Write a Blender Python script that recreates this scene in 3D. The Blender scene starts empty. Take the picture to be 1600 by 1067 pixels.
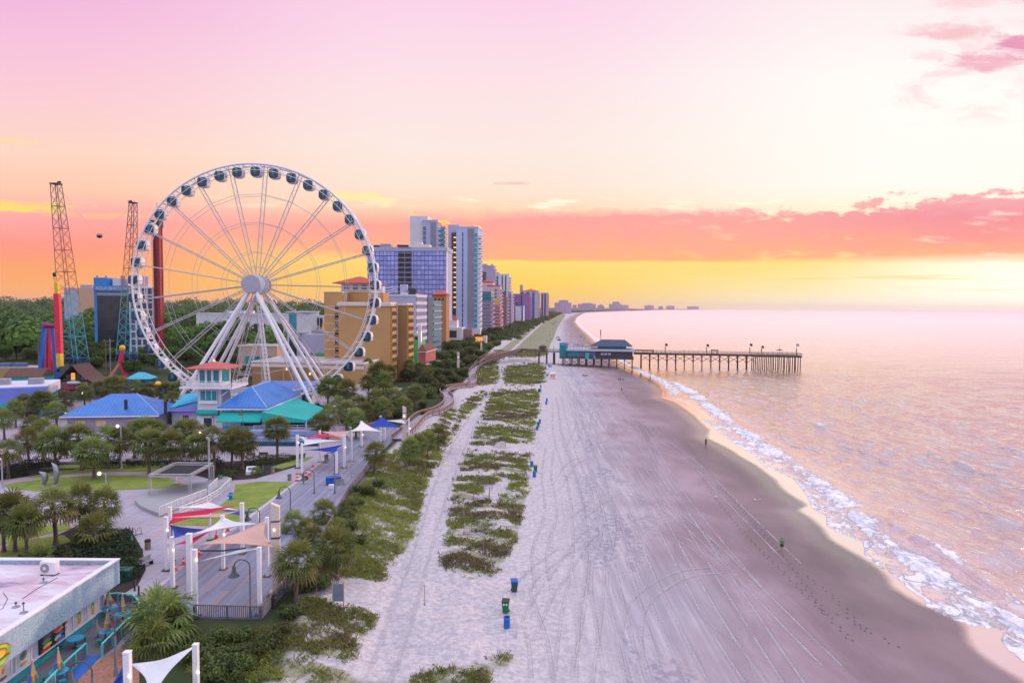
import bpy, math, random
import numpy as np
from mathutils import Vector, Matrix, noise as mnoise
R = random.Random(11)
NR = np.random.default_rng(5)
S = bpy.context.scene
COL = S.collection
PI = math.pi
# ---------------------------------------------------------------- camera
F, CX, CY, H = 1070.0, 800.0, 533.5, 30.0
PITCH = math.atan(54 / F)
ROLL = 0.0062
fwd = Vector((0, math.cos(PITCH), -math.sin(PITCH)))
r0 = Vector((1, 0, 0)); u0_ = Vector((0, math.sin(PITCH), math.cos(PITCH)))
rgt = r0 * math.cos(ROLL) + u0_ * math.sin(ROLL)
upv = u0_ * math.cos(ROLL) - r0 * math.sin(ROLL)
CAM = Vector((0, 0, H))
def ray(u, v): return fwd + rgt * ((u - CX) / F) - upv * ((v - CY) / F)
def at(u, v, z=3.0):                       # point of the view ray at height z
    d = ray(u, v); t = (z - H) / d.z
    return CAM + d * t
def pt(u, v, D):                           # point of the view ray at distance y = D
    d = ray(u, v); return CAM + d * (D / d.y)
def pix(p):
    q = Vector(p) - CAM; w = q.dot(fwd)
    return CX + F * q.dot(rgt) / w, CY - F * q.dot(upv) / w
cd = bpy.data.cameras.new('camera'); cam = bpy.data.objects.new('camera', cd); COL.objects.link(cam)
cd.sensor_width = 36; cd.lens = 36 * F / 1600; cd.clip_start = 0.5; cd.clip_end = 60000
cam.matrix_world = Matrix(((rgt.x, upv.x, -fwd.x, 0), (rgt.y, upv.y, -fwd.y, 0), (rgt.z, upv.z, -fwd.z, H), (0, 0, 0, 1)))
S.camera = cam
S.view_settings.view_transform = 'Standard'; S.view_settings.look = 'None'
S.view_settings.exposure = 0; S.view_settings.gamma = 1
S.render.engine = 'CYCLES'
S.cycles.max_bounces = 5; S.cycles.diffuse_bounces = 2; S.cycles.glossy_bounces = 3; S.cycles.transparent_max_bounces = 6
S.cycles.volume_bounces = 0; S.cycles.caustics_reflective = False; S.cycles.caustics_refractive = False
S.cycles.use_denoising = True
# ---------------------------------------------------------------- shader helpers
def lin(h):
    h = h.lstrip('#'); o = []
    for i in (0, 2, 4):
        c = int(h[i:i + 2], 16) / 255
        o.append(c / 12.92 if c <= 0.04045 else ((c + 0.055) / 1.055) ** 2.4)
    return (o[0], o[1], o[2], 1)
def colr(c): return lin(c) if isinstance(c, str) else (c[0], c[1], c[2], 1)
class NT:
    def __init__(s, tree): s.t = tree; s.n = tree.nodes; s.l = tree.links
    def new(s, k, **kw):
        n = s.n.new(k)
        for a, b in kw.items(): setattr(n, a, b)
        return n
    def link(s, a, b): s.l.new(a, b)
    def put(s, sock, v):
        if hasattr(v, 'links') or hasattr(v, 'is_linked'): s.l.new(v, sock)
        elif v is not None: sock.default_value = v
    def m(s, op, a, b=None, c=None, clamp=False):
        n = s.new('ShaderNodeMath', operation=op, use_clamp=clamp)
        s.put(n.inputs[0], a)
        if b is not None: s.put(n.inputs[1], b)
        if c is not None: s.put(n.inputs[2], c)
        return n.outputs[0]
    def ss(s, x, lo, hi):                  # smooth step
        n = s.new('ShaderNodeMapRange', interpolation_type='SMOOTHSTEP')
        s.put(n.inputs[0], x); s.put(n.inputs[1], lo); s.put(n.inputs[2], hi)
        n.inputs[3].default_value = 0; n.inputs[4].default_value = 1
        return n.outputs[0]
    def mix(s, f, a, b, mode='MIX'):
        n = s.new('ShaderNodeMix', data_type='RGBA', blend_type=mode)
        s.put(n.inputs[0], f); s.put(n.inputs[6], a); s.put(n.inputs[7], b)
        return n.outputs[2]
    def ramp(s, f, stops, mode='LINEAR'):
        n = s.new('ShaderNodeValToRGB'); cr = n.color_ramp; cr.interpolation = mode
        while len(cr.elements) < len(stops): cr.elements.new(0.5)
        for e, (p, c) in zip(cr.elements, stops): e.position = p
        for e, (p, c) in zip(cr.elements, stops): e.color = colr(c)
        s.put(n.inputs[0], f); return n.outputs[0]
    def noise(s, vec, scale, detail=3, rough=0.55, dist=0.0, out=0):
        n = s.new('ShaderNodeTexNoise'); s.put(n.inputs['Vector'], vec)
        n.inputs['Scale'].default_value = scale; n.inputs['Detail'].default_value = detail
        n.inputs['Roughness'].default_value = rough; n.inputs['Distortion'].default_value = dist
        return n.outputs[out]
    def mapv(s, vec, scale=(1, 1, 1), loc=(0, 0, 0), rot=(0, 0, 0)):
        n = s.new('ShaderNodeMapping'); s.put(n.inputs[0], vec)
        n.inputs[1].default_value = loc; n.inputs[2].default_value = rot; n.inputs[3].default_value = scale
        return n.outputs[0]
    def pos(s): return s.new('ShaderNodeNewGeometry').outputs['Position']
    def obj(s): return s.new('ShaderNodeTexCoord').outputs['Object']
    def attr(s, name, o='Fac'):
        n = s.new('ShaderNodeAttribute'); n.attribute_name = name; return n.outputs[o]
    def bump(s, h, strength=0.3, dist=0.1):
        n = s.new('ShaderNodeBump'); n.inputs['Strength'].default_value = strength; n.inputs['Distance'].default_value = dist
        s.put(n.inputs['Height'], h); return n.outputs[0]
def blank(name):
    m = bpy.data.materials.new(name); m.use_nodes = True
    t = NT(m.node_tree); b = m.node_tree.nodes['Principled BSDF']
    return m, t, b
MATS = {}
def mat(name, col, rough=0.6, metal=0.0, var=0.16, scale=1.2, bump=0.0, streak=False, spec=0.4, emit=0, trans=0):
    if name in MATS: return MATS[name]
    m, t, b = blank(name); c = colr(col)
    o = t.obj()
    v = t.mapv(o, (1, 1, 0.18)) if streak else o
    n = t.noise(v, scale, 4, 0.6); n2 = t.noise(o, scale * 9, 3, 0.6)
    f = t.m('ADD', t.m('MULTIPLY', n, 0.7), t.m('MULTIPLY', n2, 0.3))
    lo = tuple(x * (1 - var * 1.6) for x in c[:3]) + (1,); hi = tuple(min(1, x * (1 + var)) for x in c[:3]) + (1,)
    cc = t.ramp(f, [(0.3, lo), (0.5, c), (0.72, hi)])
    t.link(cc, b.inputs['Base Color'])
    b.inputs['Roughness'].default_value = rough; b.inputs['Metallic'].default_value = metal
    b.inputs['Specular IOR Level'].default_value = spec
    if bump: t.link(t.bump(f, bump, 0.08), b.inputs['Normal'])
    if emit:
        b.inputs['Emission Color'].default_value = c; b.inputs['Emission Strength'].default_value = emit
    if trans:
        tr = t.new('ShaderNodeBsdfTranslucent'); t.link(cc, tr.inputs[0]); mx = t.new('ShaderNodeMixShader')
        mx.inputs[0].default_value = trans; t.link(b.outputs[0], mx.inputs[1]); t.link(tr.outputs[0], mx.inputs[2])
        t.link(mx.outputs[0], t.n['Material Output'].inputs[0])
    MATS[name] = m; return m
# ---------------------------------------------------------------- mesh builder
class MB:
    def __init__(s): s.v = []; s.f = []; s.mi = []; s.sm = []; s.cur = 0; s.smooth = False
    def add(s, vs, fs):
        o = len(s.v); s.v.extend([tuple(p) for p in vs])
        for f in fs: s.f.append([i + o for i in f]); s.mi.append(s.cur); s.sm.append(s.smooth)
        return s
    def box(s, x0, x1, y0, y1, z0, z1):
        return s.add([(x0, y0, z0), (x1, y0, z0), (x1, y1, z0), (x0, y1, z0), (x0, y0, z1), (x1, y0, z1), (x1, y1, z1), (x0, y1, z1)],
                     [(0, 3, 2, 1), (4, 5, 6, 7), (0, 1, 5, 4), (1, 2, 6, 5), (2, 3, 7, 6), (3, 0, 4, 7)])
    def cbox(s, c, d): return s.box(c[0] - d[0] / 2, c[0] + d[0] / 2, c[1] - d[1] / 2, c[1] + d[1] / 2, c[2] - d[2] / 2, c[2] + d[2] / 2)
    def bar(s, a, b, w, h=None):            # box-section bar from a to b
        a = Vector(a); b = Vector(b); h = h or w; d = (b - a).normalized()
        x = d.cross(Vector((0, 0, 1)))
        if x.length < 1e-3: x = Vector((1, 0, 0))
        x.normalize(); y = x.cross(d); x *= w / 2; y *= h / 2
        return s.add([a - x - y, a + x - y, a + x + y, a - x + y, b - x - y, b + x - y, b + x + y, b - x + y],
                     [(0, 1, 2, 3), (4, 7, 6, 5), (0, 4, 5, 1), (1, 5, 6, 2), (2, 6, 7, 3), (3, 7, 4, 0)])
    def tube(s, pts, r, n=8, caps=True, closed=False):
        pts = [Vector(p) for p in pts]; k = len(pts); rs = r if isinstance(r, (list, tuple)) else [r] * k
        vs = []; px = None
        for i, p in enumerate(pts):
            if closed: d = pts[(i + 1) % k] - pts[i - 1]
            else: d = pts[min(i + 1, k - 1)] - pts[max(i - 1, 0)]
            d.normalize()
            if px is None:
                x = d.cross(Vector((0, 0, 1)))
                if x.length < 1e-2: x = d.cross(Vector((0, 1, 0)))
            else: x = px - d * px.dot(d)
            x.normalize(); px = x; y = d.cross(x)
            for j in range(n):
                a = 2 * PI * j / n; vs.append(p + (x * math.cos(a) + y * math.sin(a)) * rs[i])
        fs = []
        for i in range(k if closed else k - 1):
            for j in range(n):
                i2 = (i + 1) % k
                fs.append((i * n + j, i * n + (j + 1) % n, i2 * n + (j + 1) % n, i2 * n + j))
        sm = s.smooth; s.smooth = True; o = len(s.v); s.add(vs, fs)
        if caps and not closed: s.capfaces(o, n, k)
        s.smooth = sm; return s
    def capfaces(s, o, n, k):
        s.smooth = False; a = s.v[o:o + n]; b = s.v[o + (k - 1) * n:o + k * n]
        s.add(a, [tuple(range(n))[::-1]]); s.add(b, [tuple(range(n))])
    def lathe(s, prof, n=16, c=(0, 0, 0), cap=True):
        vs = []; fs = []
        for (r, z) in prof:
            for j in range(n):
                a = 2 * PI * j / n; vs.append((c[0] + r * math.cos(a), c[1] + r * math.sin(a), c[2] + z))
        for i in range(len(prof) - 1):
            for j in range(n): fs.append((i * n + j, i * n + (j + 1) % n, (i + 1) * n + (j + 1) % n, (i + 1) * n + j))
        sm = s.smooth; s.smooth = True; o = len(s.v); s.add(vs, fs)
        if cap: s.capfaces(o, n, len(prof))
        s.smooth = sm; return s
    def prism(s, poly, z0, z1):
        n = len(poly); a = sum(poly[i][0] * poly[(i + 1) % n][1] - poly[(i + 1) % n][0] * poly[i][1] for i in range(n))
        if a < 0: poly = poly[::-1]
        vs = [(p[0], p[1], z0) for p in poly] + [(p[0], p[1], z1) for p in poly]
        fs = [tuple(range(n))[::-1], tuple(range(n, 2 * n))] + [(i, (i + 1) % n, n + (i + 1) % n, n + i) for i in range(n)]
        return s.add(vs, fs)
    def ball(s, c, r, n=12, m=8, sq=1.0):
        rx, ry, rz = r if isinstance(r, (list, tuple)) else (r, r, r)
        vs = []; fs = []
        for i in range(m + 1):
            th = PI * i / m - PI / 2
            for j in range(n):
                a = 2 * PI * j / n; p = lambda x: math.copysign(abs(x) ** sq, x)
                vs.append((c[0] + rx * p(math.cos(th)) * p(math.cos(a)), c[1] + ry * p(math.cos(th)) * p(math.sin(a)), c[2] + rz * p(math.sin(th))))
        for i in range(m):
            for j in range(n): fs.append((i * n + j, i * n + (j + 1) % n, (i + 1) * n + (j + 1) % n, (i + 1) * n + j))
        sm = s.smooth; s.smooth = True; s.add(vs, fs); s.smooth = sm; return s
    def build(s, name, m, parent=None, link=True):
        me = bpy.data.meshes.new(name); me.from_pydata(s.v, [], s.f)
        for x in (m if isinstance(m, (list, tuple)) else [m]): me.materials.append(x)
        me.polygons.foreach_set('material_index', s.mi); me.polygons.foreach_set('use_smooth', s.sm)
        me.update(); o = bpy.data.objects.new(name, me)
        if link: COL.objects.link(o)
        if parent: o.parent = parent
        return o
def npmesh(name, V, Fq, m, attrs=None, smooth=False, mi=None):   # numpy verts (n,3), faces (k,3|4)
    me = bpy.data.meshes.new(name); V = np.asarray(V, dtype=np.float32); Fq = np.asarray(Fq, dtype=np.int32)
    k = Fq.shape[1]
    me.vertices.add(len(V)); me.vertices.foreach_set('co', V.ravel())
    me.loops.add(Fq.size); me.loops.foreach_set('vertex_index', Fq.ravel())
    me.polygons.add(len(Fq)); me.polygons.foreach_set('loop_start', np.arange(0, Fq.size, k, dtype=np.int32))
    for x in (m if isinstance(m, (list, tuple)) else [m]): me.materials.append(x)
    if mi is not None: me.polygons.foreach_set('material_index', np.asarray(mi, dtype=np.int32))
    me.update(calc_edges=True)
    if smooth: me.polygons.foreach_set('use_smooth', np.ones(len(Fq), dtype=bool))
    for n, a in (attrs or {}).items():
        at_ = me.attributes.new(n, 'FLOAT', 'POINT'); at_.data.foreach_set('value', np.asarray(a, dtype=np.float32))
    me.validate(); return me
def link(name, me, parent=None):
    o = bpy.data.objects.new(name, me); COL.objects.link(o)
    if parent: o.parent = parent
    return o
def T(name, label, cat, loc=(0, 0, 0), rz=0, group=None):      # a thing: an Empty at its base
    o = bpy.data.objects.new(name, None); COL.objects.link(o); o.location = loc; o.rotation_euler = (0, 0, rz)
    o.empty_display_size = 0.5
    return tag(o, label, cat, group)
def tag(o, label, cat, group=None):
    o['label'] = label; o['category'] = cat
    if group: o['group'] = group
    return o
def struct(o, kind='structure'): o['kind'] = kind; return o
def kids(o): return [c for c in COL.objects if c.parent is o]
def dup(root, loc, rz=0, sc=1.0, label=None, tilt=0):
    tree = PROTO.setdefault(root.name, [(c, [g for g in COL.objects if g.parent is c]) for c in COL.objects if c.parent is root])
    r = root.copy(); COL.objects.link(r); r.location = loc; r.rotation_euler = (tilt, 0, rz)
    r.scale = sc if isinstance(sc, tuple) else (sc, sc, sc)
    if label: r['label'] = label
    for ch, gs in tree:
        c = ch.copy(); COL.objects.link(c); c.parent = r
        for g in gs: d = g.copy(); COL.objects.link(d); d.parent = c
    return r
PROTO = {}
ORD = ['first', 'second', 'third', 'fourth', 'fifth', 'sixth', 'seventh', 'eighth', 'ninth', 'tenth', 'eleventh', 'twelfth',
       'thirteenth', 'fourteenth', 'fifteenth', 'sixteenth', 'seventeenth', 'eighteenth', 'nineteenth', 'twentieth',
       'twenty-first', 'twenty-second', 'twenty-third', 'twenty-fourth', 'twenty-fifth', 'twenty-sixth', 'twenty-seventh', 'twenty-eighth']
def ordn(i, n):
    if n == 1: return 'single'
    if i == 0: return 'first'
    if i == n - 1: return 'last'
    return ORD[i]
# ---------------------------------------------------------------- terrain profile
def curve(pts, z):
    a = sorted(((p.y, p.x) for p in (at(u, v, z) for u, v in pts)), key=lambda t: t[0]); return np.array(a)
SHORE_PX = [(1640, 1098), (1585, 1064), (1545, 1040), (1520, 1022), (1506, 1010), (1500, 992), (1496, 974), (1470, 962), (1442, 950), (1412, 935), (1384, 917), (1377, 900), (1356, 882),
            (1326, 864), (1288, 842), (1279, 826), (1262, 811), (1240, 797), (1255, 789), (1232, 775), (1218, 765), (1204, 748), (1176, 727), (1150, 712), (1139, 704),
            (1126, 697), (1100, 684), (1104, 672), (1092, 661), (1079, 648), (1062, 636), (1050, 628), (1030, 622), (1032, 611), (1026, 603), (1014, 594), (1002, 588), (988, 582), (955, 562), (938, 545), (925, 531),
            (916, 522), (904, 511), (898, 503), (901, 496)]
_sh = curve(SHORE_PX, 0.0); _g = np.concatenate([np.arange(_sh[0, 0], 330, .4), np.arange(330, _sh[-1, 0], 8)]); _v = np.interp(_g, _sh[:, 0], _sh[:, 1]); _k = np.hanning(9)[1:-1]; _v[6:-6] = np.convolve(_v, _k / _k.sum(), 'same')[6:-6]; _sh = np.stack([_g, _v], 1)
_ys = np.concatenate([[-300, -40, 20], _sh[:, 0], [3000, 3800, 4600, 6200, 9500, 11500, 13500, 15000, 15400, 40000]])
_xs = np.concatenate([[25, 30, 34], _sh[:, 1], [305, 410, 650, 1120, 2120, 2900, 3900, 4600, -12000, -12000]])
def shore(y): return np.interp(y, _ys, _xs)
_du = curve([(815, 1030), (800, 905), (818, 800), (835, 740), (846, 650), (850, 600), (860, 560), (866, 540), (872, 520), (880, 505), (886, 497)], 1.0)
def dune(y): return np.minimum(np.interp(y, np.concatenate([[-300, 20], _du[:, 0], [3000, 4600, 6200, 9500, 13500, 22000]]), np.concatenate([[-6, -3], _du[:, 1], [262, 600, 1060, 2050, 3800, 7000]])), shore(y) - 12)
_pk = curve([(470, 1010), (475, 935), (520, 835), (575, 745), (610, 705), (680, 640), (720, 605), (745, 575), (770, 545), (800, 520), (840, 503)], 3.0)
def park(y): return np.minimum(np.interp(y, np.concatenate([[-300, 30], _pk[:, 0], [3000, 4600, 6200, 9500, 13500, 22000]]), np.concatenate([[-20, -18], _pk[:, 1], [200, 560, 1000, 1980, 3700, 6800]])), dune(y) - 8)
def sstep(x): x = np.clip(x, 0, 1); return x * x * (3 - 2 * x)
def ground_z(x, y):
    x = np.asarray(x, float); y = np.asarray(y, float)
    s, d, p = shore(y), dune(y), park(y)
    z = np.where(x > s, -0.02 * (x - s), 0.0)
    b = np.clip((s - x) / np.maximum(s - d, 1), 0, 1); z = np.where(x <= s, 1.1 * b, z)
    k = np.clip((d - x) / np.maximum(d - p, 1), 0, 1)
    z = np.where(x <= d, 1.1 + 0.5 * sstep(k * 2.5) + 1.4 * sstep((k - 0.55) / 0.45), z)
    bump = 0.22 * np.sin(x * 0.42 + 1.3 * np.sin(y * 0.11)) * np.sin(y * 0.33 + 1.7 * np.sin(x * 0.21)) + 0.14 * np.sin(x * 1.1 + y * 0.9) * np.sin(y * 0.8 - x * 0.3)
    z = z + np.where((x <= d + 2), 1, 0) * bump * sstep((d + 2 - x) / 3) * (1 - sstep((k - 0.8) / 0.2))
    z = np.maximum(z, np.where(x > s, -3.0, -9))
    hill = 15 * sstep((y - 650) / 1200) * sstep((p - 120 - 0.1 * y - x) / 250)
    return z + hill
def gz(x, y): return float(ground_z(x, y))
def gat(u, v):                              # where the view ray meets the ground
    p = at(u, v, 1.5)
    for _ in range(12): p = at(u, v, gz(p.x, p.y))
    return p
YAW = -0.084                                 # the coast runs a little to the right of the view
# ---------------------------------------------------------------- sky and sun
W = bpy.data.worlds.new('World'); S.world = W; W.use_nodes = True
t = NT(W.node_tree)
for n in list(t.n): t.n.remove(n)
SUN_AZ, SUN_EL = math.radians(58), math.radians(5)
g = t.new('ShaderNodeTexCoord').outputs['Generated']
sp = t.new('ShaderNodeSeparateXYZ'); t.link(g, sp.inputs[0])
DEG = 180 / PI
az = t.m('MULTIPLY', t.m('ARCTAN2', sp.outputs[0], sp.outputs[1]), DEG)      # degrees right of +Y
el = t.m('MULTIPLY', t.m('ARCTAN2', sp.outputs[2], t.m('MAXIMUM', sp.outputs[1], 0.4)), DEG)      # height above a level horizon
cmb = t.new('ShaderNodeCombineXYZ'); t.link(az, cmb.inputs[0]); t.link(el, cmb.inputs[1]); ae = cmb.outputs[0]
soft = t.noise(t.mapv(ae, (0.03, 0.13, 1)), 1.0, 4, 0.55)                    # long soft streaks
elw = t.m('ADD', el, t.m('MULTIPLY', t.m('SUBTRACT', soft, 0.5), 3.2))
f = t.m('DIVIDE', elw, 30.0, clamp=True)
q = lambda L: [(d / 30, c) for d, c in L]
left = t.ramp(f, q([(0, '#ffa250'), (1.8, '#ffae60'), (3.8, '#ffa270'), (5.4, '#ff9688'), (7.2, '#ffaaa8'), (9.0, '#ffcbae'), (12, '#ffd8c4'), (16, '#fdd0d4'), (20, '#f9c6dc'), (24, '#f2b8de'), (30, '#dcaae4')]))
mid = t.ramp(f, q([(0, '#ffc84a'), (2, '#ffd75a'), (4, '#ffdf78'), (7.6, '#ffd9b4'), (9.5, '#fee6d2'), (13, '#fdeae2'), (18, '#fde2e8'), (24, '#fbd2ea'), (30, '#ecc2ee')]))
rit = t.ramp(f, q([(0, '#fff8e4'), (1.6, '#fff0b4'), (3.6, '#ffe488'), (7, '#fff0c0'), (10, '#fffdf4'), (18, '#fffdf8'), (24, '#fdeef0'), (30, '#f2daee')]))
base = t.mix(t.ss(az, -34, -8), left, mid)
base = t.mix(t.ss(az, 0, 30), base, rit)
# glow round the low sun
dx = t.m('MULTIPLY', t.m('SUBTRACT', az, 38), 0.55); dy = t.m('SUBTRACT', el, 2.0)
dist = t.m('SQRT', t.m('ADD', t.m('MULTIPLY', dx, dx), t.m('MULTIPLY', dy, dy)))
base = t.mix(t.m('MULTIPLY', t.ss(dist, 9.0, 0.5), 0.95), base, colr((1.15, 1.1, 0.95)))
# the low cloud bank
wob = t.noise(t.mapv(ae, (0.16, 0.5, 1)), 1.0, 5, 0.6)
puff = t.noise(t.mapv(ae, (0.42, 0.9, 1), (3, 1, 0)), 1.0, 6, 0.62)
lo = t.m('ADD', 3.75, t.m('MULTIPLY', t.m('SUBTRACT', wob, 0.5), 0.5))
puffy = t.m('ADD', t.m('ADD', 0.6, t.m('MULTIPLY', t.ss(az, -14, 2), 1.1)), t.m('MULTIPLY', t.ss(az, 10, 30), 5.0))
hi = t.m('ADD', t.m('ADD', 8.2, t.m('MULTIPLY', t.ss(az, 22, 37), 1.7)), t.m('MULTIPLY', t.m('SUBTRACT', puff, 0.5), puffy))
up_ = t.m('SUBTRACT', el, lo); dn = t.m('SUBTRACT', hi, el)
wl = t.m('ADD', t.m('ADD', 0.22, t.m('MULTIPLY', t.ss(az, 12, 34), 0.7)), t.m('MULTIPLY', t.ss(az, -6, -30), 2.6))
bank = t.m('MULTIPLY', t.m('DIVIDE', up_, wl, clamp=True), t.m('DIVIDE', dn, t.m('ADD', 0.55, t.m('MULTIPLY', t.ss(az, 20, -20), 1.1)), clamp=True))
k = t.m('DIVIDE', t.m('SUBTRACT', t.m('ADD', el, t.m('MULTIPLY', t.m('SUBTRACT', puff, 0.5), 3.4)), 3.5), 5.5, clamp=True)
bcol = t.ramp(k, [(0, '#ffb478'), (0.25, '#ffad8a'), (0.55, '#ffa49a'), (0.8, '#fca4a4'), (1, '#ffbcae')])
bcolr = t.ramp(k, [(0, '#ffbe7c'), (0.3, '#ffa384'), (0.5, '#fb9390'), (0.75, '#f4899a'), (1, '#f7a3ac')])
bcol = t.mix(t.ss(az, 18, 36), bcol, bcolr)
gap = t.m('MULTIPLY', t.ss(t.noise(t.mapv(ae, (0.22, 0.8, 1), (2, 9, 0)), 1.0, 5, 0.6), 0.56, 0.70), t.ss(az, 4, 24))
bank = t.m('MULTIPLY', bank, t.m('SUBTRACT', 1, t.m('MULTIPLY', gap, .55)))
bank = t.m('MULTIPLY', bank, t.m('SUBTRACT', 0.94, t.m('MULTIPLY', t.ss(az, -14, -34), 0.55)))
sky = t.mix(bank, base, bcol)
# bright rims on top of the bank
rim = t.m('MULTIPLY', t.ss(t.m('ABSOLUTE', t.m('ADD', dn, 0.30)), 0.75, 0.1), t.ss(t.noise(t.mapv(ae, (0.2, 1.3, 1), (9, 4, 0)), 1.0, 4, 0.6), 0.5, 0.66))
rim = t.m('MULTIPLY', rim, t.ss(az, -40, 6))
sky = t.mix(t.m('MULTIPLY', rim, 0.9), sky, colr((1.08, 1.02, 0.78)))
# small yellow cloud tongues at the left
wisp = t.noise(t.mapv(ae, (0.55, 1.5, 1), (4, 6, 0), (0, 0, 0.12)), 1.0, 6, 0.62, 0.5)
def tongue(a0, e0, wa, we, c, amt):
    global sky
    a = t.m('DIVIDE', t.m('SUBTRACT', az, a0), wa); e = t.m('DIVIDE', t.m('SUBTRACT', t.m('ADD', el, t.m('MULTIPLY', t.m('SUBTRACT', puff, 0.5), we * 1.6)), e0), we)
    d = t.m('ADD', t.m('MULTIPLY', a, a), t.m('MULTIPLY', e, e))
    d = t.m('ADD', d, t.m('MULTIPLY', t.m('SUBTRACT', wisp, 0.5), 3.4))
    sky = t.mix(t.m('MULTIPLY', t.ss(d, 1.25, 0.0), amt), sky, c)
tongue(-36, 8.0, 4.2, 0.55, colr('#ffe070'), 0.9)
tongue(-30.5, 7.3, 4.0, 0.30, colr('#ffc890'), 0.6)
tongue(-12.8, 9.0, 2.6, 0.45, colr('#ffeea8'), 0.85)
tongue(-10.6, 8.6, 1.3, 0.40, colr('#fff3b8'), 0.8)
tongue(-36, 13.2, 2.5, 0.35, colr('#ffdf9a'), 0.55)
tongue(0, 10.1, 1.6, 0.16, colr('#f2aab4'), 0.55)
# high pink clouds at the right
hn = t.noise(t.mapv(ae, (0.24, 0.52, 1), (5.3, 2.1, 0), (0, 0, -0.25)), 1.0, 6, 0.6, 0.4)
win = t.m('MULTIPLY', t.ss(az, 25.5, 31), t.m('MULTIPLY', t.ss(el, 14.2, 16.2), t.ss(el, 27, 22)))
hc = t.m('MULTIPLY', t.ss(t.m('ADD', hn, t.m('MULTIPLY', t.ss(az, 28, 37), 0.09)), 0.5, 0.66), win)
hcol = t.mix(t.ss(hn, 0.5, 0.75), colr('#fcc0c6'), colr('#e990b4'))
sky = t.mix(t.m('MULTIPLY', hc, 0.30), sky, hcol)
for a in ((36.4, 20.7, 2.4, .95, '#ea94b8', .95), (33.9, 19.5, 2.6, .75, '#f3a9bd', .8), (31.4, 21.6, 3.0, .6, '#f8bcc6', .75), (35.2, 24.3, 2.2, .8, '#f6bccb', .6), (32.6, 23.6, 2.0, .5, '#fbcdd2', .5), (30.9, 19.9, 1.6, .4, '#fbcdd2', .5)): tongue(a[0], a[1], a[2], a[3], colr(a[4]), a[5])
# low dark bars by the sun
bar = t.m('MULTIPLY', t.ss(t.noise(t.mapv(ae, (0.08, 2.2, 1), (1, 7, 0)), 1.0, 3, 0.5), 0.56, 0.68), t.m('MULTIPLY', t.ss(az, 8, 26), t.m('MULTIPLY', t.ss(el, 0.9, 1.8), t.ss(el, 3.7, 3.0))))
sky = t.mix(t.m('MULTIPLY', bar, 0.45), sky, colr('#ffd45e'))
# overhead and behind: cool lilac dusk sky
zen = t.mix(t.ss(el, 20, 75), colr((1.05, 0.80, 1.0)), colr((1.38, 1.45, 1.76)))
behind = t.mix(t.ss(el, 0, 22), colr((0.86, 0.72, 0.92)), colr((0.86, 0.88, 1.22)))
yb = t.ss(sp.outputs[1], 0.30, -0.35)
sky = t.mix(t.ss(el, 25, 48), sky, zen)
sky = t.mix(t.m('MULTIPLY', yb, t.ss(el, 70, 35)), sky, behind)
sky = t.mix(t.ss(el, -0.4, -4.0), sky, colr((0.45, 0.36, 0.45)))
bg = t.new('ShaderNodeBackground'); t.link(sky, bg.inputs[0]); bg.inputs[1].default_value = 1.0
st = t.new('ShaderNodeTexSky'); st.sky_type = 'NISHITA'; st.sun_disc = False; st.sun_elevation = SUN_EL; st.sun_rotation = SUN_AZ
b2 = t.new('ShaderNodeBackground'); t.link(st.outputs[0], b2.inputs[0]); b2.inputs[1].default_value = 0.003
ad = t.new('ShaderNodeAddShader'); t.link(bg.outputs[0], ad.inputs[0]); t.link(b2.outputs[0], ad.inputs[1])
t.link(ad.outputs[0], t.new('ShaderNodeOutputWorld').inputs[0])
W.cycles.sampling_method = 'MANUAL'; W.cycles.sample_map_resolution = 1024
sd = bpy.data.lights.new('sun', 'SUN'); so = bpy.data.objects.new('sun', sd); COL.objects.link(so)
sd.energy = 2.1; sd.angle = math.radians(4); sd.color = (1.0, 0.66, 0.46)
dv = Vector((math.sin(SUN_AZ) * math.cos(SUN_EL), math.cos(SUN_AZ) * math.cos(SUN_EL), math.sin(SUN_EL)))
so.rotation_euler = dv.to_track_quat('Z', 'Y').to_euler()
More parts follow.
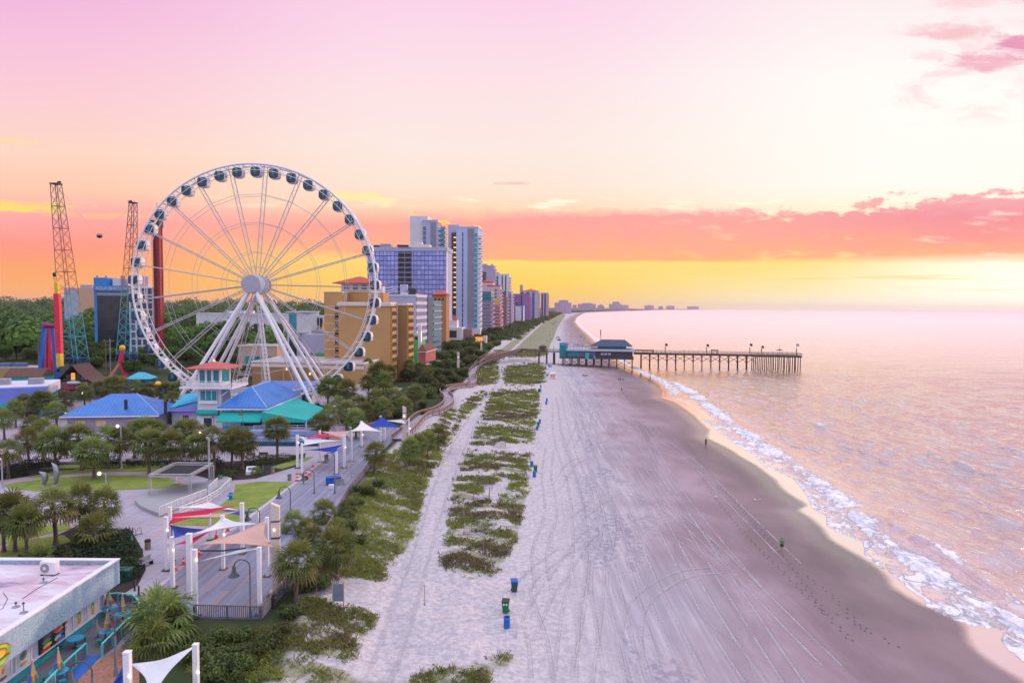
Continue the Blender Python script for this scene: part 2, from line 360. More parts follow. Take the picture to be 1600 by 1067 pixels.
# ---------------------------------------------------------------- land: one sheet to the horizon
def inpoly(U, V, poly):
    ins = np.zeros(U.shape, bool); n = len(poly)
    for i in range(n):
        x1, y1 = poly[i]; x2, y2 = poly[(i + 1) % n]
        c = ((y1 > V) != (y2 > V)) & (U < (x2 - x1) * (V - y1) / (y2 - y1 + 1e-9) + x1); ins ^= c
    return ins
_f, _r, _u = (np.array(a) for a in (fwd, rgt, upv))
def npix(P):
    Q = P - np.array([0, 0, H]); w = Q @ _f; w = np.where(w > 1, w, 1)
    return CX + F * (Q @ _r) / w, CY - F * (Q @ _u) / w
VEG = [
    [(300, 1090), (300, 1000), (440, 978), (470, 935), (500, 935), (530, 950), (585, 955), (588, 968), (560, 1010), (535, 1090)],
    [(470, 905), (520, 870), (515, 840), (550, 780), (580, 735), (600, 712), (640, 700), (690, 712), (668, 752), (655, 800), (642, 850), (605, 885), (600, 908), (540, 900), (500, 905)],
    [(690, 884), (698, 845), (703, 795), (712, 755), (728, 712), (742, 682), (757, 645), (772, 612), (840, 612), (840, 640), (832, 680), (824, 740), (818, 800), (803, 850), (775, 895), (735, 905), (700, 896)],
    [(788, 600), (792, 574), (838, 568), (850, 574), (850, 596), (830, 604)],
    [(695, 690), (712, 660), (730, 625), (762, 610), (745, 632), (722, 655), (705, 685), (690, 705)],
    [(725, 612), (745, 578), (775, 574), (778, 588), (768, 604)],
    [(795, 556), (812, 538), (832, 520), (850, 503), (858, 494), (880, 488), (884, 492), (872, 510), (862, 535), (855, 552), (840, 556)],
    [(625, 1090), (650, 1052), (740, 1036), (792, 1022), (800, 1034), (770, 1052), (760, 1090)],
    [(735, 578), (765, 558), (790, 540), (815, 522), (838, 505), (850, 498), (846, 504), (828, 520), (808, 538), (794, 551), (778, 562), (770, 572)],
    [(610, 715), (650, 690), (672, 668), (690, 655), (700, 640), (712, 640), (695, 690), (680, 725)],
]
GAPS = [[(690, 600), (850, 600), (850, 610), (690, 614)], [(730, 652), (845, 668), (845, 674), (730, 660)], [(700, 698), (836, 690), (836, 710), (760, 706), (700, 706)],
        [(700, 737), (780, 733), (820, 742), (700, 744)], [(750, 766), (790, 745), (800, 752), (775, 790)]]
def veg_mask(U, V):
    m = np.zeros(U.shape, bool)
    for p in VEG: m |= inpoly(U, V, p)
    for p in GAPS: m &= ~inpoly(U, V, p)
    return m
_yy = [-60.0]
while _yy[-1] < 16500: _yy.append(_yy[-1] + (2.0 if _yy[-1] < 30 else 0.5 if _yy[-1] < 150 else max(0.5, 0.014 * (_yy[-1] - 115))))
_yy = np.array(_yy)
s, d, p = shore(_yy), dune(_yy), park(_yy)
cols = []
for a in np.geomspace(1, 12000, 46)[::-1]: cols.append(p - a)
for a in np.linspace(0, 1, 46)[:-1]: cols.append(p + (d - p) * a)
for a in np.linspace(0, 1, 110): cols.append(d + (s - d) * a)
for a in (0.6, 1.5, 3, 6, 12, 25, 60): cols.append(s + a)
X = np.stack(cols, 1); Y = np.repeat(_yy[:, None], X.shape[1], 1); Z = ground_z(X, Y)
ny, nx = X.shape
V3 = np.stack([X, Y, Z], -1).reshape(-1, 3)
idx = np.arange(ny * nx).reshape(ny, nx)
FQ = np.stack([idx[:-1, :-1], idx[:-1, 1:], idx[1:, 1:], idx[1:, :-1]], -1).reshape(-1, 4)
Sx, Dx, Px = (a[:, None] for a in (s, d, p))
b = ((Sx - X) / np.maximum(Sx - Dx, 1)); k = ((Dx - X) / np.maximum(Dx - Px, 1))
UU, VV = npix(V3)
veg = veg_mask(UU, VV).reshape(ny, nx).astype(float)
veg = np.where((Y > 50), veg * (1 + .6 * (Y > 400)), (k > 0.3) * 1.0)
inl = np.where(k > 1.0, 1.0, 0.0)
a_ = dict(shoredist=(Sx - X).ravel(), beach=b.ravel(), vegcover=veg.ravel(), inland=inl.ravel())
gm, t, bs = blank('sand and soil')
P = t.pos()
sd_ = t.attr('shoredist'); bb = t.attr('beach'); vg = t.attr('vegcover'); il = t.attr('inland')
nbig = t.noise(t.mapv(P, (0.05, 0.028, 1)), 1, 4, 0.6)
nmid = t.noise(t.mapv(P, (0.16, 0.05, 1), (4, 2, 0)), 1, 5, 0.62, 0.6)
strk = t.noise(t.mapv(P, (1.1, 0.022, 1), rot=(0, 0, 0.07)), 1, 5, 0.68, 0.9)
fine = t.noise(P, 2.6, 3, 0.7)
spk = t.noise(P, 1.15, 2, 0.6)
# dry sand, rough raked patches and driven lanes
dry = t.ramp(t.m('ADD', t.m('MULTIPLY', strk, 0.55), t.m('MULTIPLY', nmid, 0.45)), [(0.38, (0.33, 0.30, 0.34)), (0.49, (0.41, 0.37, 0.41)), (0.58, (0.55, 0.50, 0.52))])
rough = t.m('MULTIPLY', t.ss(nmid, 0.51, 0.58), t.ss(bb, 0.97, 0.75))
rcol = t.mix(t.ss(spk, 0.42, 0.62), colr((0.20, 0.195, 0.25)), colr((0.44, 0.41, 0.46)))
dry = t.mix(t.m('MULTIPLY', rough, 0.75), dry, rcol)
pale = t.mix(t.ss(t.noise(P, 1.7, 4, 0.75), 0.35, 0.65), colr((0.40, 0.355, 0.385)), colr((0.57, 0.52, 0.53)))
dry = t.mix(t.ss(bb, 0.70, 0.98), dry, pale)
# damp and wet bands
ed = t.m('ADD', sd_, t.m('MULTIPLY', t.m('SUBTRACT', t.noise(t.mapv(P, (0.04, 0.075, 1)), 1, 3, 0.5), 0.5), 22))
damp = t.mix(t.ss(nmid, 0.35, 0.65), colr((0.28, 0.20, 0.225)), colr((0.40, 0.30, 0.335)))
wetc = t.mix(t.ss(nbig, 0.4, 0.65), colr((0.12, 0.077, 0.088)), colr((0.215, 0.137, 0.158)))
col = t.mix(t.ss(ed, 32, 14), dry, damp)
wet = t.ss(ed, 18, 4)
col = t.mix(wet, col, wetc)
# dune soil
vn = t.noise(t.mapv(P, (0.22, 0.55, 1)), 1, 5, 0.65)
soil = t.mix(t.ss(fine, 0.3, 0.7), colr((0.13, 0.15, 0.055)), colr((0.30, 0.28, 0.17)))
col = t.mix(t.m('MULTIPLY', t.m('MINIMUM', vg, 1.0), t.m('MULTIPLY', t.ss(t.m('ADD', vn, t.m('MULTIPLY', t.m('MAXIMUM', t.m('SUBTRACT', vg, 1.0), 0.0), .35)), 0.42, 0.56), 0.85)), col, soil)
inlc = t.ramp(t.noise(t.mapv(P, (0.06, 0.06, 0.06)), 1, 6, 0.7), [(0.35, (0.03, 0.045, 0.02)), (0.55, (0.055, 0.07, 0.03)), (0.7, (0.10, 0.10, 0.06))])
col = t.mix(il, col, inlc)
t.link(col, bs.inputs['Base Color'])
t.link(t.m('SUBTRACT', 0.9, t.m('ADD', t.m('MULTIPLY', wet, 0.42), t.m('MULTIPLY', t.ss(sd_, 5, 0.5), 0.3))), bs.inputs['Roughness'])
t.link(t.m('ADD', 0.05, t.m('MULTIPLY', wet, 0.45)), bs.inputs['Specular IOR Level'])
hgt = t.m('ADD', t.m('MULTIPLY', strk, 0.5), t.m('ADD', t.m('MULTIPLY', fine, 0.25), t.m('MULTIPLY', t.m('MULTIPLY', rough, spk), 0.8)))
hgt = t.m('MULTIPLY', hgt, t.m('SUBTRACT', 1.0, wet))
t.link(t.bump(hgt, 0.42, 0.22), bs.inputs['Normal'])
land = link('ground', npmesh('ground', V3, FQ, gm, a_, True)); struct(land)
# tyre tracks driven over the beach
def trackmat(name, col, cover):
    m, t, b = blank(name); n = t.noise(t.mapv(t.pos(), (.5, .16, 1)), 1, 4, .6); n2 = t.noise(t.pos(), 2.2, 3, .7); b.inputs['Base Color'].default_value = colr(col); b.inputs['Roughness'].default_value = .95; b.inputs['Specular IOR Level'].default_value = .1
    cc = t.mix(n2, tuple(c * .8 for c in col) + (1,), tuple(c * 1.15 for c in col) + (1,)); t.link(cc, b.inputs['Base Color'])
    t.link(t.m('MULTIPLY', t.m('ADD', t.m('MULTIPLY', t.ss(n, .30, .52), .75), t.m('MULTIPLY', t.ss(n2, .4, .6), .25)), cover), b.inputs['Alpha']); return m
tm = trackmat('track sand', (0.55, 0.50, 0.535), .6); tmd = trackmat('track rut', (0.33, 0.30, 0.345), .36)
def smooth_line(P2, step=1.0):
    P2 = [Vector((q.x, q.y)) for q in P2]; out = []
    n = len(P2)
    for i in range(n - 1):
        a, b_, c, e = P2[max(i - 1, 0)], P2[i], P2[i + 1], P2[min(i + 2, n - 1)]
        m_ = max(2, int((c - b_).length / step))
        for j in range(m_):
            s_ = j / m_
            out.append(0.5 * ((2 * b_) + (c - a) * s_ + (2 * a - 5 * b_ + 4 * c - e) * s_ ** 2 + (-a + 3 * b_ - 3 * c + e) * s_ ** 3))
    out.append(P2[-1]); return out
def ribbon(mb, L, off, w, lift=0.03, zf=None):
    zf = zf or gz; prev = None
    for i, q in enumerate(L):
        d_ = (L[min(i + 1, len(L) - 1)] - L[max(i - 1, 0)]).normalized(); nn = Vector((d_.y, -d_.x)); c = q + nn * off
        ww = w * (0.7 + 0.6 * mnoise.noise(Vector((c.x * .6, c.y * .6, off))))
        a1, a2 = c - nn * ww / 2, c + nn * ww / 2
        cur = ((a1.x, a1.y, zf(a1.x, a1.y) + lift), (a2.x, a2.y, zf(a2.x, a2.y) + lift))
        if prev: mb.add([prev[0], prev[1], cur[1], cur[0]], [(0, 1, 2, 3)])
        prev = cur
TR = [[(1090, 1067), (1010, 900), (965, 780), (925, 690), (905, 640), (885, 600)], [(1180, 1067), (1110, 960), (1040, 830), (990, 735), (950, 670), (925, 620)],
      [(1300, 1040), (1200, 940), (1130, 860), (1060, 770), (1000, 690), (960, 640)], [(880, 1067), (890, 960), (905, 860), (895, 760), (870, 680), (868, 630)],
      [(905, 1067), (925, 950), (930, 850), (912, 760), (885, 680), (872, 620)], [(960, 1067), (945, 980), (935, 900), (950, 820), (930, 760), (880, 740)],
      [(815, 1000), (850, 930), (880, 890), (905, 850), (925, 830)],
      [(900, 810), (960, 770), (1010, 780), (1050, 800), (1110, 850), (1180, 920)], [(870, 760), (900, 720), (960, 715), (1010, 730), (1040, 770)],
      [(1240, 880), (1150, 790), (1080, 720), (1040, 690), (1010, 660)], [(860, 700), (855, 740), (862, 800), (845, 860), (850, 920)],
      [(845, 1060), (838, 1000), (822, 950), (815, 920), (840, 890), (880, 860)], [(1000, 1067), (985, 1000), (1000, 940), (1060, 900), (1120, 890)],
      [(930, 700), (925, 670), (932, 640), (945, 625)], [(1050, 760), (1020, 700), (990, 650), (965, 612)], [(1140, 900), (1080, 850), (1010, 830), (950, 840), (900, 870)],
      [(890, 700), (905, 660), (900, 620), (910, 590)], [(1240, 1067), (1150, 930), (1080, 820), (1030, 740), (1000, 690)], [(1020, 1067), (975, 900), (945, 780), (915, 690), (895, 630)]]
ma, mb_ = MB(), MB()
for i, tr in enumerate(TR):
    L = smooth_line([gat(u, v) for u, v in tr], 0.9)
    for o in (-0.85, 0.85):
        ribbon(ma, L, o, 0.30); ribbon(mb_, L, o + 0.24, 0.12, 0.034)
for i in range(7):                            # short scrapes
    u, v = R.uniform(880, 1180), R.uniform(600, 1060)
    a = gat(u, v); L = smooth_line([a, a + Vector((R.uniform(-1, 1), R.uniform(3, 6), 0)), a + Vector((R.uniform(-2.5, 2.5), R.uniform(7, 14), 0))], 0.9)
    ribbon(mb_ if i % 2 else ma, L, 0, 0.16)
for tr in ([(560, 1090), (610, 960), (650, 850), (690, 730), (735, 650), (775, 600), (785, 578)], [(600, 1090), (645, 965), (668, 880), (700, 770), (745, 660), (783, 605), (790, 580)]):
    L = smooth_line([gat(u, v) for u, v in tr], 0.8); ribbon(ma, L, 0, 0.55, 0.05)
struct(ma.build('tyre_tracks', tm), 'stuff'); struct(mb_.build('tyre_ruts', tmd), 'stuff')
# footprints: small dark dents strung along walking lines
fp = MB()
for tr in ([(1330, 1000), (1270, 940), (1210, 880), (1160, 830), (1120, 780), (1085, 730)], [(1290, 960), (1240, 890), (1180, 820), (1110, 740), (1070, 690)],
           [(1350, 985), (1300, 930), (1260, 900)], [(1120, 760), (1160, 790), (1200, 830)], [(1400, 1010), (1340, 975), (1310, 960)]):
    L = smooth_line([gat(u, v) for u, v in tr], 0.75)
    for i, c in enumerate(L):
        o = 0.16 * (-1) ** i + R.uniform(-.1, .1); z = gz(c.x, c.y) + 0.02
        fp.add([(c.x + o + 0.09 * math.cos(a) * 1.0, c.y + 0.17 * math.sin(a), z) for a in [j * PI / 3 for j in range(6)]], [tuple(range(6))])
struct(fp.build('footprints', mat('footprint sand', (0.10, 0.085, 0.11), 0.95)), 'stuff')
# ---------------------------------------------------------------- sea
def lineint(pts, z=0.0):
    a = curve(pts, z); return lambda y: np.interp(y, a[:, 0], a[:, 1]), a[0, 0], a[-1, 0]
def band(y, a, b_, e0=6, e1=30): return sstep((y - a) / e0) * sstep((b_ - y) / e1)
B1 = lineint([(1040, 590), (1075, 612), (1102, 632), (1140, 662), (1185, 694), (1228, 722), (1262, 745), (1300, 775), (1335, 806)])
B1b = lineint([(1318, 790), (1338, 818), (1370, 845), (1402, 862), (1425, 886), (1460, 912), (1500, 932), (1545, 960), (1600, 990), (1700, 1040)])
B2 = lineint([(1360, 798), (1400, 824), (1450, 856), (1490, 882), (1540, 914), (1575, 938), (1640, 975)])
E1 = lineint([(1075, 640), (1120, 672), (1150, 695), (1180, 712), (1195, 730), (1240, 748), (1259, 772), (1270, 795), (1290, 806), (1292, 822), (1319, 836), (1349, 846), (1350, 866), (1369, 882), (1397, 901), (1420, 920), (1444, 935), (1448, 948), (1476, 965), (1525, 979), (1572, 986), (1562, 1000), (1580, 1020), (1620, 1050)])
B3 = [lineint([(1420, 690), (1470, 715), (1540, 745), (1620, 775)]), lineint([(1480, 655), (1530, 680), (1580, 705), (1640, 730)]), lineint([(1300, 690), (1345, 708), (1400, 728)]), lineint([(1140, 640), (1180, 660), (1230, 690)])]
_yw = [20.0]
while _yw[-1] < 17000: _yw.append(_yw[-1] + (0.42 if _yw[-1] < 150 else max(0.42, 0.013 * (_yw[-1] - 118))))
_yw = np.array(_yw)
off = np.concatenate([np.linspace(0, 55, 150), 55 + np.geomspace(0.6, 14000, 90)])
sw = np.maximum(shore(_yw), -2000)
X = sw[:, None] + off[None, :] - 0.25; Y = np.repeat(_yw[:, None], len(off), 1)
Z = np.full(X.shape, 0.03); Z += 0.05 * sstep(off[None, :] / 12)
foam = np.zeros(X.shape); yv = _yw[:, None]
nz = lambda fx, fy, ph: np.sin(X * fx + 2.1 * np.sin(Y * fy + ph) + ph) * np.sin(Y * fy * 1.7 + 1.3 * np.sin(X * fx * .7))
def wave(line, h, wf, wb, ff, fb, amt, e0=5, e1=25):
    global Z, foam
    fn, a, b_ = line; o = X - fn(_yw)[:, None] + 0.5 * nz(.5, .35, 1.0); g = band(yv, a, b_, e0, e1) if h else band(yv, a, b_, 3, 10)
    hh = h * (0.75 + 0.25 * nz(.2, .22, 2.0))
    Z = Z + g * hh * np.where(o < 0, np.exp(-(o / wf) ** 2), np.exp(-(o / wb) ** 2))
    amt = amt * (.93 + .2 * np.sin(yv * .21 + 2 * np.sin(yv * .083) + h * 9)) if h else amt
    foam = np.maximum(foam, g * amt * np.where(o < 0, np.exp(-(o / ff) ** 2), np.exp(-(o / fb) ** 2)))
wave(B1, 0.5, 0.9, 3.2, 2.8, 4.0, 0.76); wave(B1b, 0.42, 0.7, 2.6, 1.2, 4.4, 0.86, 3, 6); wave(B1, 0, 1, 1, .1, 13, .34); wave(B2, 0, 1, 1, .1, 10, .36); wave(B2, 0.95, 0.7, 2.2, 0.25, 2.6, 0.62, 4, 8)
for l in B3: wave(l, 0.6, 0.9, 2.6, 0.5, 2.0, 0.42, 4, 10)
fn, a, b_ = E1; o = X - fn(_yw)[:, None]
b1x = np.where(_yw < B1b[2] - 2, B1b[0](_yw), B1[0](_yw))[:, None]
inside = sstep(o / 0.5) * band(yv, a - 30, b_, 1, 30) * sstep((b1x - X + 1.0) / 2.0)
foam = np.maximum(foam, inside * (0.52 + 0.16 * nz(.35, .25, 0.5)))
foam = np.maximum(foam, band(yv, a - 30, b_, 1, 30) * 0.95 * np.exp(-((o - 0.25) / 0.28) ** 2))
far = sstep((Y - 190) / 60) * np.exp(-((X - sw[:, None] - 5) / 4.5) ** 2) * 0.62          # white water along the far beach
foam = np.maximum(foam, far)
foam = np.maximum(foam, 0.42 * np.exp(-((X - 62 - .07 * (Y - 250)) / 16) ** 2 - ((Y - 255) / 22) ** 2))
for (u, v, rr) in ((1283, 668, 1.5),):
    c = at(u, v, 0); g = np.exp(-(((X - c.x) / rr) ** 2 + ((Y - c.y) / (rr * 2)) ** 2)); Z += 0.9 * g; foam = np.maximum(foam, g)
swell = sstep((X - sw[:, None] - 8) / 10)
so_ = X - sw[:, None]; Z += swell * 0.34 * np.sin(so_ * 2 * PI / 12.5 + 1.5 * np.sin(Y * 0.055) + 1.1 * np.sin(Y * .13 + 1)) ** 3 * (0.35 + 0.65 * np.clip(nz(.05, .06, .3) + .5, 0, 1)) * np.exp(-np.maximum(Y - 260, 0) / 250) * np.exp(-np.maximum(so_ - 70, 0) / 60)
rg = np.random.default_rng(9)
for _ in range(26):
    wl_ = rg.uniform(2.2, 9.0); th = rg.normal(-.55, .42); kx, ky = 2 * PI / wl_ * math.cos(th), 2 * PI / wl_ * math.sin(th)
    Z += swell * .0085 * wl_ * np.sin(kx * X + ky * Y + rg.uniform(0, 6.3)) * (0.6 + .4 * np.sin(.05 * X + .04 * Y + rg.uniform(0, 6))) * np.exp(-np.maximum(Y - 150, 0) / (60 * wl_))
calm = 1 - np.exp(-np.maximum(X - (sw[:, None] + 4), 0) / 7)
V3 = np.stack([X, Y, Z], -1).reshape(-1, 3); ny, nx = X.shape
idx = np.arange(ny * nx).reshape(ny, nx); FQ = np.stack([idx[:-1, :-1], idx[:-1, 1:], idx[1:, 1:], idx[1:, :-1]], -1).reshape(-1, 4)
wm, t, bs = blank('sea water'); P = t.pos()
fo = t.attr('foam'); cl = t.attr('ripple')
n1 = t.noise(t.mapv(P, (0.42, 0.13, 1), rot=(0, 0, 0.9)), 1, 5, 0.62, 0.5)
n2 = t.noise(t.mapv(P, (1.5, 0.75, 1), rot=(0, 0, 0.8)), 1, 2, 0.5, 0.3)
lace = t.noise(t.mapv(P, (0.75, 0.45, 1)), 1, 6, 0.72, 1.2)
fm = t.ss(t.m('ADD', fo, t.m('MULTIPLY', t.m('SUBTRACT', lace, 0.5), 1.25)), 0.42, 0.66)
fm = t.m('MULTIPLY', fm, t.ss(fo, 0.03, 0.14))
flk = t.m('MULTIPLY', t.ss(t.noise(t.mapv(P, (0.18, 0.10, 1), (7, 3, 0)), 1, 6, 0.75, 0.8), 0.57, 0.68), t.m('MULTIPLY', cl, 0.35))
fm = t.m('MAXIMUM', fm, flk)
hh = t.m('ADD', t.m('MULTIPLY', t.m('ADD', n1, t.m('MULTIPLY', n2, 0.22)), t.m('ADD', 0.01, t.m('MULTIPLY', cl, t.m('ADD', 0.12, t.m('MULTIPLY', t.attr('near'), 0.88))))), t.m('MULTIPLY', t.m('MULTIPLY', fm, lace), 0.4))
bp_ = t.new('ShaderNodeBump'); bp_.inputs['Strength'].default_value = 1.0; bp_.inputs['Distance'].default_value = 0.9; t.link(hh, bp_.inputs['Height']); NB = bp_.outputs[0]
fr_ = t.new('ShaderNodeFresnel'); fr_.inputs[0].default_value = 1.36; t.link(NB, fr_.inputs[1])
refl = t.m('ADD', t.m('MULTIPLY', fr_.outputs[0], 1.55), t.m('ADD', t.m('SUBTRACT', 0.48, t.m('MULTIPLY', t.attr('near'), .24)), t.m('MULTIPLY', t.m('SUBTRACT', 1, cl), 0.35)), clamp=True)
t.link(t.mix(cl, colr((0.50, 0.36, 0.36)), colr((0.13, 0.135, 0.19))), bs.inputs['Base Color']); bs.inputs['Roughness'].default_value = .5; bs.inputs['Specular IOR Level'].default_value = 0
gl_ = t.new('ShaderNodeBsdfGlossy'); t.link(t.mix(cl, colr((1.0, .84, .79)), colr((1.0, .88, .88))), gl_.inputs['Color']); t.link(t.m('ADD', .06, t.m('MULTIPLY', t.m('SUBTRACT', 1, t.attr('near')), .30)), gl_.inputs['Roughness']); t.link(NB, gl_.inputs['Normal'])
m1 = t.new('ShaderNodeMixShader'); t.link(refl, m1.inputs[0]); t.link(bs.outputs[0], m1.inputs[1]); t.link(gl_.outputs[0], m1.inputs[2])
df = t.new('ShaderNodeBsdfDiffuse'); t.link(t.mix(t.ss(lace, .35, .6), colr((.48, .49, .58)), colr((.92, .87, .88))), df.inputs[0]); t.link(NB, df.inputs['Normal'])
m2 = t.new('ShaderNodeMixShader'); t.link(fm, m2.inputs[0]); t.link(m1.outputs[0], m2.inputs[1]); t.link(df.outputs[0], m2.inputs[2])
m3 = t.new('ShaderNodeMixShader'); t.link(t.ss(t.m('ADD', t.attr('margin'), t.m('MULTIPLY', t.m('SUBTRACT', lace, .5), .9)), 0.0, 1.6), m3.inputs[0]); t.link(t.new('ShaderNodeBsdfTransparent').outputs[0], m3.inputs[1]); t.link(m2.outputs[0], m3.inputs[2]); t.link(m3.outputs[0], t.n['Material Output'].inputs[0])
sea = link('sea', npmesh('sea', V3, FQ, wm, dict(foam=foam.ravel(), ripple=calm.ravel(), margin=np.repeat(off[None, :], len(_yw), 0).ravel(), near=(np.exp(-np.maximum(Y - 160, 0) / 420)).ravel()), True)); struct(sea)
# ---------------------------------------------------------------- plants
def leafmat(name, stops, trans=0.25):
    m, t, b = blank(name); v = t.attr('tone')
    n = t.noise(t.obj(), 2.2, 3, 0.6)
    f = t.m('ADD', t.m('MULTIPLY', v, 0.8), t.m('MULTIPLY', n, 0.2)); c = t.ramp(f, stops)
    oi = t.new('ShaderNodeObjectInfo').outputs['Random']
    hs = t.new('ShaderNodeHueSaturation'); t.link(c, hs.inputs['Color'])
    t.link(t.m('ADD', 0.465, t.m('MULTIPLY', oi, 0.06)), hs.inputs['Hue']); t.link(t.m('ADD', 0.62, t.m('MULTIPLY', oi, 0.66)), hs.inputs['Value'])
    t.link(hs.outputs[0], b.inputs['Base Color']); b.inputs['Roughness'].default_value = 0.65; b.inputs['Specular IOR Level'].default_value = 0.25
    tr = t.new('ShaderNodeBsdfTranslucent'); t.link(hs.outputs[0], tr.inputs[0]); mx = t.new('ShaderNodeMixShader'); mx.inputs[0].default_value = trans
    t.link(b.outputs[0], mx.inputs[1]); t.link(tr.outputs[0], mx.inputs[2]); t.link(mx.outputs[0], t.n['Material Output'].inputs[0])
    return m
PALMLEAF = leafmat('palm frond', [(0.05, (0.26, 0.18, 0.09)), (0.22, (0.22, 0.18, 0.075)), (0.38, (0.085, 0.11, 0.028)), (0.7, (0.14, 0.18, 0.045)), (0.95, (0.26, 0.28, 0.08))])
TREELEAF = leafmat('tree leaves', [(0.0, (0.022, 0.042, 0.013)), (0.4, (0.055, 0.10, 0.022)), (0.75, (0.11, 0.18, 0.032)), (1.0, (0.21, 0.27, 0.05))])
SHRUBLEAF = leafmat('shrub leaves', [(0.0, (0.026, 0.046, 0.018)), (0.4, (0.065, 0.095, 0.03)), (0.75, (0.12, 0.155, 0.045)), (1.0, (0.20, 0.22, 0.08))])
HEDGELEAF = leafmat('hedge leaves', [(0.0, (0.010, 0.018, 0.008)), (0.5, (0.022, 0.040, 0.014)), (1.0, (0.06, 0.09, 0.025))])
BARK = mat('bark', (0.13, 0.10, 0.085), 0.9, var=0.4, scale=3, bump=0.6, streak=True)
def palm_crown(seed, r=2.3, n=44, skirt=0.3):
    rr = random.Random(seed); V = []; Fc = []; tone = []
    def add(ps, tn):
        o = len(V); V.extend(ps); tone.extend([tn] * len(ps)); return o
    for i in range(n):
        a = i * 2.39996 + rr.uniform(-.3, .3); e = math.radians(82 - 128 * (i / n) ** 0.85 + rr.uniform(-9, 9))
        pet = r * rr.uniform(0.42, 0.6); age = i / n
        dd = Vector((math.cos(a) * math.cos(e), math.sin(a) * math.cos(e), math.sin(e)))
        side = Vector((-math.sin(a), math.cos(a), 0)); tip = dd * pet - Vector((0, 0, 0.12 * pet * math.cos(e)))
        nrm = side.cross(dd)
        tn = (0.95 - 0.55 * age + rr.uniform(-.12, .12)) if age < 1 - skirt * .5 else rr.uniform(0.05, 0.3)
        p0 = Vector((0, 0, -0.1)); o = add([p0 - side * .03, p0 + side * .03, tip + side * .025, tip - side * .025], tn); Fc.append((o, o + 1, o + 2, o + 3))
        nl = 11; L = r * rr.uniform(0.48, 0.62)
        for j in range(nl):
            b = (j / (nl - 1) - 0.5) * math.radians(190); ll = L * (0.62 + 0.38 * math.cos(b * 0.75))
            d = (dd * math.cos(b) + side * math.sin(b) + nrm * 0.22 * abs(math.sin(b))).normalized(); w = side * math.cos(b) - dd * math.sin(b); w = w * 0.075 * r / 2.3
            m1 = tip + d * ll * 0.55; droop = Vector((0, 0, -ll * (0.08 + 0.24 * age + rr.uniform(0, .1)))); m2 = tip + d * ll * 0.9 + droop
            o = add([tip, m1 - w, m1 + w, m2 - w * .25, m2 + w * .25], tn + rr.uniform(-.08, .08))
            Fc.append((o, o + 1, o + 2, o)); Fc.append((o + 1, o + 3, o + 4, o + 2))
    me = bpy.data.meshes.new('crown')
    me.from_pydata([tuple(p) for p in V], [], [f if f[0] != f[3] else f[:3] for f in Fc]); me.materials.append(PALMLEAF)
    at_ = me.attributes.new('tone', 'FLOAT', 'POINT'); at_.data.foreach_set('value', tone); return me
PALM_PROTO = []
def palm_trunk(h, seed):
    rr = random.Random(seed); mb = MB(); pts = []; rs = []
    n = 7; lx, ly = rr.uniform(-.25, .25), rr.uniform(-.25, .25)
    for i in range(n + 1):
        s_ = i / n; pts.append((lx * s_ * s_, ly * s_ * s_, h * s_)); rs.append(0.21 - 0.05 * s_ + (0.08 if i == 0 else 0) + (0.07 if i >= n - 1 else 0) + rr.uniform(-.015, .015))
    mb.tube(pts, rs, 8); return mb, pts[-1]
for i in range(5):
    root = T('palm_tree', 'sabal palm', 'palm tree'); h = [4.6, 4.0, 5.4, 3.4, 4.8][i]
    tb, top = palm_trunk(h, i); tb.build('trunk', BARK, root)
    me = palm_crown(100 + i, [2.75, 2.5, 2.8, 2.7, 2.45][i], [58, 48, 64, 56, 44][i], [0.25, 0.5, 0.3, 0.15, 0.6][i]); c = link('crown', me, root); c.location = top
    PALM_PROTO.append(root)
BUSH_PROTO = []                                # trunkless fan palms
for i in range(2):
    root = T('fan_palm', 'low fan palm', 'palm'); me = palm_crown(300 + i, 2.1, 40, 0.35); c = link('crown', me, root); c.location = (0, 0, 1.1)
    mb = MB(); mb.lathe([(0.3, -0.2), (0.24, 0.5), (0.2, 1.1)], 8); mb.build('trunk', BARK, root); BUSH_PROTO.append(root)
_used = set()
def place(proto, loc, rz, sc, label, cat=None, group=None, name=None):
    k_ = proto.name
    if k_ not in _used:
        if proto.name not in PROTO: PROTO[proto.name] = [(c, [g for g in COL.objects if g.parent is c]) for c in COL.objects if c.parent is proto]
        _used.add(k_); o = proto; o.location = loc; o.rotation_euler = (0, 0, rz); o.scale = sc if isinstance(sc, tuple) else (sc, sc, sc)
    else: o = dup(proto, loc, rz, sc)
    o['label'] = label
    if cat: o['category'] = cat
    if group: o['group'] = group
    return o
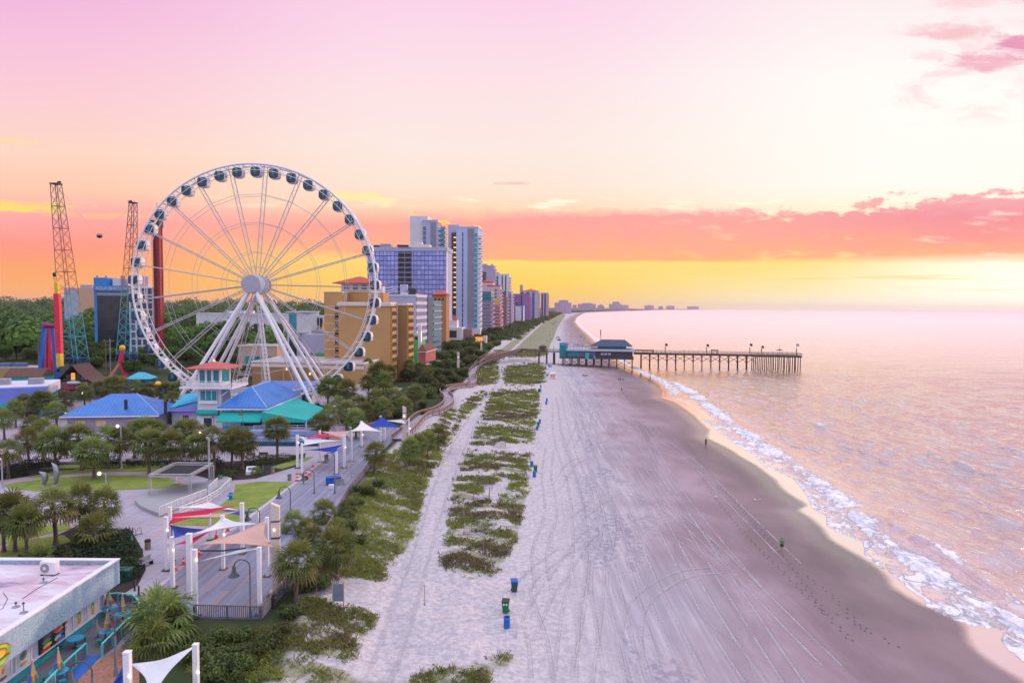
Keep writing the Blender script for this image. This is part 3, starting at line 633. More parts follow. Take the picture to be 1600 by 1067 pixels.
def leafcloud(blobs, n, size, seed, shell=0.55, m=None, flat=0.0):
    """leaf-sized faces scattered through overlapping clumps; blobs: (x, y, z, rx, ry, rz)"""
    g = np.random.default_rng(seed); B = np.array(blobs); vol = B[:, 3] * B[:, 4] * B[:, 5]; w = vol ** (2 / 3); w /= w.sum()
    bi = g.choice(len(B), n, p=w); d = g.normal(size=(n, 3)); d /= np.linalg.norm(d, axis=1)[:, None]
    rad = shell + (1 - shell) * g.random(n); rad *= 1 + 0.12 * g.normal(size=n)
    C = B[bi, :3] + d * B[bi, 3:] * rad[:, None]
    nn = d + 0.8 * g.normal(size=(n, 3)); nn /= np.linalg.norm(nn, axis=1)[:, None]
    a = np.cross(nn, g.normal(size=(n, 3))); a /= np.linalg.norm(a, axis=1)[:, None]; b_ = np.cross(nn, a)
    sz = size * (0.6 + 0.8 * g.random(n))[:, None]; a = a * sz; b_ = b_ * sz * 0.7
    V = np.stack([C - a, C - b_, C + a, C + b_], 1).reshape(-1, 3); Fq = np.arange(n * 4).reshape(n, 4)
    tb = g.random(len(B)); tone = np.clip(0.25 + 0.35 * tb[bi] + 0.25 * g.random(n) + 0.08 * d[:, 2], 0, 1)
    return npmesh('crown', V, Fq, m or TREELEAF, dict(tone=np.repeat(tone, 4)))
def crown_blobs(rr, r, zc, k=10, flat=0.75):
    L = [(0, 0, zc, r * .7, r * .7, r * .6)]
    for _ in range(k):
        a = rr.uniform(0, 2 * PI); q_ = r * rr.uniform(.35, .72); s_ = r * rr.uniform(.28, .5)
        L.append((q_ * math.cos(a), q_ * math.sin(a), zc + rr.uniform(-.45, .55) * r * flat, s_, s_, s_ * .8))
    return L
TREE_PROTO = []
for i in range(3):
    rr = random.Random(40 + i); root = T('broadleaf_tree', 'green tree', 'tree'); r = 4.2
    mb = MB(); mb.tube([(0, 0, 0), (.1, 0, 2.4), (.2, .1, 5)], [0.32, 0.24, 0.14], 7)
    for j in range(5):
        a = j * 1.26 + rr.uniform(-.3, .3); mb.tube([(.1, 0, 2.2 + .3 * j), (1.2 * math.cos(a), 1.2 * math.sin(a), 3.8 + .2 * j), (2.4 * math.cos(a), 2.4 * math.sin(a), 5.2)], [0.14, 0.09, 0.04], 5)
    mb.build('trunk', BARK, root); link('crown', leafcloud(crown_blobs(rr, r, 5.6, 12), 2600, 0.3, 60 + i), root); TREE_PROTO.append(root)
SHRUB_PROTO = []
for i in range(3):
    rr = random.Random(70 + i); root = T('shrub', 'leafy shrub', 'shrub')
    mb = MB()
    for j in range(5): mb.tube([(0, 0, -.2), (rr.uniform(-.4, .4), rr.uniform(-.4, .4), .6), (rr.uniform(-.8, .8), rr.uniform(-.8, .8), 1.2)], [.05, .04, .02], 4)
    mb.build('stem', BARK, root); link('foliage', leafcloud(crown_blobs(rr, 1.6, 0.95, 9, .5), 1500, 0.13, 80 + i, 0.4, SHRUBLEAF), root); SHRUB_PROTO.append(root)
def hedge(name, px_, h, label, cat='hedge', group=None, z=3.0, dens=55, leaf=0.09, m=None, w=None):
    """clipped planting over a ground outline given by its corners"""
    poly = [at(u, v, z) for u, v in px_]; xs_ = [p_.x for p_ in poly]; ys_ = [p_.y for p_ in poly]; g = np.random.default_rng(int(abs(xs_[0] * 31 + ys_[0] * 7)) + 3)
    A = (max(xs_) - min(xs_)) * (max(ys_) - min(ys_)); n = int(A * dens)
    x = g.uniform(min(xs_), max(xs_), n); y = g.uniform(min(ys_), max(ys_), n)
    mk = inpoly(x, y, [(p_.x, p_.y) for p_ in poly]); x, y = x[mk], y[mk]; n = len(x)
    lump = 0.7 + 0.3 * np.sin(x * 1.7 + 2 * np.sin(y * .9)) * np.sin(y * 1.3 + 1.1)
    zz = z + h * lump * np.sqrt(g.random(n))
    d = g.normal(size=(n, 3)); d[:, 2] = abs(d[:, 2]) + .5; d /= np.linalg.norm(d, axis=1)[:, None]; C = np.stack([x, y, zz], 1)
    a = np.cross(d, g.normal(size=(n, 3))); a /= np.linalg.norm(a, axis=1)[:, None]; b_ = np.cross(d, a); s_ = (leaf * (.6 + .8 * g.random(n)))[:, None]
    V = np.stack([C - a * s_, C - b_ * s_, C + a * s_, C + b_ * s_], 1).reshape(-1, 3)
    tone = np.clip(0.15 + 0.4 * lump * (zz - z) / h + 0.35 * g.random(n), 0, 1)
    o = link(name, npmesh(name, V, np.arange(n * 4).reshape(n, 4), m or HEDGELEAF, dict(tone=np.repeat(tone, 4)))); return tag(o, label, cat, group)
# ---------------------------------------------------------------- people
SKIN = mat('skin', (0.50, 0.29, 0.20), 0.55, var=0.08)
def skinmesh(name, verts, edges, radii, m, sub=1):
    me = bpy.data.meshes.new(name); me.from_pydata(verts, edges, []); o = bpy.data.objects.new(name, me); COL.objects.link(o)
    md = o.modifiers.new('skin', 'SKIN'); md.use_smooth_shade = True
    for i, r in enumerate(radii):
        rr = r if isinstance(r, tuple) else (r, r); me.skin_vertices[0].data[i].radius = rr
    me.skin_vertices[0].data[0].use_root = True
    if sub: o.modifiers.new('sub', 'SUBSURF').levels = sub; o.modifiers['sub'].render_levels = sub
    dg = bpy.context.evaluated_depsgraph_get(); me2 = bpy.data.meshes.new_from_object(o.evaluated_get(dg)); me2.name = name
    bpy.data.objects.remove(o); me2.materials.clear(); me2.materials.append(m); return me2
def person(label, loc, rz, shirt, shorts, stride=0.18, long_pants=False, hair=(0.05, 0.035, 0.025), h=1.75, armbend=0.25, group=None, carry=0.0, female=False):
    k_ = h / 1.75; root = T('person', label, 'person', loc, rz, group)
    s_ = stride
    J = dict(pel=(0, 0, .95), wai=(0, 0, 1.08), che=(0, -.01, 1.30), nek=(0, 0, 1.47), hed=(0, -.02, 1.58), top=(0, -.015, 1.68))
    for sg, nm in ((1, 'l'), (-1, 'r')):
        st = s_ * sg
        J.update({'hip' + nm: (.09 * sg, 0, .90), 'kne' + nm: (.10 * sg, -st * .6 - .03, .50), 'ank' + nm: (.10 * sg, -st, .09), 'toe' + nm: (.11 * sg, -st - .15, .035),
                  'sho' + nm: (.18 * sg, 0, 1.40), 'elb' + nm: (.25 * sg, st * .5 + .02, 1.14), 'wri' + nm: (.25 * sg, st * .8 - armbend * .6, .93 + armbend * .25), 'pal' + nm: (.25 * sg, st * .85 - armbend * .8, .86 + armbend * .2)})
    E = [('pel', 'wai'), ('wai', 'che'), ('che', 'nek'), ('nek', 'hed'), ('hed', 'top')]
    RD = dict(pel=(.15, .11), wai=(.135, .10), che=(.165, .115), nek=.06, hed=(.085, .10), top=(.06, .07))
    for nm in 'lr':
        E += [('pel', 'hip' + nm), ('hip' + nm, 'kne' + nm), ('kne' + nm, 'ank' + nm), ('ank' + nm, 'toe' + nm), ('che', 'sho' + nm), ('sho' + nm, 'elb' + nm), ('elb' + nm, 'wri' + nm), ('wri' + nm, 'pal' + nm)]
        RD.update({'hip' + nm: .095, 'kne' + nm: .06, 'ank' + nm: .042, 'toe' + nm: .035, 'sho' + nm: .065, 'elb' + nm: .045, 'wri' + nm: .03, 'pal' + nm: (.038, .02)})
        sg = 1 if nm == 'l' else -1; pl = J['pal' + nm]
        for f_ in range(5):
            nn = 'f%d%s' % (f_, nm); yy = pl[1] + (.03 - .018 * f_) if f_ < 4 else pl[1] - .045
            J[nn] = (pl[0] + .004 * sg, yy - .01, pl[2] - (.085 - .008 * abs(f_ - 1.5)) if f_ < 4 else pl[2] - .02); RD[nn] = .009; E.append(('pal' + nm, nn))
    keys = list(J); ix = {k2: i for i, k2 in enumerate(keys)}
    link('body', skinmesh('body', [J[k2] for k2 in keys], [(ix[a], ix[b]) for a, b in E], [RD[k2] for k2 in keys], SKIN), root)
    def cloth(nm, ks, es, add, m):
        ii = {k2: i for i, k2 in enumerate(ks)}
        rad = []
        for k2 in ks:
            r_ = RD[k2.split('@')[0]]; r_ = r_ if isinstance(r_, tuple) else (r_, r_); rad.append((r_[0] + add, r_[1] + add))
        def P_(k2):
            if '@' in k2:
                a, b, f_ = k2.split('@'); return tuple(J[a][i] + (J[b][i] - J[a][i]) * float(f_) for i in range(3))
            return J[k2]
        link(nm, skinmesh(nm, [P_(k2) for k2 in ks], [(ii[a], ii[b]) for a, b in es], rad, m), root)
    sl = 0.7 if not long_pants else 0.95
    cloth('shirt', ['wai', 'che', 'pel@wai@0.4', 'shol', 'shor', 'shol@elbl@%s' % sl, 'shor@elbr@%s' % sl], [('wai', 'che'), ('wai', 'pel@wai@0.4'), ('che', 'shol'), ('che', 'shor'), ('shol', 'shol@elbl@%s' % sl), ('shor', 'shor@elbr@%s' % sl)], .018, shirt)
    if long_pants: cloth('trousers', ['pel', 'hipl', 'hipr', 'knel', 'kner', 'ankl', 'ankr'], [('pel', 'hipl'), ('pel', 'hipr'), ('hipl', 'knel'), ('hipr', 'kner'), ('knel', 'ankl'), ('kner', 'ankr')], .016, shorts)
    else: cloth('shorts', ['pel', 'hipl', 'hipr', 'hipl@knel@0.75', 'hipr@kner@0.75'], [('pel', 'hipl'), ('pel', 'hipr'), ('hipl', 'hipl@knel@0.75'), ('hipr', 'hipr@kner@0.75')], .016, shorts)
    mb = MB(); mb.ball((0, .015, 1.645), (.092, .105, .088), 10, 6)
    if female: mb.ball((0, .09, 1.52), (.07, .05, .14), 8, 6)
    mb.build('hair', mat('hair %d' % int(hair[0] * 1000), hair, 0.7), root)
    fc = MB(); fc.ball((0, -.125, 1.585), (.014, .02, .022), 6, 4)
    for sg in (-1, 1): fc.ball((.035 * sg, -.108, 1.615), (.012, .008, .008), 6, 4); fc.ball((.092 * sg, 0, 1.59), (.012, .022, .032), 6, 4)
    fc.ball((0, -.108, 1.54), (.024, .008, .007), 6, 4); fc.build('face', mat('face detail', (0.32, 0.16, 0.12), 0.6), root)
    root.scale = (k_, k_, k_); return root
# ---------------------------------------------------------------- ferris wheel
WHITE = mat('white steel', (0.72, 0.70, 0.74), 0.4, var=0.06, scale=0.6)
SPK = mat('spoke steel', (.47, .43, .46), .45, var=.06)  # backlit darkening of the white spokes put into their grey
WHITE2 = mat('white paint', (0.74, 0.72, 0.75), 0.5, var=0.08, scale=0.8)
DGLASS = mat('dark cabin glass', (0.012, 0.045, 0.085), 0.15, var=0.3, scale=1.0, spec=0.7)
TEALGL = mat('teal glass', (0.02, 0.27, 0.32), 0.2, var=0.35, scale=0.9, spec=0.7)
ORANGE = mat('orange panel', (0.72, 0.23, 0.12), 0.5, var=0.15)
DARK = mat('dark metal', (0.03, 0.03, 0.035), 0.5, var=0.2)
wheel = T('ferris_wheel', 'giant white observation wheel with enclosed dark glass cabins', 'ferris wheel', (0, 0, 0), 0)
Dw = 177.0; hubp = pt(401.5, 445, Dw); RW = 187 / F * Dw * 0.985
wyaw = 0.055
wheel.location = (hubp.x, hubp.y, 3.0); wheel.rotation_euler = (0, 0, wyaw)
hz = hubp.z - 3.0                                # hub height over the ground
def wp(a, r, y): return (r * math.sin(a), y, hz + r * math.cos(a))
YS = 1.7; N = 42; a0 = math.radians(0.8)
mb = MB()
for y in (-YS, YS): mb.tube([wp(2 * PI * i / 126, RW, y) for i in range(126)], 0.27, 8, closed=True)
for y in (-YS, YS): mb.tube([wp(2 * PI * i / 126, RW - 1.5, y * 0.9) for i in range(126)], 0.09, 5, closed=True)
for i in range(N * 2):
    a = a0 + 2 * PI * (i + .5) / (N * 2); mb.tube([wp(a, RW, -YS), wp(a, RW, YS)], 0.13, 5, False); mb.tube([wp(a, RW - .1, -YS), wp(a + PI / N / 2, RW - 1.5, -YS * .9)], 0.06, 4, False)
    mb.tube([wp(a, RW - .1, YS), wp(a + PI / N / 2, RW - 1.5, YS * .9)], 0.06, 4, False)
mb.build('rim', WHITE, wheel)
for i in range(21):
    a = a0 + 2 * PI * (i + .25) / 21; sp_ = MB()
    for y in (-YS * .92, YS * .92): sp_.tube([wp(a, 2.2, y), wp(a, RW, y)], 0.115, 5, False)
    k = 18
    for j in range(k):
        ra, rb = 2.5 + (RW - 3) * j / k, 2.5 + (RW - 3) * (j + 1) / k; sg = 1 if j % 2 else -1
        sp_.tube([wp(a, ra, -YS * .92 * sg), wp(a, rb, YS * .92 * sg)], 0.04, 4, False)
    sp_.build('spoke', SPK, wheel)
for fr in (0.755, 0.52, 0.275, 0.15):
    br = MB()
    for y in (-YS * .92, YS * .92): br.tube([wp(a0 + 2 * PI * (i + .25) / 21, RW * fr, y) for i in range(21)], 0.05, 4, closed=True)
    br.build('brace_ring', SPK, wheel)
HL = 4.4
hub = MB(); hub.tube([(0, -HL, hz), (0, HL, hz)], 0.95, 20); hub.build('axle', WHITE, wheel)
for sg in (-1, 1):
    h_ = MB(); h_.tube([(0, sg * (HL + .1), hz), (0, sg * (HL + .55), hz)], [2.35, 2.35], 32); h_.tube([(0, sg * (HL + .55), hz), (0, sg * (HL + .65), hz)], [2.2, 2.1], 32)
    h_.build('hub', mat('hub cap', (0.40, 0.38, 0.45), 0.45, var=0.08), wheel)
    h_ = MB(); h_.tube([(0, sg * 1.7, hz), (0, sg * 2.0, hz)], [2.5, 2.5], 24); h_.build('spoke_flange', WHITE, wheel)
for sx in (-1, 1):
    for y0, y1 in ((-HL + .3, -13), (-HL + 1.0, -4.5), (HL - 1.0, 4.5), (HL - .3, 13)):
        lg = MB(); top = Vector((sx * 0.7, y0, hz - 1.6)); bot = Vector((sx * (18.2 if sx > 0 else 17.4), y1, 0.1))
        lg.tube([top, top.lerp(bot, .06), top.lerp(bot, .94), bot], [0.32, 0.44, 0.44, 0.34], 12)
        for f_ in (0.40, 0.78): p_ = top.lerp(bot, f_); q_ = top.lerp(bot, f_ + .008); lg.tube([p_, q_], 0.54, 12)
        lg.tube([bot, bot + Vector((0, 0, -.35))], 0.9, 12); lg.build('support_leg', WHITE, wheel)
for (u0, v0, d0, u1, v1, d1) in ((405, 478, 175, 424, 608, 168), (414, 492, 180, 372, 606, 188)):
    a = pt(u0, v0, d0); b = pt(u1, v1, d1); ms = MB(); inv = Matrix.Rotation(-wyaw, 3, 'Z')
    a = inv @ (a - wheel.location); b = inv @ (b - wheel.location); b.z = 0.05; wv = Vector((.55, 0, 0)); wd = Vector((0, .55, 0))
    C4 = [wv + wd, wv - wd, -wv - wd, -wv + wd]
    for c in C4: ms.tube([a + c * .6, b + c], 0.075, 5, False)
    for j in range(26):
        for q_ in range(4):
            f0, f1 = j / 26, (j + 1) / 26; ms.tube([a.lerp(b, f0) + C4[q_] * (.6 + .4 * f0), a.lerp(b, f1) + C4[(q_ + 1) % 4] * (.6 + .4 * f1)], 0.04, 4, False)
    ms.build('lattice_mast', WHITE, wheel)
tb = MB(); tb.tube([(-15.6, -1, 4.4), (-3, -1.5, 4.0), (8, -1, 5.0), (15.2, -1, 5.8)], 0.13, 6); tb.build('tie_pipe', WHITE, wheel)
pf = MB(); pf.box(-10, 16, -5, 5, 0.0, 0.9); pf.box(8, 15, -6.2, -5.1, .9, 1.0)
for i in range(14): pf.bar((-10 + 2 * i, -5, .9), (-10 + 2 * i, -5, 2.0), .06)
pf.bar((-10, -5, 2.0), (16, -5, 2.0), .06); pf.build('boarding_platform', mat('platform grey', (0.30, 0.30, 0.33), 0.7), wheel)
for x, y in ((12.0, -7), (15.2, -4), (17, -7.5)):
    m_ = MB(); m_.box(x, x + 1.6, y, y + 1.5, .0, 1.7); m_.box(x + .2, x + 1.4, y + .2, y + 1.3, 1.7, 2.0); m_.build('drive_box', DARK, wheel)
# one cabin, then copies
gb = MB(); gb.ball((0, 0, 0), (1.42, 1.30, 1.42), 20, 14, 0.62)
shell = gb.build('gondola', [WHITE2], wheel)
for sg in (-1, 1):
    gl = MB(); vs = []; n = 20
    for j in range(n):
        a = 2 * PI * j / n; p = lambda x: math.copysign(abs(x) ** .62, x)
        vs.append((1.16 * p(math.cos(a)) - .16, sg * 1.335, 1.10 * p(math.sin(a)) + .02))
    vs += [(x * 1.10 - 0.01, sg * 1.0, z * 1.12) for x, y, z in vs]
    gl.add(vs, [tuple(range(n)) if sg < 0 else tuple(range(n))[::-1]] + [(j, n + j, n + (j + 1) % n, (j + 1) % n) for j in range(n)])
    gl.build('window', DGLASS, shell)
fr = MB()
for x in (-.58, .18): fr.bar((x, -1.36, -1.0), (x, -1.36, 1.0), .07)
fr.bar((-1.2, -1.365, -.45), (.9, -1.365, -.45), .06)
fr.build('window_frame', DARK, shell)
dr = MB(); dr.box(-.5, .1, -1.38, -1.345, -.40, .85); dr.build('door_pane', TEALGL, shell)
op = MB(); vs = []
for i in range(6):
    for j in range(2):
        th = (-0.55 + 0.22 * i); zz = (-.75, -.10)[j]
        sq = lambda x: math.copysign(abs(x) ** .62, x); cz = math.cos(math.asin(max(-1, min(1, zz / 1.42)))) ** .62
        vs.append((1.45 * cz * sq(math.cos(th)), 1.33 * cz * sq(math.sin(th)), zz))
op.add(vs, [(2 * i, 2 * i + 2, 2 * i + 3, 2 * i + 1) for i in range(5)]); op.build('side_panel', ORANGE, shell)
hg = MB(); hg.tube([(0, -YS + .1, 1.75), (0, YS - .1, 1.75)], .09, 6); hg.tube([(0, 0, 1.3), (0, 0, 1.8)], .12, 6); hg.ball((0, 0, 1.35), (.5, .4, .22), 8, 4); hg.build('hanger', WHITE2, shell)
subs = kids(shell)
for i in range(N):
    a = a0 + 2 * PI * i / N; c = shell if i == 0 else shell.copy()
    if i: COL.objects.link(c)
    x, y, z = wp(a, RW - .05, 0); c.location = (x, 0, z - 1.75); c.parent = wheel
    if i:
        for s_ in subs: d_ = s_.copy(); COL.objects.link(d_); d_.parent = c
# ---------------------------------------------------------------- other rides
def lattice_tower(label, u0, v0, w0, u1, v1, w1, D, nsec, cols, head):
    a = pt(u1, v1, D); b = pt(u0, v0, D); base = Vector((a.x, a.y, 3.0)); root = T('lattice_tower', label, 'ride tower', base, YAW * .6, 'catapult ride towers')
    b = b - base; wA = w1 / F * D / 2; wB = w0 / F * D / 2; k = 0
    for s_ in range(nsec):
        mb = MB(); f0, f1 = s_ / nsec, (s_ + 1) / nsec
        def cor(f_, q_): w = wA + (wB - wA) * f_; c = Vector((0, 0, 0)).lerp(b, f_); return c + Vector(((-w, w, w, -w)[q_], (-w, -w, w, w)[q_], 0))
        for q_ in range(4): mb.tube([cor(f0, q_), cor(f1, q_)], 0.13, 5, False); mb.tube([cor(f1, q_), cor(f1, (q_ + 1) % 4)], 0.09, 4, False)
        sub = 2
        for j in range(sub):
            g0, g1 = f0 + (f1 - f0) * j / sub, f0 + (f1 - f0) * (j + 1) / sub
            for q_ in range(4): mb.tube([cor(g0, q_), cor(g1, (q_ + 1) % 4)], 0.06, 4, False); mb.tube([cor(g0, (q_ + 1) % 4), cor(g1, q_)], 0.06, 4, False)
        mb.build('tower_section', cols[min(s_, len(cols) - 1)], root)
    hd = MB(); hd.box(b.x - wB - .4, b.x + wB + .4, b.y - wB, b.y + wB, b.z, b.z + .4); hd.ball((b.x + head * wB, b.y, b.z + .7), (.7, .5, .5), 8, 6)
    hd.tube([(b.x, b.y, b.z + .3), (b.x + head * 2.0, b.y, b.z + 1.0)], .12, 5); hd.build('head', DARK, root); return root, base + b
cB = mat('tower blue', (0.03, 0.13, 0.42), .5); cT = mat('tower cyan', (0.05, 0.38, 0.50), .5); cG = mat('tower green', (0.08, 0.36, 0.26), .5)
cR = mat('tower rust', (0.34, 0.11, 0.08), .5); cP = mat('tower plum', (0.16, 0.06, 0.08), .5)
t1, p1 = lattice_tower('tall lattice catapult tower left of the dark glass hotel, blue foot and rust top', 86.5, 288, 10.5, 121, 590, 28, 245, 9, [cB, cT, cT, cG, cR, cR, cR, cP, cP], 1)
t2, p2 = lattice_tower('tall lattice catapult tower in front of the dark glass hotel, next to the wheel', 208.5, 318, 8, 197, 580, 23, 262, 8, [cB, cT, cT, cG, cR, cR, cP, cP], -1)
cap = pt(155.5, 369, 252); root = T('ride_capsule', 'small dark open capsule hanging in the sky between two lattice towers', 'ride capsule', cap)
mb = MB(); mb.ball((0, 0, -.1), (1.0, .9, .65), 10, 6); mb.build('seat_shell', DARK, root)
mb = MB(); mb.tube([(-1.0, 0, 0), (-.8, 0, .7), (0, 0, .9), (.8, 0, .7), (1.0, 0, 0)], .09, 6); mb.build('roll_cage', DARK, root)
mb = MB()
for p_, s_ in ((p1, -1), (p2, 1)): mb.tube([(s_ * .95, 0, .2), tuple(Vector(p_) - cap)], .015, 4, False)
mb.build('cable', DARK, root)
# red drop tower
b = pt(250, 560, 300); x = b.x; root = T('drop_tower', 'slim dark red drop tower behind the rim of the white wheel', 'ride tower', (x, 300, 3), 0)
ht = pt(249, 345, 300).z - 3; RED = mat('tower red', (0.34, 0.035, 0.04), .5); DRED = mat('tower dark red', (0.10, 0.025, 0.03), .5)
mb = MB(); w = 1.25
for q_ in ((-w, -w), (w, -w), (w, w), (-w, w)): mb.bar((q_[0], q_[1], 0), (q_[0], q_[1], ht), .4)
for j in range(40):
    z0, z1 = ht * j / 40, ht * (j + 1) / 40
    for (a, c) in (((-w, -w), (w, -w)), ((w, -w), (w, w)), ((-w, -w), (-w, w))): mb.bar((a[0], a[1], z0), (c[0], c[1], z1), .16)
mb.build('mast', RED, root)
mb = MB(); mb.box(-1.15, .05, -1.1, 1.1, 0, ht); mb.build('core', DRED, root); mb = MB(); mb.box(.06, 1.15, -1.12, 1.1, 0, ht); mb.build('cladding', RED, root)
mb = MB(); mb.box(-2.6, 1.6, -2, 2, ht - 3, ht); mb.box(-3.2, -2.0, -1.5, 1.5, ht - 2.5, ht + .3); mb.build('carriage', DARK, root)
mb = MB(); mb.tube([(0, 0, ht), (0, 0, ht + 4), (0, 0, ht + 8)], [.5, .25, .05], 6); mb.build('spire', DARK, root)
mb = MB(); mb.tube([(-2.6, 0, 0), (-2.6, 0, ht)], .07, 4, False); mb.build('cable', DARK, root)
# swinging arm ride
D = 232; b = at(80, 596, 3.0); D = b.y; root = T('swing_ride', 'tall red and yellow swinging arm on blue legs left of the lattice tower', 'swing ride', b, 0)
def L(u, v, dy=0): return pt(u, v, D + dy) - b
BL = mat('ride blue', (0.03, 0.12, 0.50), .5); YE = mat('ride yellow', (0.75, 0.48, 0.04), .5); RD_ = mat('ride red', (0.70, 0.03, 0.07), .5)
for (u, w_, dy) in ((63, 66.5, -1), (90, 80, -1), (72, 70, 5), (79, 76, 5)):
    m_ = MB(); p_ = L(u, 597, dy); p_.z = 0; m_.bar(p_, L(w_ + 3, 508, dy), 1.5, 1.1); m_.build('leg', BL if dy < 0 else RD_, root)
m_ = MB(); m_.tube([L(70, 509, -1.5), L(92, 509, -1.5)], .8, 10); m_.ball(L(72, 508, -1), 1.1); m_.build('pivot', mat('ride purple', (.25, .02, .12), .5), root)
for v0, v1, c, wa, wb in ((442, 459, YE, .5, .62), (459, 552, RD_, .7, .9), (552, 572, YE, .85, .75)):
    m_ = MB(); f_ = lambda v: 88.5 + (v - 442) / 130 * 5.5; m_.bar(L(f_(v0), v0, -3), L(f_(v1), v1, -3), wa * 2, wb * 2); m_.build('arm', c, root)
m_ = MB(); m_.tube([L(88.5, 442, -3), L(86, 438, -3), L(84.5, 434, -3), L(85, 429, -3)], .28, 6); m_.tube([L(93.5, 571, -3), L(90.5, 573, -3), L(91, 578, -3)], .35, 6); m_.build('seat_bracket', YE, root)
for p_ in (L(85, 429, -3), L(91, 578, -3)):
    m_ = MB(); m_.ball(p_, (.6, .6, .8), 8, 6); m_.build('seat', DARK, root)
# small pendulum ride beneath the second tower
b = at(188, 590, 3.0); D = b.y; root = T('pendulum_ride', 'small red and purple tripod ride at the foot of the second lattice tower', 'pendulum ride', b, 0)
for (u, dy, c) in ((170, -2, ORANGE), (196, -2, RD_), (206, 3, mat('ride pink', (.5, .12, .3), .5))):
    m_ = MB(); p_ = L(u, 588, dy); p_.z = 0; m_.bar(p_, L(188, 566, 0), .8); m_.build('leg', c, root)
m_ = MB(); m_.tube([L(188, 566), L(191, 546)], [.9, .6], 8); m_.build('arm', RD_, root)
m_ = MB(); m_.ball(L(191, 544), (1.2, .9, 1.2), 8, 6); m_.build('seat', YE, root)
# ---------------------------------------------------------------- buildings
def curtain(name, col, cw, ch, line=(0.10, 0.10, 0.14), rough=0.12, metal=0.55, vary=0.35, lw=0.07):
    m, t, b = blank(name); o = t.obj(); sp = t.new('ShaderNodeSeparateXYZ'); t.link(o, sp.inputs[0])
    hx = t.m('DIVIDE', t.m('ADD', sp.outputs[0], sp.outputs[1]), cw); hz_ = t.m('DIVIDE', sp.outputs[2], ch)
    c = t.new('ShaderNodeCombineXYZ'); t.link(t.m('FLOOR', hx), c.inputs[0]); t.link(t.m('FLOOR', hz_), c.inputs[1])
    wn = t.new('ShaderNodeTexWhiteNoise'); t.link(c.outputs[0], wn.inputs[0]); cc = colr(col)
    base = t.mix(wn.outputs[0], tuple(x * (1 - vary) for x in cc[:3]) + (1,), tuple(min(1, x * (1 + vary)) for x in cc[:3]) + (1,))
    ln = t.m('MAXIMUM', t.m('LESS_THAN', t.m('FRACT', hx), lw), t.m('LESS_THAN', t.m('FRACT', hz_), lw * cw / ch * 1.6))
    t.link(t.mix(ln, base, colr(line)), b.inputs['Base Color'])
    t.link(t.m('MULTIPLY', t.m('SUBTRACT', 1, ln), metal), b.inputs['Metallic']); t.link(t.m('ADD', rough, t.m('MULTIPLY', ln, .4)), b.inputs['Roughness'])
    t.link(t.bump(t.noise(o, .5, 2), .06, .3), b.inputs['Normal']); return m
WINDOW = mat('window glass', (0.02, 0.035, 0.06), 0.1, var=0.5, scale=.35, spec=0.8)
WINBLUE = mat('blue window glass', (0.05, 0.13, 0.26), 0.12, var=0.4, scale=.3, spec=0.8)
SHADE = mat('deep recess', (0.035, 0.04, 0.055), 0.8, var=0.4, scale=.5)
LILAC = mat('pale render', (0.43, 0.42, 0.58), 0.8, var=0.07, scale=.12); WHITEW = mat('white render', (0.66, 0.64, 0.68), 0.75, var=0.07, scale=.15)
TAN = mat('ochre render', (0.50, 0.29, 0.11), 0.85, var=0.07, scale=.15); TAN_SHADED = mat('ochre render shaded', (0.33, 0.185, 0.075), 0.85, var=0.1, scale=.15); CREAM = mat('cream trim', (0.68, 0.58, 0.50), 0.7, var=0.08)  # the darker ochre is the same render with shade put into its colour
GREYW = mat('grey render', (0.24, 0.24, 0.31), 0.8, var=0.1, scale=.15); BLUEW = mat('pale blue render', (0.42, 0.50, 0.72), 0.75, var=0.07, scale=.15)
ROOFG = mat('flat roof', (0.42, 0.38, 0.44), 0.9, var=0.2, scale=.3); REDTILE = mat('red roof', (0.46, 0.075, 0.045), 0.7, var=0.2, scale=2, streak=True)
METAL = mat('roof plant metal', (0.30, 0.29, 0.33), 0.5, var=0.2)
def bld(name, label, cat, u1, D, group=None, rz=YAW):
    p_ = pt(u1, 480, D); return T(name, label, cat, (p_.x, p_.y, gz(p_.x, p_.y)), rz, group)
def dims(root, u0, u1, vt, D): return (u1 - u0) / F * D, pt(u1, vt, D).z - root.location.z
def wallbox(root, x0, x1, y0, y1, z0, z1, m, name='wall', par=None, pm=None):
    mb = MB(); mb.box(x0, x1, y0, y1, z0, z1); o = mb.build(name, m, root)
    if par:
        mb = MB(); e = .25
        for a in ((x0 - e, x1 + e, y0 - e, y0 + e), (x0 - e, x1 + e, y1 - e, y1 + e), (x0 - e, x0 + e, y0 + e, y1 - e), (x1 - e, x1 + e, y0 + e, y1 - e)): mb.box(a[0], a[1], a[2], a[3], z1 - par * .35, z1 + par)
        mb.build('parapet', pm or m, root)
    return o
def part(root, name, m, *boxes):
    mb = MB()
    for b in boxes: mb.box(*b)
    return mb.build(name, m, root)
def repeat(root, name, m, box, locs):
    """the same part at several places of its thing"""
    mb = MB(); mb.box(*box); me = mb.build(name, m, None, False).data
    for l in locs: o = link(name, me, root); o.location = l
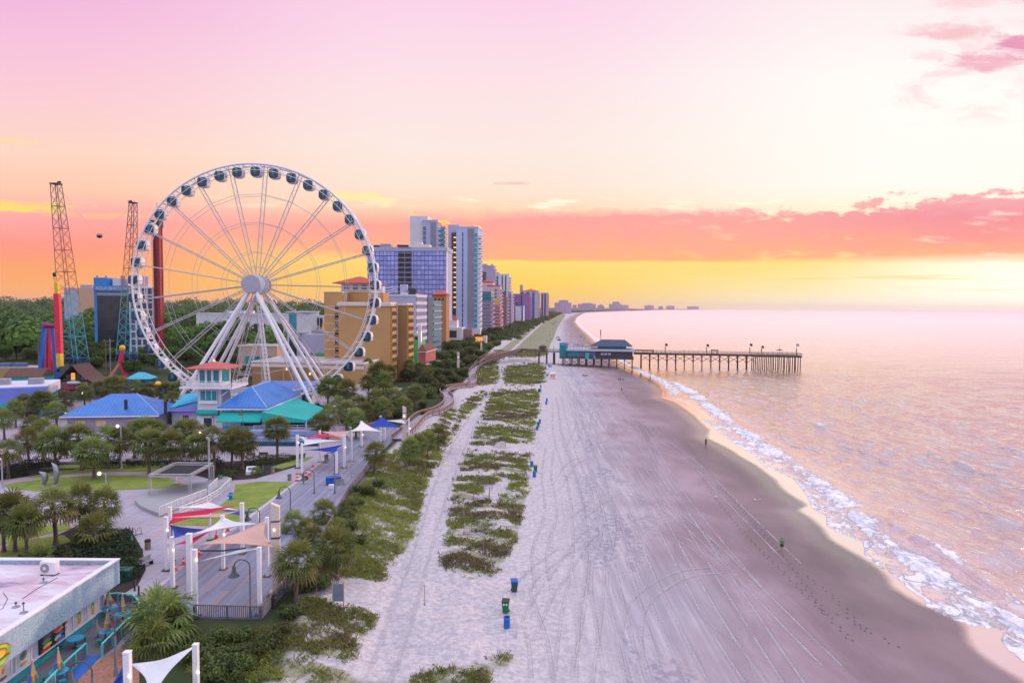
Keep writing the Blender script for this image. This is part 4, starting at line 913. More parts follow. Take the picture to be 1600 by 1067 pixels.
def balconies(root, face, x, y, w, dep, zs, slab, dark, rail=None, bars=2, rh=1.05, open_h=2.3):
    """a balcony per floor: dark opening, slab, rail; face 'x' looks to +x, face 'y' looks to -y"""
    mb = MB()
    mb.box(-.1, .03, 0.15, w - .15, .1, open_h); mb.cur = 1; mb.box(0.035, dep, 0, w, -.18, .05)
    for i in range(bars + 1): yy = w * i / bars; mb.box(0.04, dep, max(0, yy - .1), min(w, yy + .1), .05, open_h)
    mb.cur = 2; mb.box(dep - .08, dep + .02, 0.02, w - .02, .06, rh)
    me = mb.build('balcony', [dark, slab, rail or slab], None, False).data
    for z in zs:
        o = link('balcony', me, root); o.location = (x, y, z)
        if face == 'y': o.rotation_euler = (0, 0, -PI / 2)
def hip_roof(root, x0, x1, y0, y1, z, h, m, name='roof', over=.8, ridge=0.0):
    x0 -= over; x1 += over; y0 -= over; y1 += over; cx, cy = (x0 + x1) / 2, (y0 + y1) / 2; mb = MB()
    if x1 - x0 > y1 - y0: k = (y1 - y0) / 2 * (1 - ridge); A, B = (x0 + k, cy, z + h), (x1 - k, cy, z + h)
    else: k = (x1 - x0) / 2 * (1 - ridge); A, B = (cx, y0 + k, z + h), (cx, y1 - k, z + h)
    v = [(x0, y0, z), (x1, y0, z), (x1, y1, z), (x0, y1, z), A, B]
    if x1 - x0 > y1 - y0: f = [(0, 1, 5, 4), (1, 2, 5), (2, 3, 4, 5), (3, 0, 4)]
    else: f = [(0, 1, 4), (1, 2, 5, 4), (2, 3, 5), (3, 0, 4, 5)]
    mb.add(v, f); mb.add([(p_[0], p_[1], p_[2] - .22) for p_ in v[:4]], [(3, 2, 1, 0)])
    mb.add([v[i] for i in range(4)] + [(p_[0], p_[1], p_[2] - .22) for p_ in v[:4]], [(4 + i, 4 + (i + 1) % 4, (i + 1) % 4, i) for i in range(4)]); return mb.build(name, m, root)
def textmesh(txt, size, m, parent, loc, rot, name='lettering', depth=0.03, wide=1.0):
    cu = bpy.data.curves.new('t', 'FONT'); cu.body = txt; cu.size = size; cu.extrude = depth; cu.align_x = 'CENTER'; cu.align_y = 'CENTER'
    o = bpy.data.objects.new('t', cu); COL.objects.link(o); me = bpy.data.meshes.new_from_object(o.evaluated_get(bpy.context.evaluated_depsgraph_get())); bpy.data.objects.remove(o)
    me.materials.clear(); me.materials.append(m); r = link(name, me, parent); r.location = loc; r.rotation_euler = rot; r.scale = (wide, 1, 1); return r
fl = lambda h, n, z0=0: [z0 + h * i for i in range(n)]
# --- ochre hotel beside the wheel
D = 240; h_ = bld('ochre_hotel', 'tall ochre yellow hotel with blank front wall and red-roofed tower behind the wheel', 'hotel', 609, D); w, h = dims(h_, 527, 609, 476, D)
wallbox(h_, -w, 0, 0, 8, 0, h, TAN, par=.9, pm=CREAM); part(h_, 'cornice', CREAM, (-w - .5, .5, -.5, 8.5, h - .5, h + .5))
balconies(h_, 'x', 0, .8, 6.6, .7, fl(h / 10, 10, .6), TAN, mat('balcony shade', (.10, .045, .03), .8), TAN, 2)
wallbox(h_, 0.72, 3.9, 8.3, 17.5, 0, h, TAN_SHADED, par=.6, pm=CREAM); balconies(h_, 'x', 3.9, 8.8, 8.0, .7, fl(h / 10, 10, .6), TAN, mat('balcony shade', (.10, .045, .03), .8), TAN, 2)
wallbox(h_, -w - 6.5, -w - .05, 3.5, 13, 0, h + 4.2, TAN); part(h_, 'coping', CREAM, (-w - 6.7, -w + .1, 3.3, 13.2, h + 4.2, h + 4.6))
repeat(h_, 'string_course', CREAM, (-w - 6.6, -w + .05, 3.4, 3.55, 0, .22), [(0, 0, z) for z in fl(h / 9, 9, 2.2)])
balconies(h_, 'y', -w - 2.6, 3.48, 2.4, .5, fl(h / 9, 9, .4), CREAM, SHADE, TAN_SHADED, 1)
tx0, tx1 = -w - 3.0, -w + 8.0; wallbox(h_, tx0, tx1, 12, 22, h, h + 7.8, TAN); part(h_, 'cornice', CREAM, (tx0 - .3, tx1 + .3, 11.7, 22.3, h + 4.6, h + 5.0)); part(h_, 'band', CREAM, (tx0 - .06, tx1 + .06, 11.94, 22.06, h + 5.2, h + 7.8))
repeat(h_, 'window', WINBLUE, (-1.0, 1.0, 11.88, 11.93, h + 5.5, h + 7.2), [(tx0 + 2.0, 0, 0), (tx0 + 5.3, 0, 0), (tx0 + 8.6, 0, 0)])
hip_roof(h_, tx0, tx1, 12, 22, h + 7.9, 2.6, REDTILE, over=2.6, ridge=0)
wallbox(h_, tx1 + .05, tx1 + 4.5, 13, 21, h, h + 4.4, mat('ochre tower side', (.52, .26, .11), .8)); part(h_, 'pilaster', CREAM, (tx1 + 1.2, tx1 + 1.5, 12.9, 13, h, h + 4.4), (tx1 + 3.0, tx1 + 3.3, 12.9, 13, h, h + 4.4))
mb = MB(); mb.tube([(-w + 1.2, 4, h), (-w + 1.2, 4, h + 4.6)], .3, 8); mb.ball((-w + 1.2, 4, h + 5), .5); mb.build('vent_stack', METAL, h_)
# --- low ochre annex in front of it
D = 222; a_ = bld('hotel_annex', 'low ochre hotel annex with flat grey roof and balcony end wall beside palms', 'hotel', 568, D); w, h = dims(a_, 495, 568, 569, D)
wallbox(a_, -w, 0, 0, 26, 0, h, TAN, par=.5, pm=CREAM); part(a_, 'roof', ROOFG, (-w + .3, -.3, .3, 25.7, h, h + .12)); part(a_, 'base_band', CREAM, (-w - .04, .04, -.05, -.005, 0, 1.5))
wallbox(a_, -w - 24, -w - .02, 3.0, 26, 0, h - .1, TAN_SHADED, par=.4, pm=CREAM); part(a_, 'roof', ROOFG, (-w - 23.7, -w - .3, 3.3, 25.7, h - .1, h + .02)); part(a_, 'cornice', CREAM, (-w - 24.1, -w - .06, 2.85, 2.99, h - 1.6, h - .5), (-w, 0, -.16, -.06, h - 1.7, h - .6))
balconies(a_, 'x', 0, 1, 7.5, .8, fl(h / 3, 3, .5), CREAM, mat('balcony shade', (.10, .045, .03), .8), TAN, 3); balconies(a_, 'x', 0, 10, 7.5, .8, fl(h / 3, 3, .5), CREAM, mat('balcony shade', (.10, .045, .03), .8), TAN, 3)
repeat(a_, 'wall_lamp', mat('lit wall lamp', (1.0, .55, .2), .5, emit=4), (-.18, .18, -.2, 0, -.3, .3), [(-w - 12, 2.95, h - 2.2), (-w - 4, 2.95, h * .55), (-w + 2.0, -.06, h * .5)])
repeat(a_, 'pilaster', TAN, (-.25, .25, 2.8, 2.99, 0, h - 1.7), [(-w - 20, 0, 0), (-w - 13, 0, 0), (-w - 2, 0, 0)])
# --- mirrored tower
D = 520; g_ = bld('glass_tower', 'wide mirrored glass tower with dark balcony column behind the ochre hotel', 'hotel', 698, D); w, h = dims(g_, 572, 698, 390, D)
wallbox(g_, -w, 0, 0, 24, 0, h, LILAC); part(g_, 'curtain_wall', curtain('mirror glass', (0.27, 0.32, 0.64), 2.9, 3.6, (.07, .07, .16), vary=.2, lw=.14), (-w, -.6, -.25, -.003, 0, h - 1.5))
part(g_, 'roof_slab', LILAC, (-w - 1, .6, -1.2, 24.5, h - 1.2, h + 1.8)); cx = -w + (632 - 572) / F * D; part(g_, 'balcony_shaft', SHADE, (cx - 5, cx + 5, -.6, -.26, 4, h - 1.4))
repeat(g_, 'balcony', GREYW, (cx - 5, cx + 5, -1.3, -.62, 0, .9), [(0, 0, z) for z in fl(3.7, 19, 4)]); part(g_, 'shaft_post', GREYW, (cx - .25, cx + .25, -1.25, -.61, 4, h - 1.4))
repeat(g_, 'roof_unit', METAL, (-4, 4, 3, 10, h + 1.81, h + 4.6), [(-w + 13, 0, 0)]); repeat(g_, 'roof_unit', SHADE, (-2, 2, 4, 8, h + 1.81, h + 4), [(-w + 24, 0, 0), (-w + 28, 1, 0), (-w + 5, 2, 0)])
part(g_, 'penthouse', CREAM, (-w + 31, -w + 47, 4, 14, h + 1.81, h + 4.2), (-w + 36, -w + 41, 5, 10, h + 4.2, h + 6.2)); part(g_, 'glowing_edge', mat('glowing edge strip', (1.0, .66, .42), .5, emit=1.0), (.005, .25, -.15, .2, 6, h - 1.3))  # tower edge strip made to glow warm, no lamp there
# --- striped mid-rise on the avenue
D = 330; s_ = bld('striped_hotel', 'lilac mid-rise with blank front wall and blue striped window side', 'hotel', 649, D); w, h = dims(s_, 600, 649, 462, D)
wallbox(s_, -w, 0, 0, 26, 0, h, LILAC, par=.6, pm=WHITEW); n = 9
repeat(s_, 'window_band', WINBLUE, (.003, .25, .8, 25.5, 0, h / n * .52), [(0, 0, z + 1) for z in fl(h / n, n, 0)]); repeat(s_, 'spandrel', mat('striped spandrel', (.58, .52, .68), .7), (.002, .4, .8, 25.5, 0, h / n * .44), [(0, 0, z + 1 + h / n * .53) for z in fl(h / n, n, 0)])
repeat(s_, 'mullion', LILAC, (.26, .36, -.1, .1, 1, h), [(0, 1.6 + 2.6 * i, 0) for i in range(10)])
wallbox(s_, -8, .6, 26.3, 40, 0, h - .4, mat('slate wall', (.05, .09, .13), .7), 'stair_core'); wallbox(s_, -8, .1, 40.3, 66, 0, h - 2, mat('petrol wall', (.06, .17, .27), .6), 'rear_wing')
repeat(s_, 'balcony', WINBLUE, (.11, .9, 41, 65, 0, .9), [(0, 0, z) for z in fl((h - 2) / n, n, .5)])
mb = MB(); mb.tube([(-7.5, 8, h), (-7.5, 8, h + 5.6)], 2.0, 18); mb.build('stair_drum', LILAC, s_)
mb = MB()
for i in range(3): mb.bar((-17, 4 + i, h + .6 + 1.5 * i), (-10, 4 + i, h + 2.6 + 1.0 * i), .35)
mb.box(-19, -17, 3, 8, h, h + 4.5); mb.build('stair_ramp', WHITEW, s_); repeat(s_, 'roof_unit', SHADE, (0, 3, 5, 9, h, h + 3.6), [(2 - 6, 0, 0)]); repeat(s_, 'roof_unit', WHITEW, (0, 3.4, 3, 5, h, h + 1.5), [(-8, 0, 0)])
# --- green and red street building
D = 305; q_ = bld('green_shop', 'lime green building with white pylon at the foot of the lilac hotel', 'shop', 657, D); w, h = dims(q_, 640, 657, 533, D); GREEN = mat('lime render', (.10, .42, .12), .7)
wallbox(q_, -w, 0, 0, 10, 0, h, GREEN); part(q_, 'upper_block', mat('dull green', (.22, .38, .22), .7), (-w, -1.2, 1, 10, h, h + 2.6)); part(q_, 'pylon', WHITEW, (-1.1, .3, -.4, 1.2, 2, h + 7.2)); repeat(q_, 'window', SHADE, (0, 1.3, .93, .98, h + .5, h + 1.9), [(-w + .5, 0, 0), (-w + 2.2, 0, 0)])
part(q_, 'pylon_light', mat('lit sign yellow', (1, .8, .35), .5, emit=1.2), (.305, .36, -.3, .9, h, h + 4))
D = 290; q_ = bld('brick_pavilion', 'red walled pavilion with brown roof and pale eave right of the green building', 'restaurant', 657, D); w, h = 3, 9.5; BRICK = mat('red boarding', (.42, .13, .12), .8, var=.25, scale=1.5, streak=True)
wallbox(q_, -1, 2.2, 0, 22, 2.5, h - 2, BRICK); part(q_, 'eave', CREAM, (-1.4, 2.8, -.4, 22.4, h - 2, h - 1.6)); mb = MB(); mb.add([(-1.4, -.4, h - 1.59), (2.8, -.4, h - 1.59), (2.8, 22.4, h - 1.59), (-1.4, 22.4, h - 1.59), (0.2, 2, h + 1.3), (.2, 20, h + 1.3)], [(0, 1, 4), (1, 2, 5, 4), (2, 3, 5), (3, 0, 4, 5)]); mb.build('roof', mat('brown roof', (.15, .06, .045), .8, var=.25, scale=1.5), q_)
part(q_, 'base', SHADE, (-.8, 2, .2, 21.8, 0, 2.5)); part(q_, 'lower_eave', CREAM, (2.2, 4.5, -.3, 22, 2.2, 2.5))
D = 450; q_ = bld('orange_hotel', 'narrow orange brown building with red crested roof reflected beside glass tower', 'hotel', 697, D); w, h = dims(q_, 676, 697, 462, D)
wallbox(q_, -w, 0, 0, 12, 0, h, mat('burnt orange render', (.40, .19, .08), .8), par=.8, pm=REDTILE); hip_roof(q_, -w, 0, 0, 12, h + .8, 3, REDTILE, over=.6); repeat(q_, 'window', SHADE, (-.6, .6, -.06, -.004, 0, 1.5), [(-w + 1.8 + 2.5 * i, 0, h - 3.2) for i in range(3)])
# --- tall twin tower
D = 640; t_ = bld('twin_tower', 'tallest pale tower with stepped white wings, orange lit edges and curved balconies', 'tower', 699, D); w, h = dims(t_, 639, 699, 345, D)
w1 = (667 - 639) / F * D; wallbox(t_, -w, -w + w1, 2, 20, 0, pt(660, 337, D).z - 3, WHITEW); wallbox(t_, -w + 12, -9, 0, 20, 0, h, LILAC, par=.8)
for x0, x1, m in ((-w + 13, -w + 15.5, WINBLUE), (-w + 20, -w + 25, GREYW), (-w + 29.5, -w + 34, TEALGL)):
    if m is GREYW: part(t_, 'grey_panel', m, (x0, x1, -.3, -.003, 4, h - 1.5))
    else: repeat(t_, 'window', m, (x0, x1, -.3, -.003, 0, 3.3), [(0, 0, z) for z in fl(4.3, int(h / 4.3) - 1, 3)])
part(t_, 'roof_edge', mat('glowing roof edge', (1, .45, .12), .5, emit=1.1), (-9, -1, -1, 20, h - .9, h - .2)); balconies(t_, 'x', -9, 0, 18, 5.5, fl(4.3, int(h / 4.3) - 1, 3), LILAC, SHADE, WHITEW, 2)  # orange light on the roof edge put in as emission, not a lamp
D = 585; k_ = 585; h2 = pt(720, 355, D).z - 3; o_ = Vector(((700 - 699) / F * D, D - 640 + 12, 0))
X_ = lambda u: (u - 800) / F * D - t_.location.x + 4.2
wallbox(t_, X_(694), X_(712), -34, -18, 0, pt(705, 347, D).z - 3, LILAC, 'stair_block'); part(t_, 'shaft', mat('dark shaft', (.05, .05, .04), .7), (X_(700), X_(712), -36, -34.01, 20, pt(705, 360, D).z - 3))
repeat(t_, 'landing_lamp', mat('lit landing', (1.0, .52, .10), .5, emit=1.6), (X_(703.5), X_(707.5), -36.25, -36.02, 0, .8), [(0, 0, z) for z in fl(4.35, 15, 26)]); repeat(t_, 'landing', GREYW, (X_(700), X_(712), -36.5, -36.3, 0, .35), [(0, 0, z) for z in fl(4.35, 16, 24.2)])
part(t_, 'shaft_edge', mat('copper edge', (.40, .20, .13), .6), (X_(708.8), X_(710), -36.7, -36.02, 20, h2))
wallbox(t_, X_(712), X_(746), -50, -20, 0, h2, BLUEW, 'front_wing', par=.8); part(t_, 'grey_panel', GREYW, (X_(730), X_(740), -50.3, -50.004, 8, h2 - 1)); repeat(t_, 'window', TEALGL, (X_(740.5), X_(745), -50.3, -50.004, 0, 3.0), [(0, 0, z) for z in fl(4.3, int(h2 / 4.3) - 2, 9)])
repeat(t_, 'slit_window', SHADE, (X_(721.5), X_(723), -50.25, -50.004, 0, 3.6), [(0, 0, z) for z in fl(4.3, int(h2 / 4.3) - 2, 9)])
balconies(t_, 'x', X_(746), -50, 12, 2.6, fl(4.3, int(h2 / 4.3) - 2, 8), WHITEW, SHADE, mat('pink rail', (.72, .55, .58), .6), 2); part(t_, 'podium', WHITEW, (X_(712), X_(752), -56, -50.31, 0, 8), (X_(702), X_(713), -60, -50.31, 5, 12)); part(t_, 'roof_edge_glow', mat('glowing roof edge', (1, .45, .12), .5, emit=1.1), (X_(741), X_(748), -50.8, -36, h2 + .81, h2 + 1.4))  # front wing roof edge gets the same painted orange glow
D = 470; q_ = bld('podium_cafe', 'white box cafe with big dark window at the foot of the tallest tower', 'restaurant', 722, D); w, h = dims(q_, 701, 722, 512, D); wallbox(q_, -w, 0, 0, 14, 4, h, WHITEW); part(q_, 'window', WINDOW, (-w + .6, -w + 5.5, -.15, -.004, h * .45, h - 2)); part(q_, 'base', SHADE, (-w + 1, -1, 1, 13, 0, 4)); part(q_, 'upper_room', WHITEW, (-w, -w + 5, 4, 12, h, h + 5)); part(q_, 'sign_block', mat('red sign', (.6, .08, .08), .5, emit=.3), (-w + 2.6, -w + 5, 3.6, 3.95, h + 5.02, h + 8)); part(q_, 'side_wing', mat('mauve brick', (.30, .16, .20), .8), (.05, 6, 6, 16, 0, h - 1)); part(q_, 'lit_front', mat('lit orange front', (1.0, .38, .10), .5, emit=.6), (6.05, 13, 12, 16, 0, 5.5)); part(q_, 'pier', CREAM, (13.05, 15.5, 11, 16, 0, 6.5))
# --- row of towers towards the far shore: base unit with floors of balconies and window strips
def tower(name, label, u0, u1, vt, D, dep, m, roofm=None, front=(), fm=None, side=True, vb=None, sidem=None, fh=4.2, par=1.0, nmax=30, bw=None, group=None):
    r = bld(name, label, 'tower', u1, D, group); w, h = dims(r, u0, u1, vt, D); wallbox(r, -w, 0, 0, dep, 0, h, m, par=par, pm=roofm or m)
    n = min(nmax, int(h / fh) - 1)
    for (f0, f1, mm, mode) in front:
        x0, x1 = -w + w * f0, -w + w * f1
        if mode == 's': part(r, 'window_strip', mm, (x0, x1, -.35, -.004, 3, h - 2))
        elif mode == 'p': part(r, 'wall_panel', mm, (x0, x1, -.3, -.003, 0, h - 1))
        else: repeat(r, 'window', mm, (x0, x1, -.35, -.004, 0, fh * .5), [(0, 0, z) for z in fl(h / (n + 1), n, h / (n + 1) * .6)])
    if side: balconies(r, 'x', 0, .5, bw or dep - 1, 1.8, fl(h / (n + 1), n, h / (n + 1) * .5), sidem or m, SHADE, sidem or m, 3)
    return r, w, h
W_, SD = WINDOW, SHADE; PINKW = mat('pink render', (.62, .42, .46), .8, var=.07, scale=.1); MAUVE = mat('mauve render', (.42, .34, .50), .8, var=.07, scale=.1); PURP = mat('purple render', (.30, .13, .36), .8, var=.08, scale=.1)
r, w, h = tower('grey_hotel', 'grey hotel with teal top band directly right of the tallest tower', 752.5, 767, 457, 690, 24, GREYW, TEALGL, [(.0, 1, TEALGL, 'p')] if 0 else [], side=True, sidem=MAUVE); part(r, 'top_band', mat('teal band', (.02, .22, .26), .5), (-w - .1, .1, -.4, -.005, h - 7.5, h - 1)); repeat(r, 'storey_band', MAUVE, (-w, 0, -.5, -.004, 0, 1.1), [(0, 0, z) for z in fl(h / 12, 9, 2)])
r, w, h = tower('red_hotel', 'pink red balcony hotel low in front of the yellow striped tower', 767.5, 781, 477, 740, 22, mat('coral render', (.50, .19, .21), .8), None, [], sidem=PINKW); repeat(r, 'front_balcony', PINKW, (-w, 0, -1.2, -.004, 0, .9), [(0, 0, z) for z in fl(h / 8, 8, 2)])
r, w, h = tower('pink_hotel', 'pink tower with dark red roof line and yellow panel right of the tallest tower', 761, 781, 447, 860, 26, PINKW, REDTILE, [(.38, .96, mat('yellow panel', (.62, .40, .10), .7), 'p')] if 0 else [(.62, .74, SD, 'w')], sidem=LILAC); part(r, 'yellow_panel', mat('yellow panel', (.62, .40, .10), .7), (-w * .6, -w * .02, -.36, -.01, h * .42, h * .72))
r, w, h = tower('gabled_hotel', 'pale pink tower with dark red curved gables behind the teal topped hotel', 752, 770, 441, 930, 26, PINKW, REDTILE, [], side=False); hip_roof(r, -w * .95, -w * .1, 2, 22, h + .6, 4, REDTILE, over=.3)
r, w, h = tower('mauve_slab', 'mauve slab tower with a small dark window high on its flank', 753, 771.5, 416, 1000, 24, MAUVE, None, [], sidem=LILAC); part(r, 'dark_window', WINDOW, (-w, -w + 6, -.4, -.004, h - 28, h - 8)); part(r, 'roof_room', MAUVE, (-w, -w + 7, 2, 10, h, h + 3.4), (-5, -2, 3, 8, h, h + 3))
r, w, h = tower('brown_hotel', 'narrow brown tower with blue top left of the round white tower', 781.5, 791, 460, 900, 30, mat('brown render', (.26, .15, .17), .8), WINBLUE, [], sidem=MAUVE); part(r, 'top_room', WINBLUE, (-w * .8, 0, 1, 9, h + 1, h + 4.5))
r, w, h = tower('round_tower', 'white tower with blue window columns and rounded balcony edge', 774, 795, 429, 1080, 30, WHITEW, None, [(.0, .2, WINBLUE, 's'), (.46, .54, SD, 's'), (.72, .8, W_, 's')], sidem=PINKW, bw=24); part(r, 'roof_room', MAUVE, (-w, -w * .75, 2, 10, h, h + 3.5))
r, w, h = tower('lilac_wing', 'lilac balcony slab below the round white tower', 790, 799, 456, 1010, 30, LILAC, None, [(.1, .24, W_, 's'), (.4, .54, W_, 's'), (.7, .84, W_, 's')], sidem=PINKW)
r, w, h = tower('purple_hotel', 'purple tower behind the small blue and white block', 798, 828, 460, 1250, 40, PURP, None, [(.25, .3, SD, 'w'), (.42, .46, SD, 'w'), (.52, .6, SD, 's')], side=True, sidem=PURP); 
r, w, h = tower('blue_white_block', 'small white block with blue corner stripes in front of the purple tower', 801, 818, 478, 1130, 24, WHITEW, mat('blue panel', (.06, .20, .55), .6), [(.12, .26, mat('blue panel', (.06, .20, .55), .6), 'p'), (.8, .97, mat('blue panel', (.06, .20, .55), .6), 'p')], side=False); part(r, 'roof_room', mat('navy room', (.05, .07, .2), .7), (-w * .75, -w * .5, 2, 8, h + 1, h + 5.5))
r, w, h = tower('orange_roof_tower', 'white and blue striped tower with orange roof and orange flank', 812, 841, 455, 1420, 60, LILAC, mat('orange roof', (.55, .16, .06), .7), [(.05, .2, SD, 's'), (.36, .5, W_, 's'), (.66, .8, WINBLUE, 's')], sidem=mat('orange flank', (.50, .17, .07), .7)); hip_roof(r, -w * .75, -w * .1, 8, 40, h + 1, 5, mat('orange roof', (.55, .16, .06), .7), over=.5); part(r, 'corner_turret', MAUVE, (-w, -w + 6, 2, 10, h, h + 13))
r, w, h = tower('end_tower', 'last lilac tower of the row with orange sunlit edge', 845, 856, 458, 1750, 50, MAUVE, None, [(.1, .3, W_, 's'), (.5, .7, SD, 's')], sidem=mat('orange flank', (.50, .17, .07), .7))  # sunlit edge put into the orange colour of the side
FARB = mat('far pale wall', (.42, .30, .40), .9)
for i, (u0, u1, v0, v1, D, lab) in enumerate(((868, 893, 473, 469, 3000, 'far lilac block with stepped top nearest along the far shore'), (896, 901, 477, 476, 3800, 'small far block between two wider far blocks'), (904, 931, 475, 473.5, 4600, 'wide far pink block on the far shore'), (935, 944, 477.5, 476, 5400, 'low far pink block left of the far peaked block'), (953, 972, 475, 471.5, 6200, 'far pink block with central peak on the far shore'), (972, 982, 477, 476.5, 6400, 'low far block right of the far peaked block'),
        (1008, 1022, 477.6, 476.8, 9500, 'tiny far building right along the far shore strip'), (1030, 1036, 478.6, 478.2, 10500, 'tiny far building second along the far shore strip'), (1042, 1054, 478.2, 477.6, 11500, 'tiny far building third along the far shore strip'), (1075, 1092, 479, 478.7, 13500, 'tiny far building last along the far shore strip'))):
    r = bld('far_building', lab, 'building', u1, D, 'far buildings on the bay', 0); w, h = dims(r, u0, u1, v0, D); wallbox(r, -w, 0, 0, 60, 0, h, FARB); n = max(2, int(w / 14)); h1 = pt(u1, v1, D).z - r.location.z; part(r, 'upper_storey', FARB, (-w * .75, -w * .2, 5, 50, h, h1)); repeat(r, 'window_strip', MAUVE, (-w / n * .18, w / n * .18, -.6, -.01, h * .25, h * .92), [(-w + w * (i_ + .5) / n, 0, 0) for i_ in range(n)])
# --- left: dark glass hotel
D = 330; q_ = bld('dark_glass_hotel', 'dark glass hotel with blue edge and name sign left of the wheel', 'hotel', 205, D, rz=.05); w, h = dims(q_, 149, 205, 455, D); wallbox(q_, -w, 0, 0, 14, 0, h, mat('blue cladding', (.03, .24, .62), .55))
part(q_, 'glass_front', curtain('black glass', (.020, .030, .034), 2.2, 3.0, (.01, .012, .014), .08, 0.0, .4, .04), (-w + 1.6, -.1, -.5, -.004, 0, h)); part(q_, 'sign_band', mat('sign blue', (.06, .24, .56), .6), (-w, .05, -.55, 14, h + .01, h + 2.6)); textmesh('AQUA BEACH INN', 2.0, WHITEW, q_, (-w * .47, -.62, h + 1.25), (PI / 2, 0, 0), wide=.95)
part(q_, 'roof_block', mat('blue cladding', (.03, .24, .62), .55), (-w, -w * .62, 0, 9, h + 2.6, h + 6.4)); part(q_, 'roof_room', WHITEW, (-w * .55, -w * .12, 2, 9, h + 2.6, h + 6)); repeat(q_, 'chimney', METAL, (-.3, .3, 1, 1.6, h + 2.6, h + 7.4), [(-w + 1, 0, 0), (-w + 5.2, 0, 0), (-w * .28, 0, 0), (-w * .2, 0, 0)])
repeat(q_, 'reflection_band', mat('painted pale reflection', (.20, .26, .34), .15), (-w + 1.7, -.2, -.52, -.505, 0, 1.5), [(0, 0, h - 2.2)])  # lighter reflection painted on as a band near the top of the glass
D = 331; q_ = bld('white_grid_hotel', 'white hotel wing with a grid of recessed balconies right of the dark glass hotel', 'hotel', 249, D, rz=.05); w, h = dims(q_, 205.5, 249, 450, D); wallbox(q_, -w, 0, 0, 2.5, 0, h, WHITEW, par=.5); nx_, nz_ = 5, 10; cw, chh = w / nx_, h / nz_
repeat(q_, 'window', mat('grid recess', (.10, .10, .17), .5, var=.4), (.35, cw - .35, -.2, -.004, .5, chh - .4), [(-w + cw * i, 0, chh * j) for i in range(nx_) for j in range(nz_)])
fr = MB()
for i in range(nx_ + 1): fr.box(-w + cw * i - .3, -w + cw * i + .3, -.9, -.21, 0, h)
for j in range(nz_ + 1): fr.box(-w, 0, -.85, -.22, chh * j - .2, chh * j + .25)
fr.build('balcony_grid', WHITEW, q_); repeat(q_, 'lit_window', mat('lit window', (1, .45, .15), .5, emit=1.5), (0, .9, -.26, -.205, 0, .8), [(-w + cw * 2 + 1, 0, chh * 8 + .6), (-w + cw * 2 + 1.3, 0, chh * 6 + .6), (-w + cw + 1, 0, .6)]); part(q_, 'roof_room', PINKW, (-w * .95, -w * .4, .6, 2.2, h + .5, h + 5.5))
q_ = bld('plain_block', 'plain pale block with warm side wall left of the dark glass hotel', 'building', 148, 700, rz=.25); w, h = dims(q_, 106, 148, 450, 700); wallbox(q_, -w * .55, 0, 0, 20, 0, h, mat('peach wall', (.62, .36, .24), .8)); wallbox(q_, -w, -w * .55 - .05, 0, 20, 0, h, LILAC); part(q_, 'roof_room', MAUVE, (-w * .5, -w * .1, 3, 10, h, h + 3.2))
# --- mid distance between wheel and hotels
D = 430; q_ = bld('white_garage', 'long white flat building with dark openings behind the wheel legs', 'building', 452, D, rz=.04); w, h = dims(q_, 309, 452, 491, D); wallbox(q_, -w, 0, 0, 22, 0, h, WHITEW, par=.4); repeat(q_, 'window', SHADE, (-3.6, 3.6, -.3, -.004, h * .42, h * .72), [(-w + 6 + 11 * i, 0, 0) for i in range(5)]); part(q_, 'dark_lower', SHADE, (-w + 1, -w + 22, -.3, -.004, 0, h * .38)); part(q_, 'roof_room', WHITEW, (-w * .7, -w * .45, 4, 14, h, h + 2)); mb = MB(); mb.tube([(-w * .68, 6, h), (-w * .68, 6, h + 7)], .12, 5); mb.build('mast', METAL, q_)
D = 335; q_ = bld('white_offices', 'white block with teal glass stair and grey balcony front behind the wheel', 'building', 487, D, rz=.02); w, h = dims(q_, 449, 487, 488, D); wallbox(q_, -w, 0, 0, 14, 0, h, WHITEW); part(q_, 'glass_stair', TEALGL, (-w + .9, -w + 4.4, -.3, -.004, h * .55, h - .8)); part(q_, 'lower_stair', SHADE, (-w + .9, -w + 4.4, -.3, -.004, 1, h * .5)); repeat(q_, 'balcony', GREYW, (-w + 5.4, -.6, -.9, -.004, 0, 1.9), [(0, 0, z) for z in fl(2.6, 4, 4)]); part(q_, 'flat_roof', WHITEW, (-w - .4, .4, -1, 14.4, h, h + .4))
D = 345; q_ = bld('white_arcade', 'small white arcade with dark bays and yellow corner sign left of the ochre hotel', 'building', 503, D, rz=.02); w, h = dims(q_, 486.5, 503, 493, D); wallbox(q_, -w, 0, 0, 12, 0, h, WHITEW); repeat(q_, 'window', SHADE, (0, 1.3, -.2, -.004, h * .45, h - 1.2), [(-w + .7 + 1.8 * i, 0, 0) for i in range(3)]); part(q_, 'sign', mat('yellow sign', (.75, .40, .03), .5, emit=.25), (.02, 2, -.3, .1, h * .3, h * .8), (1.0, 2.4, -.6, 0, h * .8 + .01, h * .95))
D = 286; q_ = bld('green_base_hall', 'windowless pale hall with lime green ground floor beside the ochre hotel', 'hall', 514, D, rz=.02); w, h = dims(q_, 472, 514, 523, D); wallbox(q_, -w, 0, 0, 16, h * .48, h, LILAC); part(q_, 'lower_wall', GREEN, (-w * .62, -.02, .03, 15.9, 0, h * .48)); part(q_, 'dark_bay', SHADE, (-w, -w * .62 - .02, .3, 15.9, 0, h * .48)); part(q_, 'roof', ROOFG, (-w + .3, -.3, .3, 15.7, h, h + .15)); repeat(q_, 'roof_unit', METAL, (-2, 2, 4, 8, h + .16, h + 1.8), [(-4, 0, 0), (-7, 2, 0)])
